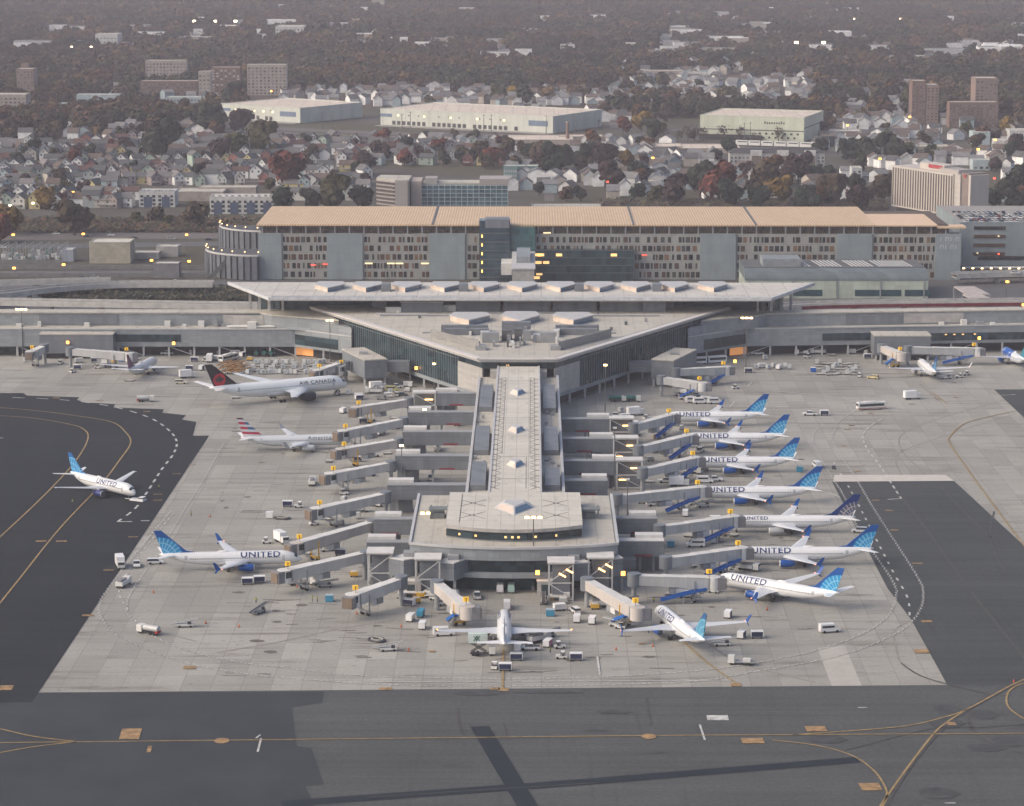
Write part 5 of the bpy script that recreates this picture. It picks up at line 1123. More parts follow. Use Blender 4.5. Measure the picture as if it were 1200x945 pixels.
def front_stub(label, poly, tower_c, lit):
    cx = sum(p[0] for p in poly)/4; cyy = sum(p[1] for p in poly)/4
    t = thing('fixed_walkway', label, 'walkway', (cx,cyy,0), 0, 'fixed walkways of the pier')
    MB().prism(poly,4.6,9.6).build('enclosure', tund, t); MB().prism(poly,9.61,9.9).build('roof', broof, t); MB().box(cx-1.6,cyy-1.4,9.9,cx+1.6,cyy+2,11.2).build('rooftop_unit', steel, t)
    for k in (0,1): MB().box(poly[k][0]*.99-.4,poly[k][1]+.6,0,poly[k][0]*.99+.4,poly[k][1]+1.4,4.6).build('column', steel, t)
    x, y = tower_c; mb = MB()
    for dx in (-3.4,3.4):
        for dy in (-3,3): mb.box(x+dx-.22,y+dy-.22,0,x+dx+.22,y+dy+.22,11.)
    for z in (.5,5.2,10.8):
        for dy in (-3,3): mb.box(x-3.4,y+dy-.15,z-.15,x+3.4,y+dy+.15,z+.15)
        for dx in (-3.4,3.4): mb.box(x+dx-.15,y-2.75,z-.15,x+dx+.15,y+2.75,z+.15)
    mb.bar((x-3.4,y-3.1,5.4),(x+3.4,y-3.1,10.6),.25,.25); mb.bar((x-3.5,y-3,5.),(x-3.5,y+3,.7),.25,.25); mb.bar((x+3.4,y-3.1,.7),(x-3.4,y-3.1,5.),.25,.25)
    f = mb.build('stair_frame', M('frame_white', (.48,.48,.47), .5), t); MB().box(x-3.9,y-3.6,11.01,x+3.9,y+3.6,11.4).build('roof_plate', broof, f); MB().box(x-2.4,y-1,.2,x+2.6,y+2.6,10.7).build('stair_core', wallg2, f)
    if lit:
        for dx, z in ((.4,7.6),(2.4,8.8)): MB().obox((x+dx,y-3.3,z),1.1,.06,.22,0,.5).build('strip_light', lamp_strip, f)
    return t
front_stub('fixed walkway at the front left of the pier head, outer one', [(-36,739),(-31.5,736),(-24,741),(-29,747)], (-38.5,742), False)
front_stub('fixed walkway at the front left of the pier head, inner one', [(-22,734),(-17,732.5),(-12,740),(-18,742)], (-24.5,735), False)
front_stub('fixed walkway at the front right of the pier head, inner one', [(17,732.5),(22,734),(18,742),(12,740)], (13.5,731), True)
front_stub('fixed walkway at the front right of the pier head, outer one', [(27,737),(31.5,739),(29,747),(24,743)], (24.8,737), True)
# ================================================================= VEHICLES AND GROUND EQUIPMENT
kw = dict(world=False)
def wheels(t, xs_, hw, r, w_=.25, mat=None):
    for x in xs_:
        for s_ in (-1,1): 
            k = ('wheel', r, w_)
            if k not in WMESH: WMESH[k] = MB().tube((0,-w_/2,0),(0,w_/2,0),r,n=10).mesh('wheel', dark)
            mobj('wheel', WMESH[k], t, (x, s_*hw, r))
def profile(mb, pts, w0, w1=None):
    """side outline (x, z) given width; upper points narrower"""
    n = len(pts); w1 = w1 or w0; zs = [p[1] for p in pts]; a, b_ = min(zs), max(zs)
    W = [w0+(w1-w0)*(p[1]-a)/(b_-a) for p in pts]
    vs = [(p[0],-q/2,p[1]) for p, q in zip(pts, W)]+[(p[0],q/2,p[1]) for p, q in zip(pts, W)]
    return mb.add(vs, [tuple(range(n)), tuple(range(2*n-1,n-1,-1))]+[((i+1)%n,i,n+i,n+(i+1)%n) for i in range(n)])
trim = M('vehicle_trim', (.05,.05,.055), .5); lampf = M('headlight_lens', (.6,.6,.55), .2); tail_l = M('tail_lens', (.3,.02,.02), .3)
def car_like(kind, t, color=(.7,.7,.7)):
    tm = carpaint
    if kind in ('car','suv','van','pickup'):
        if kind == 'car': body=[(-2.2,.35),(2.2,.35),(2.25,.7),(1.2,.9),(-1.9,.95),(-2.25,.8)]; cab=[(1.0,.9),(.3,1.42),(-1.2,1.42),(-1.9,.95)]; w_=1.8; wx=(1.4,-1.4); r=.33
        if kind == 'suv': body=[(-2.4,.4),(2.4,.4),(2.45,.85),(1.3,1.05),(-2.4,1.1)]; cab=[(1.15,1.05),(.5,1.75),(-2.2,1.75),(-2.4,1.1)]; w_=1.95; wx=(1.5,-1.5); r=.38
        if kind == 'pickup': body=[(-2.8,.5),(2.8,.5),(2.85,.95),(1.5,1.15),(-2.8,1.15)]; cab=[(1.3,1.15),(.7,1.85),(-.7,1.85),(-.9,1.15)]; w_=2.; wx=(1.8,-1.7); r=.42
        if kind == 'van': body=[(-2.9,.45),(2.8,.45),(2.85,1.0),(2.0,1.35),(1.2,2.45),(-2.85,2.5)]; cab=None; w_=2.05; wx=(1.9,-1.8); r=.4
        b = profile(MB(), body, w_, w_*(.9 if kind == 'van' else 1)).build('body', tm, t, **kw); b.color = (*color,1)
        if cab:
            profile(MB(), cab, w_*.96, w_*.78).build('windows', glassd, t, **kw); rx = [p[0] for p in cab if p[1] == max(q[1] for q in cab)]
            rf_ = MB().box(min(rx)-.1,-w_*.4,max(p[1] for p in cab)-.02,max(rx)+.1,w_*.4,max(p[1] for p in cab)+.05).build('roof', tm, t, **kw); rf_.color = (*color,1)
        else:
            for s_ in (-1,1): MB().box(-2.4,s_*w_*.485-.02,1.5,1.1,s_*w_*.485+.02,2.05).build('side_window', glassd, t, **kw)
            MB().add([(1.98,-.85,1.42),(1.98,.85,1.42),(1.24,.8,2.36),(1.24,-.8,2.36)], [(0,1,2,3)]).build('windscreen', glassd, t, **kw).location.x = .04
        if kind == 'pickup': MB().box(-2.7,-.85,1.16,-1.0,.85,1.18).build('cargo_bed', trim, t, **kw)
        L_ = body[1][0]
        for s_ in (-1,1): MB().box(L_-.02,s_*w_*.36-.18,.66,L_+.07,s_*w_*.36+.18,.84).build('headlight', lampf, t, **kw); MB().box(-L_-.12,s_*w_*.4-.12,.7,-L_+.02,s_*w_*.4+.12,.95).build('tail_light', tail_l, t, **kw)
        wheels(t, wx, w_*.46, r)
    return t
def b_(x0,x1,y,z0,z1,name,mat,t): return MB().box(x0,-y,z0,x1,y,z1).build(name, mat, t, **kw)
def gse(kind, t, c=None):
    if kind in ('car','suv','van','pickup'): return car_like(kind, t, c or (.68,.68,.68))
    if kind == 'cart':       # covered baggage cart
        cm = {None: navy, 'b': navy, 'c': cyan_p, 'w': offw, 'p': M('pink_tarp', (.50,.17,.24), .8)}[c]
        b_(-1.6,1.6,.8,.45,.6,'bed',steel,t); b_(-1.55,1.55,.78,.6,1.95,'curtain',cm,t); b_(-1.68,1.68,.9,1.95,2.1,'roof',white if c != 'c' else cyan_p,t)
        for x in (-1.6,1.6): b_(x-.06,x+.06,.86,.5,1.95,'end_panel',white if c != 'c' else cyan_p,t)
        MB().bar((1.6,0,.5),(2.6,0,.35),.08,.08).build('tow_bar', steel, t, **kw); wheels(t,(-1.15,1.15),.7,.25)
    elif kind == 'tug':
        profile(MB(), [(-1.5,.35),(1.5,.35),(1.5,.95),(.2,1.05),(.1,.85),(-1.5,.95)], 1.5).build('body', offw, t, **kw); b_(-.9,.15,.7,1.95,2.05,'roof',white,t)
        for x in (-.85,.1):
            for s_ in (-1,1): MB().box(x-.05,s_*.66-.05,.95,x+.05,s_*.66+.05,1.95).build('post', trim, t, **kw)
        b_(-.7,-.2,.6,.9,1.3,'seat',trim,t); wheels(t,(-.95,.95),.7,.35)
    elif kind == 'dolly':
        b_(-1.7,1.7,1.1,.42,.56,'deck',M('dolly_steel', (.42,.41,.38), .6),t); b_(-1.75,-1.6,1.15,.56,.8,'stop_rail',steel,t); MB().bar((1.7,0,.45),(2.7,0,.3),.08,.08).build('tow_bar', steel, t, **kw); wheels(t,(-1.2,1.2),.9,.22)
    elif kind == 'container':
        MB().add([(-.75,-.75,.6),(.75,-.75,.6),(.75,.75,.6),(-.75,.75,.6),(-.75,-.75,2.2),(.75,-.75,2.2),(1.2,-.75,1.2),(.75,.75,2.2),(-.75,.75,2.2),(1.2,.75,1.2)],[(3,2,1,0),(0,1,6,5,4),(3,8,7,9,2),(4,5,7,8),(5,6,9,7),(6,1,2,9),(0,4,8,3)]).build('shell', M('container_alu', (.58,.60,.60), .35, .2), t, **kw)
        b_(-.8,.8,.8,.4,.58,'pallet',steel,t)
        for s_ in (-1,1): MB().box(-.5,s_*.77-.01,.8,.5,s_*.77+.01,1.9).build('door', M('container_door', (.35,.38,.42), .5), t, **kw)
    elif kind == 'belt':
        b_(-2.2,2.2,.95,.45,.95,'chassis',offw if c != 'd' else steel,t); MB().bar((-3.8,0,1.),(3.9,0,2.3),.9,.25).build('belt', trim, t, **kw)
        for s_ in (-.5,.5): MB().bar((-3.8,s_,1.12),(3.9,s_,2.42),.12,.3).build('side_rail', offw if c != 'd' else steel, t, **kw)
        MB().box(.7,-.95,.95,1.7,-.55,1.7).build('driver_seat', trim, t, **kw); wheels(t,(-1.5,1.5),.85,.36)
    elif kind in ('boxtruck','lift','fuel','flat','water','service'):
        b_(1.6,3.3,1.05,.6,2.4,'cab',offw if c != 'w' else white,t); b_(2.6,3.34,.95,1.5,2.2,'windscreen',glassd,t); b_(-3.4,3.2,.5,.45,.75,'chassis',trim,t)
        if kind == 'boxtruck': b_(-3.5,1.5,1.2,.8,3.5,'cargo_box',white,t)
        if kind == 'lift':
            b_(-3.9,1.2,1.2,3.6,6.1,'cargo_box',M('catering_box', (.50,.58,.55), .5),t); b_(1.2,2.6,1.2,3.6,3.8,'platform',steel,t)
            lf = MB(); 
            for s_ in (-.8,.8): lf.bar((-3.2,s_,.9),(1.,s_,3.5),.16,.25).bar((1.,s_,.9),(-3.2,s_,3.5),.16,.25)
            lf.build('scissor_lift', trim, t, **kw)
            lg = MB()
            for s_ in (-1.22,1.22):
                for x in (-1.9,-1.3): lg.bar((x-.5,s_,4.2),(x+.5,s_,5.6),.02,.28).bar((x+.5,s_,4.3),(x-.5,s_,5.5),.02,.2)
            lg.build('emblem', M('emblem_green', (.02,.10,.07), .5), t, **kw)
        if kind == 'fuel': MB().loft([[(x,.95*cos(a),1.75+.85*sin(a)) for a in [k*pi/6 for k in range(12)]] for x in (-3.5,1.3)]).build('tank', {'g': M('teal_tank', (.02,.11,.10), .4), None: M('grey_tank', (.45,.46,.46), .35)}[c], t, smooth=40, **kw); b_(-3.6,-2.9,.9,.7,1.3,'pump_box',redp if not c else trim,t)
        if kind == 'flat': b_(-3.5,1.4,1.15,.8,1.0,'flat_bed',steel,t); b_(-2.6,-.6,.8,1.01,1.7,'load',offw,t); b_(-3.45,-3.3,1.1,1.,1.5,'tail_rail',steel,t)
        if kind == 'service': b_(-3.5,1.4,1.15,.8,1.9,'tool_body',offw,t); b_(-3.,1.,.6,1.91,2.4,'hose_reel',M('service_grey',(.2,.2,.21),.6),t)
        if kind == 'water': b_(-3.5,1.4,1.1,.8,2.2,'tank',offw,t); MB().bar((-2.,0,2.5),(2.2,0,3.3),.3,.3).build('boom', steel, t, **kw)
        for s_ in (-1,1): MB().box(3.3,s_*.75-.15,.7,3.38,s_*.75+.15,.9).build('headlight', lampf, t, **kw)
        wheels(t,(2.3,-1.4,-2.5),.9,.48)
    elif kind == 'bus':
        profile(MB(), [(-5.8,.45),(5.8,.45),(6.,.9),(5.8,3.0),(-5.8,3.1),(-6,.9)], 2.5, 2.4).build('body', M('bus_white', (.62,.62,.60), .4), t, **kw)
        for s_ in (-1,1): MB().box(-5.3,s_*1.24-.03,1.5,4.9,s_*1.24+.03,2.5).build('side_window', glassd, t, **kw); MB().box(-5.9,s_*1.25-.03,.6,5.8,s_*1.25+.03,.9).build('skirt_stripe', M('stripe_rust', (.35,.12,.07), .5), t, **kw)
        b_(5.84,5.98,1.1,1.3,2.7,'windscreen',glassd,t); b_(-5.99,-5.84,1.,1.7,2.6,'rear_window',glassd,t); b_(-3,2,.8,3.05,3.3,'roof_unit',offw,t); wheels(t,(3.6,-3.2),1.1,.5)
    elif kind == 'longbus':
        for i, (x0,x1) in enumerate(((-9,-.4),(.4,9))):
            s1 = profile(MB(), [(x0,.45),(x1,.45),(x1+.05,3.05),(x0-.05,3.05)], 2.5, 2.4).build('body_section', white, t, **kw)
            for s_ in (-1,1): MB().box(x0+.5,s_*1.24-.03,1.4,x1-.5,s_*1.24+.03,2.5).build('side_window', glassd, s1, **kw)
        b_(-.4,.4,1.1,.6,2.9,'bellows',trim,t); b_(9,9.08,1.1,1.2,2.7,'windscreen',glassd,t); b_(-9.08,-9.,1.1,.8,2.9,'rear_panel',M('bus_red', (.45,.06,.05), .5),t); wheels(t,(6,-1.5,-6),1.1,.5)
    elif kind == 'gpu':
        b_(-1.2,1.2,.75,.45,1.6,'housing',M('gpu_grey', c, .5) if c else yellowp,t); b_(-.9,.9,.6,1.6,1.75,'hood',offw,t); MB().bar((1.2,0,.5),(2.1,0,.35),.08,.08).build('tow_bar', steel, t, **kw); wheels(t,(-.8,.8),.65,.25)
    elif kind == 'pushtug':
        b_(-2.6,2.6,1.2,.35,.95,'body',white,t); b_(-2.4,-.8,1.1,.95,1.75,'cab',white,t); b_(-2.42,-.78,1.12,1.2,1.6,'windows',glassd,t); MB().bar((2.6,0,.6),(5.2,0,.6),.18,.18).build('tow_bar', offw, t, **kw); wheels(t,(-1.7,1.7),1.05,.45)
    elif kind == 'crate':
        b_(-1.1,1.1,.9,.15,1.9,'box',c,t); b_(-1.15,1.15,.95,1.9,2.0,'lid',M('crate_lid', tuple(v for v in (.35,.45,.5)), .5) if c is cyan_p else white,t); b_(-1.,1.,.8,0,.14,'skid',trim,t)
    elif kind == 'hose':
        r = MB(); pts = [(2.6*cos(k*pi/10),1.9*sin(k*pi/10)*(1+.2*cos(k)),.25) for k in range(21)]
        for p, q in zip(pts[:-1], pts[1:]): r.tube(p, q, .28, n=6)
        r.build('hose_coil', trim, t, **kw); r = MB(); pts = [(1.9*cos(k*pi/8),1.2*sin(k*pi/8),.5) for k in range(17)]
        for p, q in zip(pts[:-1], pts[1:]): r.tube(p, q, .24, n=6)
        r.build('upper_coil', M('hose_grey', (.3,.29,.27), .7), t, **kw)
    elif kind == 'cone':
        MB().tube((0,0,.05),(0,0,.95),.28,.05).build('cone_body', M('cone_orange', (.5,.10,.03), .6), t, **kw); b_(-.3,.3,.3,0,.05,'base',trim,t)
    elif kind == 'bollardbox':
        b_(-.6,.6,.6,0,1.4,'box',M('dark_bin', (.06,.06,.065), .6),t); b_(-.65,.65,.65,1.4,1.5,'lid',steel,t)
    return t
NAMES = dict(cart=('baggage_cart','baggage cart'), tug=('baggage_tractor','tractor'), dolly=('cargo_dolly','dolly'), container=('cargo_container','container'), belt=('belt_loader','belt loader'), boxtruck=('box_truck','truck'), lift=('catering_truck','catering truck'), fuel=('tanker_truck','tanker'), flat=('flatbed_truck','truck'), water=('service_truck','truck'), service=('service_truck','truck'), bus=('shuttle_bus','bus'), longbus=('articulated_bus','bus'), gpu=('power_cart','power unit'), pushtug=('pushback_tug','tug'), crate=('cargo_box','box'), hose=('coiled_hose','hose'), cone=('traffic_cone','cone'), bollardbox=('equipment_bin','bin'), car=('car','car'), suv=('service_car','car'), van=('van','van'), pickup=('pickup_truck','pickup'))
PROTO = {}
def put(kind, px, py, deg, label, c=None, group=None, z=0.):
    k = (kind, str(c)); nm, cat = NAMES[kind]; p = G(px, py, z)
    if k not in PROTO:
        t = thing(nm, label, cat); gse(kind, t, c); PROTO[k] = t
    else:
        t = copy_tree(PROTO[k]); t['label'] = label
        if 'group' in t: del t['group']
    t.location = p; t.rotation_euler = (0,0,radians(deg)); 
    if group: t['group'] = group
    return t
S_ = (.68,.68,.68)
for a in (
 ('boxtruck',141,665,-75,'white box truck at the edge of the dark taxiway, bottom left'), ('pickup',160,664,-80,'pickup with a dark bed parked beside the white box truck',None), ('suv',182,661,10,'white service car under the tail of the lone left-hand airliner'),
 ('service',145,687,75,'small white truck just below the box truck on the left edge of the apron'), ('fuel',174,743,150,'tank truck with a red rear on the lower left apron'), ('belt',217,735,5,'pale belt loader standing alone on the lower left apron'),
 ('belt',303,719,60,'short black belt loader standing alone below the coupled carts','d'), ('cart',290,685,5,'dark-sided baggage cart, left of a pair below the lone airliner'), ('cart',304,683,8,'dark-sided baggage cart, right of a pair below the lone airliner'), ('cart',337,594,0,'dark baggage cart by the fifth jet bridge on the left side'),
 ('crate',316,607,0,'white container beside the coiled hose on the left apron',white), ('hose',331,608,-25,'coiled black hose beside the white container, left apron'), ('tug',350,595,180,'white tractor at the tip of the fifth left jet bridge'), ('boxtruck',330,636,-60,'dark-sided truck beside the nose of the lone airliner'), ('tug',313,637,0,'white tractor behind the nose of the lone airliner'),
 ('crate',386,705,0,'turquoise container before the front left jet bridge',cyan_p), ('crate',388,668,0,'turquoise container under the seventh left jet bridge',cyan_p), ('cart',481,728,75,'white cart, left of the trio beside the pier front','w'), ('cart',493,723,80,'turquoise topped cart in the trio beside the pier front','c'), ('cart',495,737,85,'white cart, nearest of the trio beside the pier front','w'),
 ('hose',442,751,-45,'coiled black hose on the lower apron, upper of two heaps'), ('belt',455,763,10,'pale belt loader below the coiled hose on the lower apron',None), ('van',520,745,10,'white van under the left wing of the airliner seen from behind'), ('lift',566,768,0,'catering truck with its box raised on a black scissor lift'),
 ('tug',580,784,80,'white tractor left of the painted centre line below the straight airliner'), ('cart',592,786,0,'dark baggage cart behind the tractor on the centre line'), ('cart',605,774,0,'dark baggage cart right of the painted centre line'), ('cart',607,763,85,'white cart under the tail of the straight airliner','w'), ('pickup',621,762,180,'white pickup under the right wing of the straight airliner'),
 ('cart',642,758,70,'cart under a pink tarp below the straight airliner','p'), ('tug',656,760,10,'white tractor right of the pink-covered cart'), ('service',632,752,40,'truck with a yellow roof light behind the right wing of the straight airliner'), ('belt',641,747,20,'dark belt loader behind the right wing of the straight airliner','d'), ('tug',658,772,170,'white tractor pulling towards a dark cart, lower apron'), ('cart',675,774,0,'dark baggage cart on the lower apron, farthest right of the tractors'),
 ('bus' if 0 else 'van',594,713,90,'white van just ahead of the nose of the straight airliner'), ('crate',645,722,-5,'turquoise container in front of the pier head',cyan_p), ('suv',674,718,110,'white service car beside the turquoise container at the pier head'), ('cart',676,729,85,'white cart, left of two beside the white service car','w'), ('cart',694,731,80,'white cart, right of two below the white service car','w'), ('belt',637,707,90,'black belt loader standing upright under the pier head','d'),
 ('pickup',559,701,95,'grey pickup under the inner jet bridge at the pier front'), ('van',586,693,90,'grey van parked under the middle of the pier head, left one'), ('van',599,693,90,'green-tinted van parked under the middle of the pier head, right one',(.35,.5,.45)), ('tug',727,737,160,'white tractor beside the wing of the slanting airliner'), ('belt',723,734,170,'belt loader at the left wing of the slanting airliner'),
 ('cart',853,724,75,'white-ended baggage cart between the slanting and the nearest airliner'), ('cart',869,748,70,'dark baggage cart right of the teal tail, left of two'), ('cart',887,748,0,'dark baggage cart right of the teal tail, right of two'), ('belt',846,757,5,'pale belt loader behind the teal tail'), ('flat',868,779,170,'white flatbed truck alone on the lower right apron'), ('van',972,741,15,'white van driving alone on the lower right apron'),
 ('van',815,641,180,'white van parked between the fifth and sixth right jet bridges',(.6,.6,.6)), ('crate',786,641,0,'turquoise container beside the white van on the right stands',cyan_p), ('crate',837,636,0,'white container with a dark end at the foot of a blue slide',white), ('cart',803,605,85,'white cart between the fourth and fifth right jet bridges','w'), ('cart',838,612,0,'dark baggage cart above the fifth right jet bridge'), ('boxtruck',796,570,0,'white box truck below the third right jet bridge'), ('pickup',837,564,0,'white pickup ahead of the fourth airliner from the far end'), ('van',826,566,0,'white van ahead of the fourth airliner from the far end'), ('pickup',700,535,170,'white and black pickup parked by the second right walkway'), ('tug',820,525,0,'small tractor under the nose of the third far airliner'),
 ('cart',1013,485-0,60,'dark bin beside the road curve',None) if 0 else ('crate',937,553,0,'turquoise container on the right apron behind the row of tails',cyan_p), ('van',957,548,100,'white van behind the tail of the fourth airliner'), ('bollardbox',977,550,0,'dark bin standing beside the white zigzag road line'), ('suv',1007,624,170,'white service car with lit beacon behind the grey-engined airliner'), ('pickup',949,487,175,'white pickup towing towards a dark cart on the right apron'), ('cart',966,487,0,'dark baggage cart behind the white pickup on the right apron'),
 ('bus',1021,480,15,'white shuttle bus with dark windows on the right apron'), ('boxtruck',1069,468,15,'pale green box truck on the far right apron'), ('suv',1023,444,150,'yellow-topped service car on the far right apron',(.6,.5,.25)), ('tug',1007,442,80,'tractor beside the yellow-topped service car'), ('service',1088,436-4,0,'truck at the tail of the slim blue tailed airliner'), ('tug',1124,443,180,'tractor behind the slim blue tailed airliner'), ('belt',1108,444,10,'belt loader behind the slim blue tailed airliner'), ('tug',1132,440,200,'tractor with a lit beacon right of the slim blue tailed airliner'),
 ('longbus',828,426,20,'white articulated bus parked by the right glass wall'), ('fuel',724,471,0,'teal tanker, left of a pair beside the pier',"g"), ('fuel',741,471,0,'teal tanker, right of a pair beside the pier',"g"), ('flat',940,416,180,'flatbed truck under the right wing of the terminal'), ('service',958,415,180,'grey service truck under the right wing of the terminal'), ('tug',862,456,20,'small tractor alone on the apron behind the far right tails'),
 ('cart',877,437,0,'dark baggage cart in front of the row of containers, right wing'), ('crate',953,436,0,'blue container left of the dolly park',blue_p),
 ('fuel',171,471,10,'grey tanker on the dark stair-edged tarmac at the left',None), ('suv',212,450,5,'white service car with a yellow roof near the black tail',(.7,.65,.5)), ('boxtruck',220,443,20,'white box truck near the black tail'), ('tug',71,427,80,'white tractor in front of the long pale left jet bridge'), ('cart',91,433,0,'dark baggage cart, right of a small train by the left wing'), ('tug',85,437,60,'tractor at the head of the cart train by the left wing'), ('cart',127,431,0,'dark baggage cart by the left wing tip of the maroon-tailed airliner'), ('tug',115,432,0,'tractor by the left wing tip of the maroon-tailed airliner'), ('crate',142,424,0,'blue container under the end of the long pale left jet bridge',blue_p), ('dolly',151,447,0,'empty dolly behind the maroon-tailed airliner'),
 ('bus',268,423,60,'white bus parked near the black tail'), ('van',278,417,0,'white van under the left wing of the terminal'), ('cart',222,434,0,'dark cart in the cluster left of the black tail'), ('cart',236,434,80,'dark cart upright in the cluster left of the black tail'), ('cart',228,424,0,'navy cart behind the cluster left of the black tail'), ('cart',255,422,10,'navy cart near the white bus, left wing'), ('boxtruck',246,424,90,'white truck beside the navy carts, left wing'), ('pickup',196,416,0,'white pickup under the left wing of the terminal'), ('van',186,415,0,'white van under the left wing of the terminal, beside the pickup'),
 ('dolly',276,467,20,'empty dolly under the rear of the wide-body'), ('belt',395,463,80,'belt loader below the nose of the wide-body'), ('container',408,463,0,'container behind the belt loader at the wide-body nose'), ('boxtruck',443,457,20,'white truck in the parked group right of the wide-body nose'), ('pickup',436,455,0,'white pickup in the group right of the wide-body nose'), ('tug',448,459,80,'white tractor in the group right of the wide-body nose'), ('pickup',464,455,10,'grey pickup beside the far glass wall'), ('car',472,464,0,'dark car beside the far left walkway',(.05,.07,.1)), ('van',460,459,0,'yellowish van beside the far left walkway',(.4,.38,.2)), ('cart',455,466,0,'white cart left of the far walkway','w'), ('cart',420,467,0,'white cart above the first left jet bridge','w'),
 ('tug',403,580,0,'yellow-fronted tractor between the fourth and fifth left jet bridges',None), ('service',421,600,10,'white tanker half under the fifth left jet bridge'), ('car',461,503,10,'dark red car between the first left walkways',(.10,.02,.03)), ('car',446,525,0,'dark blue car under the third left jet bridge',(.02,.05,.1)), ('car',433,558,0,'dark blue car under the fourth left jet bridge',(.02,.04,.12)), ('pickup',505,562,90,'white pickup between the fourth and fifth left walkways'), ('service',513,528,90,'truck with red front between the third and fourth left walkways'),
 ('pushtug',162,588,155,'low white pushback tug at the nose of the airliner on the dark taxiway'),
 ('gpu',415,668+8,0,'orange power unit under the front left jet bridge'), ('gpu',488,707,0,'orange power unit beside the front left stair tower'), ('gpu',700,700,0,'orange power unit beside the front right stair tower'), ('gpu',752,590,0,'yellow power unit below the third right walkway'),
 ): put(*a)
# rows of parked white pickups, left of the first airliner
n_ = 0
for r, (py, x0, x1, k) in enumerate(((464,797,815,4),(468,803,823,4),(472,812,838,4))):
    for i in range(k):
        put('pickup' if r < 2 else 'van', x0+(x1-x0)*i/(k-1), py+ (i%2)*1.2, 10, 'white vehicle, %s, %s row of the block behind the far right airliner' % (['at the left end','second from left','third from left','at the right end'][i], ['far','middle','near'][r]), (.66,.66,.66), 'white service vehicles parked in a block')
# containers along the right wing
for i, px in enumerate((886,893,900,906,913,920,925)): put('container' if i % 3 != 1 else 'cart', px, 433-(i%2)*1.5, 15*i, 'pale cargo container, number %s from left in the loose row by the right wing' % ['one','two','three','four','five','six','seven'][i], 'w' if i % 3 == 1 else None, 'containers by the right wing')
rr = random.Random(21)
ordw_ = lambda n: ORD[n-1]
ORD = ['first','second','third','fourth','fifth','sixth','seventh','eighth','ninth','tenth','eleventh','twelfth','thirteenth','fourteenth','fifteenth','sixteenth','seventeenth','eighteenth','nineteenth','twentieth']
for r in range(5):
    for i in range(9):
        if rr.random() < .12: continue
        put('dolly' if (i+r) % 5 else 'container', 957+i*5.6+r*.8+rr.uniform(-1,1), 427+r*3.1+rr.uniform(-.6,.6), rr.choice((0,10,90,80,20)), '%s, %s row of the dolly park by the right wing, %s from left' % ('cargo dolly' if (i+r) % 5 else 'container', ['back','second','third','fourth','front'][r], ORD[i]), None, 'cargo dolly park by the right wing')
for r in range(5):
    for i in range(14):
        if rr.random() < .15: continue
        put('dolly' if (i*r) % 4 else 'container', 300+i*6.2-r*2.4+rr.uniform(-1,1), 427+r*2.9+rr.uniform(-.6,.6), rr.choice((0,90,80,15)), '%s, %s row of the dolly park behind the wide-body, %s from left' % ('cargo dolly' if (i*r) % 4 else 'container', ['back','second','third','fourth','front'][r], ORD[i]), None, 'cargo dolly park behind the wide-body')
for r in range(3):
    for i in range(3):
        t = put('belt', 263+i*8+r*3, 430+r*4, 40, 'orange-brown loading ramp, %s in the %s line behind the black tail' % (['left','middle','right'][i], ['back','middle','front'][r]), None, 'orange-brown loading ramps')
        for ch in t.children:
            if ch.name.startswith(('belt','side')): ch.data = ch.data.copy(); ch.data.materials.clear(); ch.data.materials.append(M('ramp_orange', (.36,.19,.06), .6))
for i, px in enumerate((302,311,319)): put('fuel', px, 417, 85, 'teal tanker parked under the left wing, %s of three' % ['left','middle','right'][i], 'g', 'teal tankers under the left wing')
for i, (px, py) in enumerate(((721,489),(733,491),(745,487),(758,492),(727,484),(740,483))): put(['pickup','cart','boxtruck','tug','container','pickup'][i], px, py, 10*i, ['white pickup','white-roofed cart','white truck','tractor','small pale container','second pickup'][i]+' among equipment parked above the first right walkway', [None,'w',None,None,None,(.3,.3,.3)][i])
for i, (px, py) in enumerate(((168,735),(241,731),(280,735),(246,606),(348,688),(180,695),(418,720),(479,763),(470,735),(765,758),(722,762),(899,715),(676,687),(1188,800))): put('cone', px, py, 0, 'small orange cone on the apron, %s counting from the left' % ORD[sorted([168,241,280,246,348,180,418,479,470,765,722,899,676,1188]).index(px)], None, 'orange cones on the apron')
def slab_thing(px, py, wx, wy, h, mat, label, cat, name):
    p = G(px, py); t = thing(name, label, cat, p); MB().box(-wx,-wy,0,wx,wy,h).build('frame', steel, t, **kw); MB().box(-wx*.9,-wy*.9,h,wx*.9,wy*.9,h+.4).build('load', mat, t, **kw); return t
slab_thing(857,692,4.5,2.,.4,tunw,'low beige pallet rack under the nose of the nearest right airliner','pallet','pallet_rack')
# loose equipment round the stands
rq = random.Random(61); QK = (('cart',None,'dark baggage cart'),('cart','w','white baggage cart'),('tug',None,'white tractor'),('belt','d','dark belt loader'),('belt',None,'pale belt loader'),('gpu',None,'orange power unit'),('gpu',(.35,.36,.36),'grey power unit'),('dolly',None,'empty dolly'),('container',None,'pale container'),('pickup',None,'white pickup'),('service',None,'small white truck'))
for side, spots in (('right',((775,499),(797,526),(803,552),(800,592),(840,628),(850,664),(815,697),(742,510),(757,537),(770,563))),('left',((435,487),(420,511),(415,537),(400,566),(395,612),(372,648),(360,684),(455,497),(447,528),(430,590)))):
    for j, (px, py) in enumerate(spots):
        for m in range(4):
            kd, c_, nm = QK[(j*3+m*2+(side == 'left')) % len(QK)]; dx = (-30,-12,8,24)[m]+rq.uniform(-5,5)
            put(kd, px+dx, py+rq.uniform(-4,5), rq.choice((0,180,90,20,-25,70)), '%s, %s from left in the equipment group by %s stand %s' % (nm, ordw_(m+1), side, ordw_(j+1)), c_, 'equipment around the %s stands' % side)
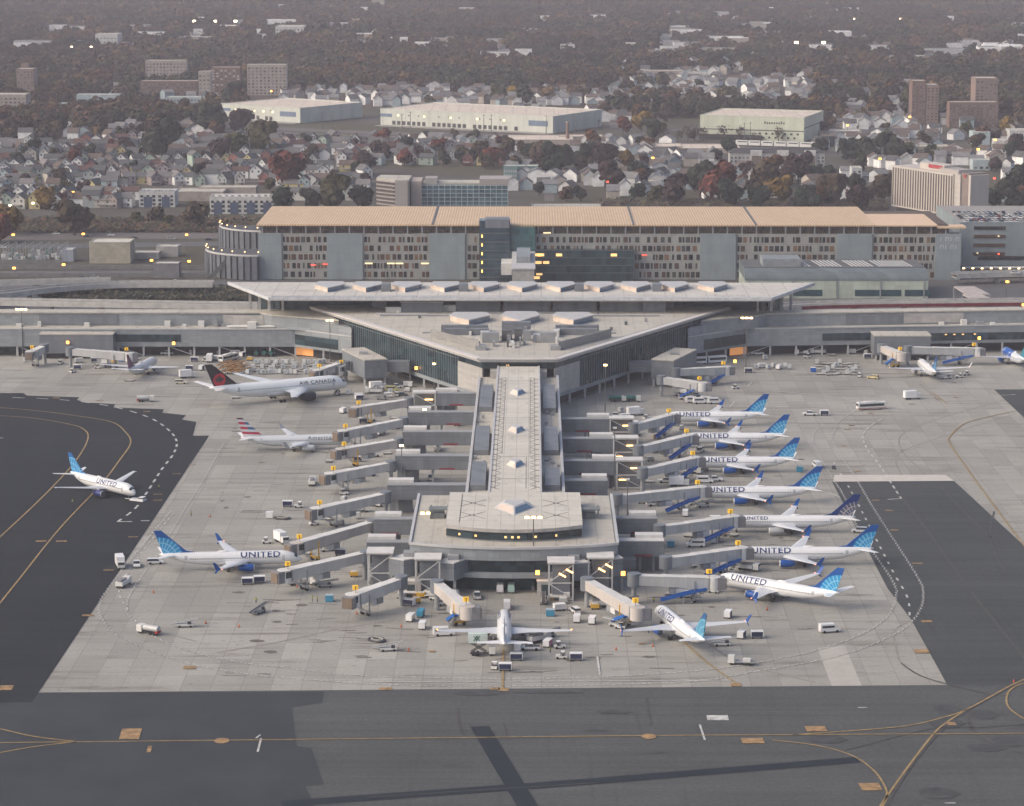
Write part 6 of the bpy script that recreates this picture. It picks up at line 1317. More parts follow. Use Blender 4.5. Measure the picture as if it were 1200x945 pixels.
for nm_, spots in (('at the foot of the pier head',[(rq.uniform(470,545),rq.uniform(700,716)) for _ in range(9)]+[(rq.uniform(640,740),rq.uniform(698,716)) for _ in range(9)]),('under the left walkways',[(rq.uniform(470,545),rq.choice((476,497,519,546,580))+rq.uniform(-3,3)) for _ in range(16)]),('under the right walkways',[(rq.uniform(668,720),rq.choice((505,529,554))+rq.uniform(-3,3)) for _ in range(12)]),('along the left wing',[(rq.uniform(20,330),rq.uniform(414,428)) for _ in range(20)]),('along the right wing',[(rq.uniform(870,1195),rq.uniform(412,424)) for _ in range(18)]),('left of the glass hall',[(rq.uniform(415,500),rq.uniform(446,470)) for _ in range(12)])):
    for j, (px, py) in enumerate(sorted(spots)):
        kd, c_, nm = QK[(j*5+len(nm_)) % len(QK)]; put(kd, px, py, rq.choice((0,180,90,20,-25,70)), '%s, %s from left of the equipment %s' % (nm, ordw_(j+1), nm_), c_, 'equipment '+nm_)
# bins and boxes beneath the pier head
for i, (px, py, m_, lb) in enumerate(((478,699,M('ochre', (.25,.15,.05), .8),'ochre pallet stack under the front left walkway'),(655,703,M('ochre', (.25,.15,.05), .8),'ochre pallet stack at the foot of the front right stair tower'),(640,697,wallp,'pale cabin at the foot of the front right stair tower'),(483,697,tunw,'beige cabin with a dark door between the front left stair towers'))):
    p = G(px,py); t = thing('storage_block', lb, 'storage', p); h = (1.3,1.1,4.2,4.2)[i]; MB().box(-2.6,-1.5,0,2.6,1.5,h).build('body', m_, t, **kw); MB().box(-1.4,-1.6,.2,1.4,-1.51,h*.8).build('front', M('dark_door', (.03,.05,.055), .5), t, **kw); MB().box(-2.75,-1.65,h,2.75,1.65,h+.2).build('top', broof, t, **kw)
# people
skin = M('skin', (.35,.22,.16), .6); vest = M('hi_vis_vest', (.45,.45,.05), .7); vesto = M('orange_vest', (.6,.13,.04), .7)
def person(px, py, deg, label, vm=None):
    p = G(px,py); t = thing('person', label, 'person', p, radians(deg))
    me = bpy.data.meshes.new('body'); o = bpy.data.objects.new('body', me); COL.objects.link(o); o.parent = t
    V = [(0,0,.95),(0,.0,1.25),(0,0,1.45),(0,0,1.56),(.02,0,1.68),(0,.2,1.42),(.04,.26,1.14),(.14,.24,.92),(0,-.2,1.42),(-.02,-.27,1.14),(.06,-.26,.9),(0,.1,.88),(.07,.11,.48),(.02,.12,.06),(.14,.13,.04),(0,-.1,.88),(-.05,-.11,.48),(-.1,-.12,.06),(.02,-.13,.04)]
    E = [(0,1),(1,2),(2,3),(3,4),(2,5),(5,6),(6,7),(2,8),(8,9),(9,10),(0,11),(11,12),(12,13),(13,14),(0,15),(15,16),(16,17),(17,18)]
    Rr = [.16,.17,.15,.06,.11,.075,.055,.045,.075,.055,.045,.1,.075,.055,.05,.1,.075,.055,.05]
    me.from_pydata(V, E, []); md = o.modifiers.new('skin','SKIN')
    for i, r in enumerate(Rr): me.skin_vertices[0].data[i].radius = (r, r)
    me.skin_vertices[0].data[0].use_root = True; o.modifiers.new('sub','SUBSURF').levels = 1; me.materials.append(M('dark_uniform', (.03,.035,.05), .8))
    o.modifiers['sub'].render_levels = 1
    MB().loft([[(.02+r*cos(a)*.9, r*1.25*sin(a), z) for a in [k*pi/6 for k in range(12)]] for z, r in ((.92,.20),(1.15,.205),(1.38,.21),(1.46,.14))]).build('vest', vm or vest, t, smooth=True, **kw)
    MB().loft([[(.03+r*cos(a), r*sin(a), z) for a in [k*pi/5 for k in range(10)]] for z, r in ((1.57,.06),(1.63,.105),(1.71,.118),(1.77,.10),(1.81,.04))]).build('head', skin, t, smooth=True, **kw)
    MB().loft([[(.02+r*cos(a), r*sin(a), z) for a in [k*pi/5 for k in range(10)]] for z, r in ((1.73,.125),(1.79,.11),(1.83,.05))]).build('hair', trim, t, smooth=True, **kw)
for a in ((766,707,90,'person in a yellow vest, left of two by the jet bridge of the slanting airliner'),(224,605,0,'person in dark clothes standing alone on the left apron'),(366,707-2,20,'person in a yellow vest standing left of the turquoise container'),(372,706,200,'person in a yellow vest standing right beside the turquoise container'),(481,708,90,'person in an orange vest below the front left walkway',vesto),(186,574,10,'person in a yellow vest on the dark taxiway beside the pushed-back airliner'),(85,591,40,'person in dark clothes under the wing of the pushed-back airliner'),(300,707,90,'person in a yellow vest on the bare apron left'),(835,470,0,'person standing beside the parked white vans'),(1128,441,0,'person beside the tractors at the far right stand'),(760,742,0,'person under the wing of the slanting airliner'),(645,765,0,'person beside the pink-covered cart')): person(*a)
# light masts
def mast(px, pyb, pyt, label, heads=2, z0=0., lit=True):
    p = G(px,pyb,z0); s_ = (pyb+116)*.00503*CAMH/(CAMH-z0); h = (pyb-pyt)/s_; t = thing('light_mast', label, 'light mast', p)
    MB().tube((0,0,0),(0,0,h),.24,.13).build('pole', dsteel, t, **kw); hd = MB().box(-heads*.9,-.35,h,heads*.9,.35,h+.3).build('lamp_head', dsteel, t, **kw)
    for k in range(heads): MB().box(-heads*.9+k*1.8+.25,-.62,h-.25,-heads*.9+k*1.8+1.55,-.36,h+.35).build('lamp', lampw if lit else offw, hd, **kw)
    MB().tube((0,0,0),(0,0,1.2),.55).build('base', concm, t, **kw); return t
for a in ((625,692,604,'tall lit mast in front of the middle of the pier head',3),(691,657,602,'lit mast beside the right chiller of the pier head',2),(499,652,600,'lit mast beside the left chiller of the pier head',2),(874,436,372,'tall lit mast before the right wing, near the hall',3),(27,418,362,'tall lit mast at the far left of the left wing',3),(208,411,364,'lit mast before the middle of the left wing',2),(387,424,375,'lit mast at the left corner of the glass hall',2),(458,438,396,'lit mast before the left glass wall',1),(509,459,426,'lit mast at the near end of the left glass wall',1),(709,487,427,'tall lit mast before the right glass wall, near end',1),(754,428,396,'lit mast before the right glass wall, upper end',1),(498,530,487-8,'mast standing among the left walkways, farther one',1),(471,580,521,'mast standing among the left walkways, nearer one',1),(720,575,500,'unlit mast by the right walkways',1,0,False),(735,625,560,'unlit mast above the fifth right walkway',1,0,False),(1016,412,386,'unlit mast at the gate block of the right wing',1,0,False),
    (488,463,455+6,'low lit mast by the first left walkway',1)): mast(*a)
for px, py, lb in ((80,401,'amber lamp on the left gate block'),(157,396,'amber lamp on the left wing, left of two'),(204,402,'amber lamp on the left wing, right of two'),(1060,398,'amber lamp on the right gate block'),(1147,396,'amber lamp on the right wing'),(488,431,'amber lamp on the left glass wall'),(630,670,'amber lamp under the pier head'),(520,668,'amber lit sign on the front left walkway'),(730,671,'amber lit sign by the front right walkway'),(861,423,'amber lamps at the empty right jet bridge')):
    s_ = 2.75; zz = 7.5 if py < 500 else 6.5
    o = G(px,py,zz); t = thing('wall_lamp', lb, 'lamp', (o[0],o[1]-1.5,zz)); MB().box(-.55,-.3,-.5,.55,.3,.6).build('lamp_glass', lampo, t, **kw); MB().box(-.7,.3,-.7,.7,.5,.8).build('bracket', dsteel, t, **kw); MB().box(-.12,.5,-.12,.12,2.2,.12).build('arm', dsteel, t, **kw)
# ================================================================= THE TOWN BEHIND
def sc(py): return (py+116)*.00503
def ordw(n):
    u = ['','first','second','third','fourth','fifth','sixth','seventh','eighth','ninth','tenth','eleventh','twelfth','thirteenth','fourteenth','fifteenth','sixteenth','seventeenth','eighteenth','nineteenth']
    if n < 20: return u[n]
    tens = ['','','twent','thirt','fort','fift','sixt','sevent','eight','ninet'][n//10]
    return tens+'ieth' if n % 10 == 0 else tens+'y-'+u[n%10]
# ---- warehouses, set by three photographed corners
wh_w = panelmat('warehouse_panel', (.50,.52,.47), 9., 16., .04, .8, .6); wh_b = M('warehouse_blue', (.13,.18,.26), .5); wh_r = roofmat('warehouse_roof', (.60,.52,.44), 12.)
wh_g = panelmat('pale_green_panel', (.50,.53,.43), 14., 30., .03, .85, .6)
def warehouse(l, c, r, h, label, mat=wh_w, docks=True):
    a, b, d = Vector(G(*l)[:2]), Vector(G(*c)[:2]), Vector(G(*r)[:2])
    u = (b-a); L = u.length; u.normalize(); v = Vector((-u.y,u.x)); W = (d-b).length; ang = atan2(u.y,u.x)
    t = thing('warehouse', label, 'warehouse', (a.x,a.y,0), ang)
    MB().box(0,0,0,L,W,h).build('wall', mat, t, world=False); MB().box(.6,.6,h,L-.6,W-.6,h+.12).build('roof', wh_r, t, world=False)
    for y0, y1 in ((-.1,.5),(W-.5,W+.1)): MB().box(-.1,y0,h,L+.1,y1,h+.7).build('parapet', mat, t, world=False)
    for x0, x1 in ((-.1,.5),(L-.5,L+.1)): MB().box(x0,.51,h,x1,W-.51,h+.7).build('parapet', mat, t, world=False)
    if docks:
        n = int((L-40)/5.2)
        for k in range(n):
            x = 14+k*5.2
            if k % 8 == 7: continue
            mobj('dock_door', wmesh('dock_door',3.4,3.4,M('dock_dark', (.05,.05,.055), .7)), t, (x,-.02,1.2)); 
            if k % 2: mobj('window', wmesh('window',1.1,1.1,glassd), t, (x,-.02,9.2))
        MB().box(-.14,-.14,h*.55,12,-.02,h*.75).build('blue_panel', wh_b, t, world=False); MB().box(L-24,-.16,h*.42,L-5,-.03,h*.75).build('blue_panel', wh_b, t, world=False)
        for k in range(5): p = MB().box(18+k*(L-40)/5,-.5,h*.62,19.6+k*(L-40)/5,-.05,h*.72).build('wall_lamp', EM('wall_glow', (1.,.75,.4), 2.), t, world=False)
        MB().box(0,-9,0,L,-.2,.5).build('dock_apron', concm, t, world=False)
    else:
        MB().box(0,-.12,h*.42,L,-.02,h*.46).build('wall_line', M('line_dark', (.08,.08,.075)), t, world=False); MB().box(L+.02,0,h*.55,L+.12,W,h*.59).build('wall_line', MATS['line_dark'], t, world=False)
        mb = MB(); 
        for k in range(9): mb.box(L*.62+k*2.0,-.15,h*.72,L*.62+k*2.0+1.1,-.02,h*.72+(2.2 if k in (0,7) else 1.5))
        mb.build('wall_lettering', MATS['line_dark'], t, world=False)
        for k in range(14): mobj('window', wmesh('window',1.8,1.5,glassd), t, (L*.55+k*L*.03,-.02,2.+ (k%2)*3.2))
        MB().box(0,-3,0,L*.6,-.2,4.5).build('low_annex', under, t, world=False)
    return t
warehouse((259,139),(352,145),(412,137),13.2,'white warehouse with dock doors, shorter one at the left')
warehouse((446,147),(648,157),(700,148),14.2,'long white warehouse with a pale roof and a full row of dock doors')
warehouse((820,163),(942,166.5),(977,158),19.5,'tall pale green warehouse block with a dark ribbon line', wh_g, False)
def fbox(px0, px1, yb, yt, dep, mat, label, rows=0, cols=0, cat='building', name='building', roof=None, rz=0., wm=None, ww=None):
    a = G(px0,yb); b = G(px1,yb); h = (yb-yt)/sc(yb); wx = b[0]-a[0]
    return simple_building(((a[0]+b[0])/2,a[1]+dep/2), wx, dep, h, rz, mat, roof or rf2, label, cat, name, rows=rows, cols=cols, ww=ww or (wx/max(cols,1))*.5, wh=min(1.7,(h/max(rows,1))*.5), wmats=wm)
brick = M('brick_brown', (.17,.11,.09), .85, var=.15, scale=.1); brick2 = M('brick_rose', (.235,.17,.145), .85, var=.12, scale=.1); stone = M('stone_beige', (.33,.29,.26), .85); whitew = M('render_white', (.50,.50,.49), .8); paleb = M('render_pale_blue', (.36,.43,.45), .8); dwin = [M('flat_window', (.05,.05,.06), .3), M('flat_window_grey', (.16,.16,.17), .3)]
fbox(1068,1084,146,96,20,brick,'tall brick tower block at the right, left half of the pair',14,4,'apartment tower','apartment_tower',wm=dwin); fbox(1085,1099,146,101,26,brick2,'tall brick tower block at the right, stepped right half',13,3,'apartment tower','apartment_tower',wm=dwin)
fbox(1142,1168,140,93,26,brick2,'brick tower block rising behind the long brick slab',13,5,'apartment tower','apartment_tower',wm=dwin); fbox(1112,1169,150,121,16,brick,'long brick slab of flats with rows of windows at the right',8,16,'apartment block','apartment_block',wm=dwin)
fbox(20,40,112,82,22,brick2,'rose brick tower with a stepped top at the far left',9,5,'apartment tower','apartment_tower',wm=dwin); fbox(26,33,108,76,10,brick2,'slim stair head rising above the rose brick tower',0,0,'tower','stair_tower')
fbox(-10,31,136,112,24,stone,'beige flat-topped block at the left edge',5,8,wm=dwin); fbox(171,219,100,72,16,stone,'pale banded slab of flats behind the left woods',7,12,'apartment block','apartment_block',wm=dwin)
fbox(165,232,116,96,16,brick,'brown brick slab of flats below the pale banded slab',5,16,'apartment block','apartment_block',wm=dwin); fbox(233,247,116,85,16,stone,'narrow grey block between two brown blocks',6,3,'apartment block','apartment_block',wm=dwin)
fbox(248,282,112,80,16,brick,'brown tower with white balcony stripes left of the beige slab',9,7,'apartment block','apartment_block',wm=[M('balcony_white', (.4,.38,.37)),dwin[0]]); fbox(290,336,112,77,16,stone,'beige square slab of flats with a small rooftop mast',9,10,'apartment block','apartment_block',wm=dwin)
fbox(195,239,127,115,16,paleb,'pale blue low block beyond the dark left woods',3,11,wm=dwin); fbox(43,132,130,123,24,M('bright_blue_roof', (.12,.28,.42), .5),'long low hall with a bright blue roof at the left'); fbox(90,140,126,112,16,paleb,'grey-green gabled hall behind the blue-roofed one',2,8,wm=dwin)
fbox(112,138,56,41,40,whitew,'small white cube building in the far woods, left',3,6,wm=dwin); fbox(70,105,44,35,60,whitew,'long white roofed building far off in the woods, left'); fbox(43,72,46,41,50,stone,'low pale building beside the long white one, far off'); fbox(323,356,48,32,50,whitew,'white four-storey block far off behind the woods',4,8,wm=dwin); fbox(178,275,52,45,60,stone,'long low pale building under the three floodlights',2,20,wm=dwin); fbox(145,164,46,41,40,paleb,'small teal roofed building far off in the woods'); fbox(360,500,46,41,50,stone,'row of pale roofs on the far horizon, centre left')
fbox(755,800,95,84,20,stone,'pale school block with tall windows among the houses',3,12,'school','school',wm=dwin); fbox(800,828,95,86,16,whitew,'pale flat roofed wing beside the school',2,8,wm=dwin); fbox(1040,1066,130,123,16,stone,'long low pale building left of the brick tower',0,0); fbox(1075,1100,72,67,30,whitew,'white strip roof in the far right woods')
fbox(1183,1230,168,154,20,whitew,'white flat-roofed building at the right edge',2,6,wm=dwin); fbox(1167,1200,176,166,20,whitew,'low white building below the one at the right edge',1,8,wm=dwin); fbox(1140,1160,170,156,20,paleb,'pale rounded tank building behind the rust tree'); fbox(1072,1113,182,173,20,tan,'tan flat-roofed building left of the right hotel',2,8,wm=dwin); fbox(1080,1098,176,171,14,whitew,'white upper storey behind the tan flat-roofed building'); fbox(998,1010,212,198,14,whitew,'narrow white house in front of the car lot',3,2,wm=dwin); fbox(1140,1160,200,189,14,paleb,'pale grey box house right of the right hotel',1,3,wm=dwin)
fbox(963,978,172,161,16,glassd,'dark low building with white fascia right of the train'); fbox(590,606,215,196,14,M('green_row', (.15,.24,.24), .8),'green terraced row beside the blue hotel, near',3,6,wm=[whitew]); fbox(604,631,212,196,14,M('green_row', (.15,.24,.24), .8),'green terraced row beside the blue hotel, right',3,8,wm=[whitew]); fbox(865,884,237,225,14,paleb,'pale grey shed among the trees behind the garage roof')
# flats with blue recesses
def flats(px0, px1, yb, yt, dep, label, n):
    t = fbox(px0,px1,yb,yt,dep,whitew,label,3,n*3,'apartment block','apartment_block',tanroof,wm=[glassd,dwin[0]]); a = G(px0,yb); b = G(px1,yb); h = (yb-yt)/sc(yb)
    for k in range(n): x = a[0]+(b[0]-a[0])*(k+.5)/n; MB().box(x-2.6,a[1]-.2,0,x+2.6,a[1]-.05,h*.72).build('blue_recess', M('recess_blue', (.055,.08,.14), .6), t)
    for k in range(10): x = a[0]+(b[0]-a[0])*(k+.4)/10; MB().box(x-.9,a[1]+3+k%3,h+.3,x+.9,a[1]+5+k%3,h+1.3).build('rooftop_unit', steel, t)
    return t
flats(246,323,251,232,18,'white flats with dark blue recesses and pale roof, right part',4); flats(163,205,243,226,18,'white flats with dark blue recesses, left part',2); fbox(205,262,236,226,24,stone,'low flat pale roof linking the two parts of the white flats'); fbox(232,300,232,221,16,stone,'rear flat-roofed range of the white flats')
AP = fbox(855,966,201,181,15,M('siding_grey', (.38,.38,.37), .8),'four-storey pale apartment building with dark roof and square turrets',4,24,'apartment block','apartment_block',wm=dwin)
a = G(855,201); b = G(966,201); h = 20/sc(201)
MB().add([(a[0]-.6,a[1]-.6,h+.9),(b[0]+.6,a[1]-.6,h+.9),(b[0]+.6,a[1]+15.6,h+.9),(a[0]-.6,a[1]+15.6,h+.9),(a[0]+5,a[1]+7.5,h+4.2),(b[0]-5,a[1]+7.5,h+4.2)], [(0,1,5,4),(1,2,5),(2,3,4,5),(3,0,4),(3,2,1,0)]).build('hip_roof', M('roof_charcoal', (.05,.05,.055), .85), AP)
for px in (886,917,949): 
    x = G(px,201)[0]; tw = MB().box(x-4.2,a[1]-1.2,0,x+4.2,a[1]+2,h+2.8).build('turret', whitew, AP); MB().box(x-3.6,a[1]-1.4,1,x+3.6,a[1]-1.21,h-1).build('brick_bay', M('bay_brown', (.15,.12,.10), .8), tw)
LB_ = fbox(622,705,258,245,26,M('fin_block', (.20,.19,.18), .8),'long low dark-roofed building with pale fins behind the garage',0,0)
a = G(622,258); b = G(705,258)
for k in range(10): x = a[0]+2+k*3.6; MB().box(x-.3,a[1]-.5,0,x+.3,a[1]-.02,7).build('fin', whitew, LB_)
for px0, px1, yb, dep, lb in ((594,672,170,46,'broad pale pink flat roof behind the houses in the middle'),(655,706,166,20,'flat green-grey roofed shed right of the long warehouse'),(800,868,180,40,'broad pale flat roof left of the train'),(770,800,178,30,'low flat roof left of the broad pale roof'),(960,1010,160,24,'flat roofed sheds beside the tall green warehouse')): fbox(px0,px1,yb,yb-5,dep,stone,lb,roof=wh_r if px0 < 900 else tanroof)
# chimney, poles
for px, yb, yt, lb, r in ((665,168,144,'brick chimney right of the long warehouse',1.6),): p = G(px,yb); t = thing('brick_chimney', lb, 'chimney', p); MB().tube((0,0,0),(0,0,(yb-yt)/sc(yb)),r,r*.8,10).build('shaft', brick, t, **kw); MB().tube((0,0,(yb-yt)/sc(yb)),(0,0,(yb-yt)/sc(yb)+1),r,n=10).build('cap', stone, t, **kw)
PN = 0
for px, yb, yt in ((471,155,133),(481,155,131),(567,157,134),(576,157,134),(640,158,135),(674,160,136),(378,152,131),(389,152,129),(872,166,144),(879,166,143),(1102,158,116),(816,170,146)):
    p = G(px,yb); PN += 1; h = (yb-yt)/sc(yb); t = thing('line_pole', 'dark pole beside the railway, %s of twelve from the left' % ordw(sorted([471,481,567,576,640,674,378,389,872,879,1102,816]).index(px)+1), 'pole', p, 0, 'poles along the railway'); MB().tube((0,0,0),(0,0,h),.35,.25,6).build('shaft', dsteel, t, **kw); MB().bar((-1.6,0,h-1),(1.6,0,h-1),.25,.25).build('cross_arm', dsteel, t, **kw)
rsheet('railway', zpx([(180,147),(300,150),(450,156),(650,161),(860,173),(1000,176)],0), 26, -.06, M('ballast', (.12,.11,.105), .95, var=.2)); rsheet('railway', zpx([(180,150),(450,160),(650,165),(860,178)],0), 5, .02, M('track_pale', (.22,.21,.20), .9))
rsheet('road', zpx([(700,165),(760,156),(820,150)],0), 12, -.05); rsheet('road', zpx([(722,150),(715,130),(708,112)],0), 10, -.05, M('worn_road', (.125,.11,.105))); rsheet('road', zpx([(990,215),(1075,205),(1160,188),(1240,178)],0), 10, -.05); rsheet('road', zpx([(985,165),(1030,150),(1100,140)],0), 10, -.05)
rsheet('car_park', [G(955,208)[:2],G(1040,206)[:2]], 50, -.055, roadm); rsheet('park_lawn', [G(735,232)[:2],G(800,230)[:2]], 30, -.05, M('lawn', (.035,.055,.025), .95, var=.3, scale=.1))
mb = MB(); p, q = G(735,224), G(780,221); mb.bar((p[0],p[1],1.5),(q[0],q[1],1.5),.2,3); tag(mb.build('park_fence', M('fence_green', (.10,.15,.13), .8)), 'pale green fence round the small lawn in the middle distance', 'fence')
# passenger train
TR = thing('passenger_train', 'silver passenger train standing in front of the tall green warehouse', 'train', G(905,173))
p, q = Vector(G(862,171)), Vector(G(952,174)); u = (q-p); L = u.length; u.normalize(); n = 6
for k in range(n):
    a_ = p+u*(L*k/n+.5); b__ = p+u*(L*(k+1)/n-.5); m2 = MB(); m2.bar(a_+Vector((0,0,2.8)), b__+Vector((0,0,2.8)), 3, 3.8); cr = m2.build('carriage', offw, TR)
    m2 = MB(); m2.bar(a_+Vector((0,-1.55,3.6))+u, b__+Vector((0,-1.55,3.6))-u, .1, .8); m2.build('window_band', glassd, cr); m2 = MB(); m2.bar(a_+Vector((0,0,.5))+u*2, b__+Vector((0,0,.5))-u*2, 2.4, .9); m2.build('bogie', dark, cr)
# ---- houses
hwall = tintmat('house_siding', .8, .06); hroof = tintmat('shingle', .9, .12); hwin = M('house_window', (.05,.055,.065), .3)
def house_meshes(w_, d, h, rh, gable_front):
    wl = MB(); rfm = MB(); o = .45
    if gable_front:
        wl.add([(-w_/2,-d/2,0),(w_/2,-d/2,0),(w_/2,-d/2,h),(0,-d/2,h+rh),(-w_/2,-d/2,h),(-w_/2,d/2,0),(w_/2,d/2,0),(w_/2,d/2,h),(0,d/2,h+rh),(-w_/2,d/2,h)], [(0,1,2,3,4),(9,8,7,6,5),(1,6,7,2),(0,4,9,5)])
        for s_ in (-1,1): rfm.add([(0,-d/2-o,h+rh+.12),(s_*(w_/2+o),-d/2-o,h-o*rh/(w_/2)+.12),(s_*(w_/2+o),d/2+o,h-o*rh/(w_/2)+.12),(0,d/2+o,h+rh+.12)]+[(0,-d/2-o,h+rh-.1),(s_*(w_/2+o),-d/2-o,h-o*rh/(w_/2)-.1),(s_*(w_/2+o),d/2+o,h-o*rh/(w_/2)-.1),(0,d/2+o,h+rh-.1)], [(0,1,2,3),(7,6,5,4),(0,4,5,1),(1,5,6,2),(2,6,7,3)])
    else:
        wl.add([(-w_/2,-d/2,0),(-w_/2,d/2,0),(-w_/2,d/2,h),(-w_/2,0,h+rh),(-w_/2,-d/2,h),(w_/2,-d/2,0),(w_/2,d/2,0),(w_/2,d/2,h),(w_/2,0,h+rh),(w_/2,-d/2,h)], [(4,3,2,1,0),(5,6,7,8,9),(0,5,9,4),(1,2,7,6)])
        for s_ in (-1,1): rfm.add([(-w_/2-o,0,h+rh+.12),(w_/2+o,0,h+rh+.12),(w_/2+o,s_*(d/2+o),h-o*rh/(d/2)+.12),(-w_/2-o,s_*(d/2+o),h-o*rh/(d/2)+.12)]+[(-w_/2-o,0,h+rh-.1),(w_/2+o,0,h+rh-.1),(w_/2+o,s_*(d/2+o),h-o*rh/(d/2)-.1),(-w_/2-o,s_*(d/2+o),h-o*rh/(d/2)-.1)], [(0,1,2,3),(7,6,5,4),(0,4,5,1),(1,5,6,2),(2,6,7,3)])
    return wl, rfm
HP = []
for w_, d, h, rh, g in ((7.5,12,6.2,3.4,1),(6.8,11,5.6,3.8,1),(8.5,13,6.6,3.2,1),(12,8,5.6,2.8,0),(9,8.5,6.2,3.0,0),(7.2,11,8.6,2.8,1),(14,8,6.,2.6,0)):
    a_, b__ = house_meshes(w_,d,h,rh,g); HP.append((a_.mesh('wall',hwall), b__.mesh('roof',hroof), w_, d, h, rh, g))
chim = MB().box(-.45,-.45,0,.45,.45,2.6).mesh('chimney', brick); porch_roof = MB().add([(-2.6,0,2.6),(2.6,0,2.6),(2.6,-2.2,2.1),(-2.6,-2.2,2.1),(-2.6,0,2.8),(2.6,0,2.8),(2.6,-2.2,2.3),(-2.6,-2.2,2.3)],[(3,2,1,0),(4,5,6,7),(2,3,7,6),(1,2,6,5),(3,0,4,7)]).mesh('porch_roof', M('porch_grey', (.22,.21,.21), .8))
WALLS = [((.74,.74,.72),'white')]*7+[((.60,.58,.53),'off-white'),((.40,.38,.34),'beige'),((.36,.44,.46),'blue'),((.33,.36,.36),'grey'),((.50,.43,.22),'yellow'),((.30,.25,.24),'taupe'),((.34,.42,.36),'green'),((.24,.10,.09),'brick-red'),((.42,.36,.36),'pinkish')]
ROOFS = [((.075,.08,.085),'charcoal')]*3+[((.12,.12,.125),'grey')]*3+[((.17,.16,.16),'light'),((.105,.08,.07),'brown'),((.10,.055,.05),'red')]
NH = [0]
FM = MB(); MFM = []
def farhouse(x, y, rz, a_, b__, rng):
    c_, s2 = cos(rz), sin(rz); T_ = lambda v: (x+v[0]*c_-v[1]*s2, y+v[0]*s2+v[1]*c_, v[2])
    FM.cm = rng.choice((0,0,0,1,2,3)); FM.add([T_(v) for v in a_.v], a_.f); FM.cm = 4+rng.randrange(3); FM.add([T_(v) for v in b__.v], b__.f)
def house(x, y, rz, label, rng, grp, rich):
    if NH[0] >= 300: return farhouse(x, y, rz, *house_meshes(rng.uniform(7,11),rng.uniform(8,12),rng.uniform(5.2,7.5),rng.uniform(2.5,3.8),rng.random()<.6), rng)
    hp = rng.choice(HP); wc, wn_ = rng.choice(WALLS); rc, rn = rng.choice(ROOFS)
    t = thing('house', '%s house with %s roof, %s' % (wn_, rn, label), 'house', (x,y,0), rz, grp)
    o = mobj('wall', hp[0], t); o.color = (*wc,1); o = mobj('roof', hp[1], t); o.color = (*rc,1)
    if rng.random() < .5: mobj('chimney', chim, t, (hp[2]*.2, hp[3]*.15, hp[4]+hp[5]*.45))
    if rich:
        fy = -hp[3]/2
        for wx in ((-hp[2]*.26, hp[2]*.26)): 
            mobj('window', wmesh('window',1.1,1.4,hwin), t, (wx,fy,hp[4]-2.2))
        mobj('window', wmesh('window',1.5,1.4,hwin), t, (hp[2]*.24,fy,1.1))
        if hp[6]: mobj('window', wmesh('window',.9,1.1,hwin), t, (0,fy,hp[4]+.4))
        if rng.random() < .6: mobj('porch_roof', porch_roof, t, (-hp[2]*.1,fy,0))
    NH[0] += 1
rh_ = random.Random(33); SKIPP = [(155,345,221,252),(436,600,196,262),(594,710,226,262),(850,970,176,203),(590,700,156,171),(795,870,166,182),(1038,1160,180,262),(860,1000,160,178),(955,1040,196,215),(730,800,218,236),(620,706,200+30,262),(640,1200,236,262),(330,440,235,262)]
def blocked(px, py): return any(a_ < px < b__ and c_ < py < d_ for a_, b__, c_, d_ in SKIPP)
HROWS = []
def hrow(py, x0, x1, step, zone, k, slope=0., drop=.12, rich=True):
    px = x0; n = 0
    while px < x1:
        yy = py+slope*(px-x0)+rh_.uniform(-1.,1.)
        if not blocked(px, yy) and rh_.random() > drop and True:
            n += 1; p = G(px, yy); house(p[0], p[1], rh_.choice((0,0,0,.12,-.1,.5,-.4,1.57)), '%s from left, %s row, %s' % (ordw(n), ordw(k), zone), rh_, 'houses, '+zone, rich)
        px += step*rh_.uniform(.78,1.3)
ZL = 'streets left of the hotel'; k = 0
for py in (243,234,225,216.5,208.5,201,194,187.5,181,175,169.5): k += 1; hrow(py, -6 if py > 170 else 90, 435, 14 if py > 190 else 12.5, ZL, k, 0, .10)
ZM = 'streets behind the blue hotel'
for k, py in enumerate((192,186,180.5,175,170)): hrow(py, 440, 596, 13.5, ZM, k+1, .004, .2)
ZR = 'streets before the green warehouse'
for k, py in enumerate((232,222,212,202.5,194,187,180.5)): hrow(py, 600, 850, 19, ZR, k+1, 0, .42)
hrow(172, 690, 800, 13, 'short street by the flat roofs', 1, 0, .2)
# streets between the rows, with cars along them
for k, (py, x0, x1) in enumerate(((229.5,-20,150),(212.5,-20,440),(197.5,-20,440),(184,-20,440),(172.5,60,440),(183,440,600),(207,600,850),(190.5,600,850))): rsheet('road', zpx([(x0,py),((x0+x1)/2,py+.3),(x1,py)],0), 6.5, -.05+.001*k, M('worn_road', (.125,.11,.105)))
for px, y0, y1 in ((60,168,246),(205,166,220),(318,166,220),(408,166,236),(640,172,236),(742,160,232)): rsheet('road', zpx([(px,y0),(px+2,(y0+y1)/2),(px+4,y1)],0), 6.5, -.04-.0005*(px%7), MATS['worn_road'])
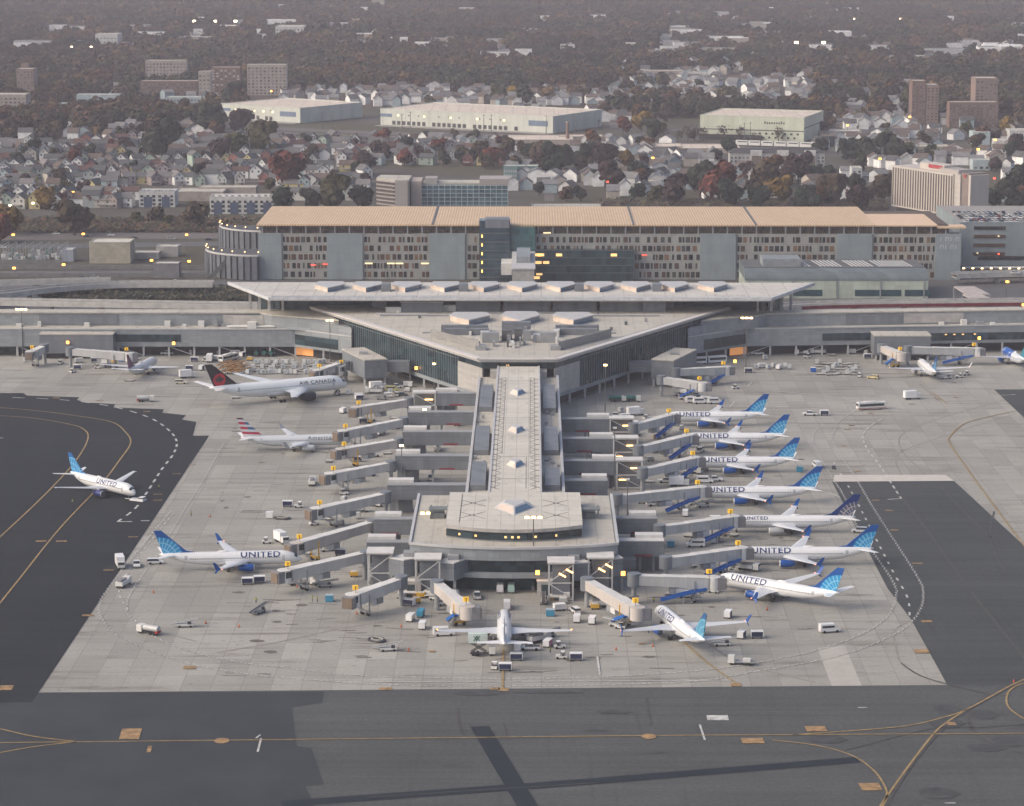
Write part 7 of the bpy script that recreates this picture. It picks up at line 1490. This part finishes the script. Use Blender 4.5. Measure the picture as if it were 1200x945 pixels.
# far houses, too many and too small to tell apart
pal = [M('far_house_white', (.72,.72,.71), .8), M('far_house_grey', (.42,.43,.44), .8), M('far_house_beige', (.38,.34,.30), .8), M('far_house_blue', (.28,.35,.38), .8)]; rpal = [M('far_roof_dark', (.08,.08,.085), .9), M('far_roof_grey', (.17,.17,.175), .9), M('far_roof_brown', (.11,.085,.075), .9)]
FARB = []; mb = FM; rf_h = random.Random(55); FARH = []
for (x0,x1,y0,y1,n) in ((440,724,107,126,120),(720,960,86,128,150),(700,830,66,100,30),(330,480,108,124,40),(590,760,128,150,18),(960,1066,96,150,46),(820,1200,26,90,130),(0,1200,14,60,150),(980,1200,158,200,46),(480,720,30,86,40),(0,260,60,122,44),(150,480,30,60,26),(0,260,150,166,26),(720,860,184,232,16),(860,1040,205,235,22),(960,1200,140,178,34),(600,850,182,232,26),(1160,1200,180,240,5)):
    for i in range(n):
        px, py = rf_h.uniform(x0,x1), rf_h.uniform(y0,y1); p = G(px,py); FARH.append((p[0],p[1]))
        s_ = 1.1 if py < 80 else 1; w_, d, h, rh = rf_h.uniform(7,12)*s_, rf_h.uniform(8,13)*s_, rf_h.uniform(5,8)*s_, rf_h.uniform(2.4,3.8)
        a_, b__ = house_meshes(w_,d,h,rh,rf_h.random() < .6); c_, s2 = cos(rz := rf_h.choice((0,.1,-.1,.5,1.57,-.5))), sin(rz)
        farhouse(p[0], p[1], rz, a_, b__, rf_h)
for px0, px1, y0, y1, n in ((780,1200,8,66,34),(20,520,28,60,26),(520,800,20,70,10),(0,1200,4,24,22)):     # larger flat-roofed blocks far off
    for i in range(n):
        px, py = rf_h.uniform(px0,px1), rf_h.uniform(y0,y1); p = G(px,py); FARB.append((p[0],p[1])); wx, dy, h = rf_h.uniform(8,34), rf_h.uniform(10,22), rf_h.uniform(6,13)
        mb.cm = rf_h.choice((0,0,1,2)); mb.box(p[0]-wx,p[1],0,p[0]+wx,p[1]+dy,h); mb.cm = rf_h.choice((0,5,5)); mb.box(p[0]-wx+.3,p[1]+.3,h,p[0]+wx-.3,p[1]+dy-.3,h+.3)
o = mb.build('distant_houses', pal+rpal); o['kind'] = 'stuff'; o['label'] = 'mass of small distant houses scattered through the far woods'
# ---- trees
def leafmat(name, inst):
    m, nt, b = nmat(name); P, x, y, z = objxyz(nt)
    if inst: col = N(nt, 'ShaderNodeAttribute', attribute_type='INSTANCER', attribute_name='tint').outputs['Color']
    else: col = N(nt, 'ShaderNodeObjectInfo').outputs['Color']
    f = noise_(nt, P, .55, 3., .6); g = N(nt, 'ShaderNodeNewGeometry'); rpi = g.outputs['Random Per Island']
    k = mth(nt, 'ADD', mapr(nt, f, .3, .7, .55, 1.35), mth(nt, 'MULTIPLY', mth(nt, 'SUBTRACT', rpi, .5), .7))
    col = mix(nt, 1., col, N(nt, 'ShaderNodeCombineColor', {0: k, 1: k, 2: k}).outputs[0], 'MULTIPLY')
    nt.links.new(col, b.inputs['Base Color']); b.inputs['Roughness'].default_value = .9; b.inputs['Specular IOR Level'].default_value = .15
    return m
leaf = leafmat('autumn_leaves', False); leafi = leafmat('woodland_leaves', True); bark = M('bark', (.055,.045,.04), .9)
def crown_mesh(seed, n, R=5., H=8.5, z0=3., size=(.7,1.35), mat=leaf, trunk=False, conical=False):
    r = random.Random(seed); V = []; F = []
    lobes = []
    for i in range(r.randint(7,11)):
        a = r.uniform(0,2*pi); q = r.uniform(.15,.75)*R; zz = z0+r.uniform(.18,.85)*H
        lobes.append((q*cos(a), q*sin(a), zz, R*r.uniform(.34,.60)*(1.15-.55*(zz-z0)/H if conical else 1)))
    lobes.append((0,0,z0+H*.55,R*.6))
    for i in range(n):
        lx, ly, lz, lr = r.choice(lobes); d = Vector((r.gauss(0,1),r.gauss(0,1),r.gauss(0,.9)+.25)).normalized()
        p = Vector((lx,ly,lz))+d*lr*r.uniform(.72,1.08); p.z = max(p.z, z0*.75)
        nrm = (d+Vector((r.uniform(-.6,.6),r.uniform(-.6,.6),r.uniform(-.3,.6)))).normalized(); u = nrm.orthogonal().normalized(); u = Matrix.Rotation(r.uniform(0,6.28),3,nrm) @ u; w2 = nrm.cross(u); s1 = r.uniform(*size); s2 = s1*r.uniform(.55,1.)
        o = len(V); V += [tuple(p-u*s1-w2*s2*.6), tuple(p+u*s1*.8-w2*s2), tuple(p+u*s1+w2*s2*.5+nrm*.15), tuple(p-u*s1*.5+w2*s2)]; F.append((o,o+1,o+2,o+3))
    m = MB(); m.add(V,F)
    if trunk: m.cm = 1; m.tube((0,0,0),(0,0,z0+H*.5),.35,.12,5)
    return m.mesh('crown', [mat, bark] if trunk else mat)
def trunk_mesh(seed, z0, H, R):
    r = random.Random(seed); m = MB().tube((0,0,0),(.1,.1,z0+.8),.42,.3,7).tube((.1,.1,z0+.8),(0,.1,z0+H*.7),.28,.08,6)
    for k in range(5):
        a = k*1.26+r.uniform(-.4,.4); m.tube((.1,.1,z0+.4+k*.5),(cos(a)*R*.6,sin(a)*R*.6,z0+H*r.uniform(.35,.7)),.18,.05,5)
    return m.mesh('trunk', bark)
CR = [(crown_mesh(100+i, 520, H=9.5, z0=1.3, mat=leaf), trunk_mesh(i,1.3,9.5,5.)) for i in range(7)]
BARE = [(crown_mesh(200+i, 120, size=(.35,.8), mat=leaf), trunk_mesh(20+i,3.,8.5,5.)) for i in range(2)]
TONES = {'brown': (.066,.050,.034), 'dark': (.030,.033,.025), 'rust-red': (.115,.036,.028), 'olive': (.060,.056,.026), 'dark green': (.022,.034,.024), 'ochre': (.15,.095,.025), 'purple-brown': (.046,.029,.029), 'russet': (.10,.052,.028), 'yellow': (.22,.14,.025), 'grey-brown': (.075,.063,.055)}
NT_ = [0]; rt_ = random.Random(77)
def tree(px, py, wpx, tone, label, grp=None, bare=False, hk=1.):
    p = G(px, py); k = wpx/sc(py)/11.6; t = thing('broadleaf_tree', '%s %s tree, %s' % (tone, 'bare' if bare else 'leafy', label), 'tree', p, rt_.uniform(0,6.28), grp)
    c_, tr = rt_.choice(BARE if bare else CR); t.scale = (k,k,k*hk*rt_.uniform(.92,1.1)); v = rt_.uniform(.85,1.18); cc = TONES[tone]
    o = mobj('crown', c_, t); o.color = (cc[0]*v,cc[1]*v,cc[2]*v,1); mobj('trunk', tr, t); NT_[0] += 1
for a in ((87,276,48,'brown','large, beside the highway in front of the left neighbourhood'),(10,276,40,'ochre','at the left edge beside the highway'),(0,284,34,'rust-red','low, at the left edge below the highway'),(230,268,38,'brown','in front of the white flats'),(160,262,16,'olive','small, left of the white flats'),(183,262,22,'brown','low, before the left part of the white flats'),(198,264,14,'olive','beside the left flats'),(52,245,30,'ochre','among the lower left houses'),(338,224,46,'rust-red','big round one behind the white flats'),(258,192,28,'purple-brown','tall round one among the left houses'),(330,252,34,'dark green','at the right end of the white flats'),(390,248,48,'olive','left of the tan hotel'),(365,250,30,'dark','between the flats and the tan hotel'),(420,246,36,'dark','close left of the tan hotel'),(305,182,44,'olive','wide, behind the left houses'),(277,184,34,'olive','wide, left of centre behind the houses'),(430,205,30,'purple-brown','behind the tan hotel'),(444,190,26,'purple-brown','in front of the railway, left'),(29,222,20,'purple-brown','narrow, among the left houses'),(20,214,16,'rust-red','narrow, among the upper left houses'),(146,182,24,'purple-brown','at the edge of the dark wood'),(190,190,50,'dark','big, edge of the dark wood'),
    (578,196,30,'rust-red','behind the blue hotel'),(564,192,28,'brown','behind the blue hotel, left'),(595,190,28,'brown','right of the blue hotel'),(638,206,34,'purple-brown','left of a clump in the middle distance'),(655,208,40,'dark green','big, in the middle clump'),(632,190,26,'brown','tall, above the middle clump'),(690,200,38,'dark','upper middle clump'),(708,202,40,'purple-brown','right of the upper middle clump'),(713,226,40,'purple-brown','big round one below the middle clump'),(735,198,24,'ochre','right of the middle clump'),(754,196,18,'purple-brown','small round one before white houses'),(745,216,24,'dark green','beside the small lawn'),(664,236,20,'russet','low orange one before the fin building'),(680,236,20,'dark','low, before the fin building'),(748,234,22,'dark green','at the lawn edge'),(770,238,24,'olive','low, behind the garage roof'),(790,240,40,'purple-brown','dark clump behind the garage roof'),
    (820,228,40,'dark','tall, left of the shed'),(842,236,44,'rust-red','left of the pale shed'),(858,244,34,'dark green','beside the pale shed'),(897,236,44,'brown','big, right of the pale shed'),(890,246,28,'dark green','low, right of the shed'),(912,238,36,'ochre','mid, right of the shed'),(935,216,36,'purple-brown','in front of the turreted apartments'),(905,212,30,'russet','in front of the turreted apartments, left'),(978,240,46,'brown','large, between the garage roof and the car lot'),(945,246,34,'dark green','low, behind the garage roof'),(958,242,26,'russet','orange, behind the garage roof'),(1008,250,34,'purple-brown','left of the right hotel'),(1036,235,30,'brown','hard against the right hotel'),(955,210,18,'dark green','small, before the car lot'),(997,190,34,'dark green','behind the car lot'),(1015,192,36,'dark','behind the car lot, right'),(1045,192,40,'dark','left of the tan flat-roofed building'),(962,180,22,'dark','right of the apartments'),(1064,190,24,'olive','behind the right hotel'),(1094,190,16,'olive','small, by the tan building'),(1152,168,22,'russet','round, between white buildings at right'),(1180,156,20,'yellow','golden, beside the brick slab'),(1186,186,20,'dark green','round, at the right edge'),(1166,200,14,'brown','by the pale grey box house'),(1180,236,30,'dark','right of the right hotel'),(1195,232,34,'dark','right edge, beside the hotel'),(1165,246,26,'dark green','right of the hotel foot'),(1192,250,30,'dark','right edge, above the slotted garage'),
    (598,118,18,'yellow','golden, behind the long warehouse'),(612,124,26,'dark','behind the long warehouse'),(585,122,22,'olive','behind the long warehouse, left'),(505,128,16,'olive','behind the long warehouse, far left'),(275,124,30,'dark','behind the left warehouse'),(285,156,34,'purple-brown','before the left warehouse'),(249,158,40,'dark','left of the left warehouse'),(765,164,30,'dark','left of the tall green warehouse'),(752,154,26,'ochre','left of the tall green warehouse, small'),(730,158,22,'rust-red','beside the straight road')):
    tree(a[0],a[1],a[2],a[3],a[4])
for i, (px, py, w_) in enumerate(((806,166,20),(824,166,18),(848,165,20),(866,165,16),(885,168,14),(912,166,18),(780,168,16),(795,168,16))): tree(px,py,w_,'grey-brown','%s of eight in front of the tall green warehouse' % ordw(sorted([806,824,848,866,885,912,780,795]).index(px)+1),'bare trees before the tall warehouse',True)
for zone, n, x0, x1, y0, y1, wmin, wmax, tones in (('left neighbourhood',62,-5,435,168,246,11,22,('brown','dark','olive','purple-brown','dark green','rust-red')),('houses behind the blue hotel',24,436,600,166,200,12,22,('purple-brown','brown','dark','rust-red')),('middle neighbourhood',30,600,850,172,238,12,24,('dark green','purple-brown','brown','dark','russet')),('right-hand streets',46,850,1200,178,250,14,26,('dark','dark green','purple-brown','brown','russet')),('streets by the railway',26,690,1200,140,178,12,22,('dark','purple-brown','olive','grey-brown','brown'))):
    pts = sorted((rt_.uniform(x0,x1), rt_.uniform(y0,y1)) for _ in range(n))
    i = 0
    for px, py in pts:
        if blocked(px, py-4) and zone != 'right-hand streets' or NT_[0] >= 298: continue
        if 1036 < px < 1160 and py > 190 or 855 < px < 970 and py > 178 and py < 206: continue
        i += 1; tree(px, py, rt_.uniform(wmin,wmax), rt_.choice(tones), '%s from left among the %s' % (ordw(i), zone), 'trees among the '+zone)
# the far wood: one mass of tens of thousands of trees, drawn as instances
PROTO_C = bpy.data.collections.new('woodland_kinds')
for i in range(6):
    o = bpy.data.objects.new('woodland_tree', crown_mesh(300+i, 150, R=5.4, H=8.5, z0=2.5, size=(1.0,1.9), mat=leafi, trunk=True)); PROTO_C.objects.link(o)
pv = []; tint = []; siz = []; rw = random.Random(99)
HG = {}
for x, y in FARH: HG.setdefault((int(x//30), int(y//30)), []).append((x,y))
WB = [(p.location.x,p.location.y) for p in COL.objects if p.type == 'EMPTY' and p.parent is None and p.get('category') in ('apartment block','apartment tower','building','school','warehouse') and p.location.y > 1900]
palw = [(c[0]*1.05,c[1]*1.02,c[2]*.92) for c in [(.028,.033,.025),(.040,.043,.028),(.060,.056,.032),(.052,.044,.036),(.066,.050,.038),(.062,.040,.035),(.082,.044,.030),(.092,.062,.032)]]
whs = []
for l, c_, r in (((259,139),(352,145),(412,137)),((446,147),(648,157),(700,148)),((820,163),(942,166.5),(977,158))):
    a_, b__, d = Vector(G(*l)[:2]), Vector(G(*c_)[:2]), Vector(G(*r)[:2]); u = (b__-a_); L = u.length; u.normalize(); whs.append((a_,u,L,Vector((-u.y,u.x)),(d-b__).length))
def in_wh(x, y):
    for a_, u, L, v, W in whs:
        q = Vector((x,y))-a_; s1, s2 = q.dot(u), q.dot(v)
        if -8 < s1 < L+8 and -14 < s2 < W+8: return True
    return False
def wood(x, y, dens):
    f = .5+.5*noise.noise(Vector((x*.0035,y*.0035,3))); g_ = .5+.5*noise.noise(Vector((x*.012,y*.012,9)))
    if f*.6+g_*.4 > dens: return
    k = (int(x//30), int(y//30))
    for dx in (-1,0,1):
        for dy in (-1,0,1,2,3):
            for hx, hy in HG.get((k[0]+dx,k[1]+dy), ()):
                if abs(hx-x) < 9 and -16 < y-hy < 9 or abs(hx-x) < 6+(y > 3200)*4 and -60 < y-hy < 0: return
    if in_wh(x, y): return
    for hx, hy in FARB:
        if abs(hx-x) < 20 and -130 < y-hy < 18: return
    for hx, hy in WB:
        if abs(hx-x) < 26 and -90 < y-hy < 20: return
    h_ = noise.noise(Vector((x*.009,y*.006,20)))+.5*noise.noise(Vector((x*.03,y*.02,5))); c_ = palw[min(7,max(0,int((h_*.9+.46-x*.00016)*8+rw.uniform(-3,3))))]; v = .9*rw.uniform(.5,1.5)*(1+.6*noise.noise(Vector((x*.006,y*.004,40))))
    pv.append((x,y,-.1)); tint.append((c_[0]*v,c_[1]*v,c_[2]*v,1)); siz.append(rw.uniform(.6,1.55)*(1.15 if y > 3500 else 1))
def band(D0, D1, dens, step, xl=None, xr=None):
    y = D0
    while y < D1:
        lo_ = -(.21*y+60) if xl is None else xl(y); hi = (.205*y+60) if xr is None else xr(y); x = lo_
        while x < hi: wood(x+rw.uniform(-.5,.5)*step, y+rw.uniform(-.5,.5)*step, dens); x += step
        y += step
XP = lambda px: (lambda y: CAMX+((px-600)/FOC)*(y*cos(TH)+CAMH*sin(TH))-y*sin(PSI))
band(G(600,165)[1], G(600,128)[1], .95, 8.5, None, XP(255)); band(G(600,128)[1], G(600,104)[1], .46, 9.5, None, XP(330)); band(G(600,126)[1], G(600,106)[1], .42, 9.5, XP(330), XP(730)); band(G(600,106)[1], G(600,86)[1], .86, 9.5, None, XP(740)); band(G(600,150)[1], G(600,84)[1], .50, 9.5, XP(720), XP(960)); band(G(600,150)[1], G(600,84)[1], .72, 9.5, XP(960), None)
band(G(600,178)[1], G(600,150)[1], .40, 9., XP(960), None)
band(G(600,86)[1], G(600,50)[1], .78, 11, None, None); band(G(600,50)[1], 5900, .76, 14, None, None); band(5900, 9200, .8, 26, None, None)
me = bpy.data.meshes.new('woodland_points'); me.from_pydata(pv, [], [])
at_ = me.attributes.new('tint', 'FLOAT_COLOR', 'POINT'); at_.data.foreach_set('color', [v for c_ in tint for v in c_])
at2 = me.attributes.new('size', 'FLOAT', 'POINT'); at2.data.foreach_set('value', siz)
wo_ = bpy.data.objects.new('far_woodland', me); COL.objects.link(wo_); wo_['kind'] = 'stuff'; wo_['label'] = 'far autumn woods reading as one brown mass'
ng = bpy.data.node_groups.new('woodland_scatter', 'GeometryNodeTree'); ng.interface.new_socket('Geometry', in_out='INPUT', socket_type='NodeSocketGeometry'); ng.interface.new_socket('Geometry', in_out='OUTPUT', socket_type='NodeSocketGeometry')
gi = ng.nodes.new('NodeGroupInput'); go = ng.nodes.new('NodeGroupOutput'); ci = ng.nodes.new('GeometryNodeCollectionInfo'); ci.inputs['Collection'].default_value = PROTO_C; ci.inputs['Separate Children'].default_value = True; ci.inputs['Reset Children'].default_value = True
ip = ng.nodes.new('GeometryNodeInstanceOnPoints'); ip.inputs['Pick Instance'].default_value = True
na = ng.nodes.new('GeometryNodeInputNamedAttribute'); na.data_type = 'FLOAT'; na.inputs['Name'].default_value = 'size'
ri = ng.nodes.new('FunctionNodeRandomValue'); ri.data_type = 'INT'; ri.inputs[4].default_value = 0; ri.inputs[5].default_value = 5
rr_ = ng.nodes.new('FunctionNodeRandomValue'); rr_.data_type = 'FLOAT_VECTOR'; rr_.inputs[0].default_value = (0,0,0); rr_.inputs[1].default_value = (0,0,6.28)
m2p = ng.nodes.new('GeometryNodeMeshToPoints')
ln = ng.links.new; ln(gi.outputs[0], m2p.inputs['Mesh']); ln(m2p.outputs[0], ip.inputs['Points']); ln(ci.outputs[0], ip.inputs['Instance']); ln(ri.outputs[2], ip.inputs['Instance Index']); ln(rr_.outputs[0], ip.inputs['Rotation']); ln(na.outputs[0], ip.inputs['Scale']); ln(ip.outputs[0], go.inputs[0])
md = wo_.modifiers.new('scatter', 'NODES'); md.node_group = ng
for o in COL.objects:
    if o.get('label') and len(o['label'].split()) > 16: print('LONG', o.name, o['label'])
print('WOOD', len(pv), 'HOUSES', NH[0], 'TREES', NT_[0])
psheet('woodland_floor', [(-300,166),(255,166),(258,126),(740,126),(740,90),(1500,90),(1500,2),(-300,2)], -.10, woodfloor)
# shrub bank and verge plants behind the left wing
def shrubs(name, px0, px1, y0, y1, n, tones, size, label, z=.6):
    r = random.Random(n); groups = {}
    mb = MB()
    for i in range(n):
        p = G(r.uniform(px0,px1), r.uniform(y0,y1)); hgt = r.uniform(.2,2.6)*z*(1+.6*noise.noise(Vector((p[0]*.1,p[1]*.1,0)))); nrm = Vector((r.uniform(-1,1),r.uniform(-1,.3),1)).normalized(); u = nrm.orthogonal().normalized(); w2 = nrm.cross(u); s1 = r.uniform(*size); q = Vector((p[0],p[1],hgt))
        mb.cm = r.randrange(len(tones)); mb.add([q-u*s1-w2*s1*.7, q+u*s1-w2*s1, q+u*s1*.7+w2*s1, q-u*s1*.8+w2*s1*.6], [(0,1,2,3)])
    o = mb.build(name, [M('shrub_'+t, TONES[t], .9, var=.35, scale=.8) for t in tones]); o['kind'] = 'stuff'; o['label'] = label
shrubs('shrubbery', 40, 300, 339, 354, 7000, ['olive','dark','brown','dark green'], (.4,1.0), 'dark overgrown shrub bank below the curved ramp', 1.1)
shrubs('undergrowth', -20, 330, 258, 273, 7000, ['brown','olive','dark','russet'], (.5,1.3), 'brown scrub along the highway verge', .9)
shrubs('undergrowth', 700, 1040, 236, 252, 6000, ['brown','olive','dark','purple-brown'], (.5,1.4), 'scrub behind the long garage', 1.)
# cars too small to show parts
car1 = MB(); profile(car1, [(-2.2,.3),(2.2,.3),(2.25,.75),(1.2,.95),(-1.9,1.0),(-2.25,.85)], 1.8); car1.cm = 1; profile(car1, [(1.1,.95),(.3,1.4),(-1.2,1.4),(-1.95,1.0)], 1.75, 1.45); car1.cm = 0; car1.box(-1.15,-.72,1.4,.28,.72,1.46); car1m = car1.mesh('parked_car', [carpaint, glassd])
CC = [((.62,.62,.62),'white')]*4+[((.35,.36,.37),'silver')]*2+[((.03,.03,.035),'black')]*2+[((.12,.12,.13),'grey'),((.02,.05,.14),'blue'),((.20,.02,.02),'red')]
rc_ = random.Random(41)
def scar(x, y, z, rz, label, grp=None):
    c_, nm = rc_.choice(CC); o = mobj('parked_car' if grp else 'moving_car', car1m, None, (x,y,z), rz); o.color = (*c_,1); tag(o, nm+' car, '+label, 'car', grp); return o
for r in range(6):
    y = 1439+r*7.2+ (r//2)*3
    for i in range(24):
        x = gx2(1127)+2.5+i*2.75
        if rc_.random() < .1: continue
        scar(x, y, 23.12, pi/2+rc_.choice((0,pi)), '%s from left, %s row on the slotted garage roof' % (ordw(i+1), ordw(r+1)), 'cars on the roof of the slotted garage')
for i, (px, py, z, h_) in enumerate(((96,329-2,0,0),(111,328-2,0,0),(206,331,0,0),(3,291,0,0),(66,275,0,.1),(102,278,0,0),(130,276.5,0,0),(201,281,0,0),(158,280,0,0),(245,282,0,0),(148,270,0,.1),(143,268,0,.1),(43,355-4,8.1,0),(919,327,0,0),(1107,327,0,0),(1190,321,5.1,0),(1195,325,0,0))): scar(*G(px,py,z)[:2], z, h_, 'on the roads behind the terminal, %s counting from the left' % ordw(sorted([96,111,206,3,66,102,130,201,158,245,148,143,43,919,1107,1190,1195]).index(px)+1))
p = G(68,276); o = PROTO['boxtruck'] if 'boxtruck' in PROTO else None
for k, (px, n_, s_) in enumerate(((252,8,-1),(926,6,1))):
    for i in range(n_):
        x = (-(165)+i*6.0) if s_ < 0 else (128+i*9.5); scar(x, 1200+ (i%2)*6, 8.62, 0, '%s from left on the drop-off deck at the %s of the canopy' % (ordw(i+1), 'left' if s_ < 0 else 'right'), 'cars on the drop-off decks')
i = 0
for px, py in sorted((rc_.uniform(960,1036), rc_.uniform(203,212)) for _ in range(40)): i += 1; scar(*G(px,py)[:2], 0, rc_.choice((0,1.57)), '%s from left in the car lot before the right hotel' % ordw(i), 'cars in the lot by the right hotel')
i = 0
for px, py in sorted((rc_.uniform(100,330), rc_.uniform(252,262)) for _ in range(20)): i += 1; scar(*G(px,py)[:2], 0, rc_.choice((0,.1)), '%s from left parked before the white flats' % ordw(i), 'cars before the white flats')
for k, (py, x0, x1, n) in enumerate(((229.5,0,150,5),(212.5,0,430,12),(197.5,0,430,12),(184,0,430,10),(183,450,590,6),(207,605,845,10),(190.5,605,845,10))):
    for i, px in enumerate(sorted(rc_.uniform(x0,x1) for _ in range(n))): scar(*G(px,py+rc_.choice((-.35,.35)))[:2], 0, 0, '%s from left along the %s street, %s' % (ordw(i+1), ordw(k+1), 'left of the hotel' if x1 < 435 else 'behind the hotel' if x1 < 600 else 'right of the hotel'), 'cars along the town streets')
# street lamps
def street_lamp(px, py, h, label, mat=lampo, big=.5, pole=True):
    p = G(px, py, h); t = thing('street_lamp', label, 'street lamp', (p[0],p[1],0)); MB().tube((0,0,0),(0,0,h),.14,.09,6).build('pole', dsteel, t, **kw); MB().bar((0,0,h-.1),(0,-1.3,h),.12,.12).build('arm', dsteel, t, **kw); MB().box(-big,-1.3-big,h-big*.6,big,-1.3+big,h+big*.6).build('lamp_head', mat, t, **kw)
pts = [(16,275),(98,274),(17,314),(75,310),(178,305),(222,306),(219,275),(1,241),(12,241),(39,238),(77,238),(86,225),(1180,330),(1199,357),(1,252),(1056,309),(1166,164),(712,213),(765,185),(1146,175),(1160,222),(1165,209),(228,25),(252,25),(276,25),(933,50),(965,50),(84,55),(107,55),(1001,22),(1055,22),(993,147),(1066,137),(730,113),(705,98),(280,109),(318,107),(152,131),(138,126),(1031,186),(653,338)]
srt = sorted(pts)
for px, py in pts:
    far = py < 60; white_l = py < 60 or (px, py) in ((1,241),(12,241),(39,238),(77,238)); red_l = (px, py) in ((1160,222),(1165,209),(712,213))
    street_lamp(px, py, 16 if far else 9, 'lit %s street lamp, %s counting all lit ones from the left' % ('red signal' if red_l else 'white' if white_l else 'amber', ordw(srt.index((px,py))+1)), redlamp if red_l else EM('white_flood', (1.,.74,.42), 10.) if white_l else lampo, 2.2 if py in (25,50) else 1.1 if far else .7 if py > 200 else .9)  # farthest floodlight heads oversized, their bloom built into the size
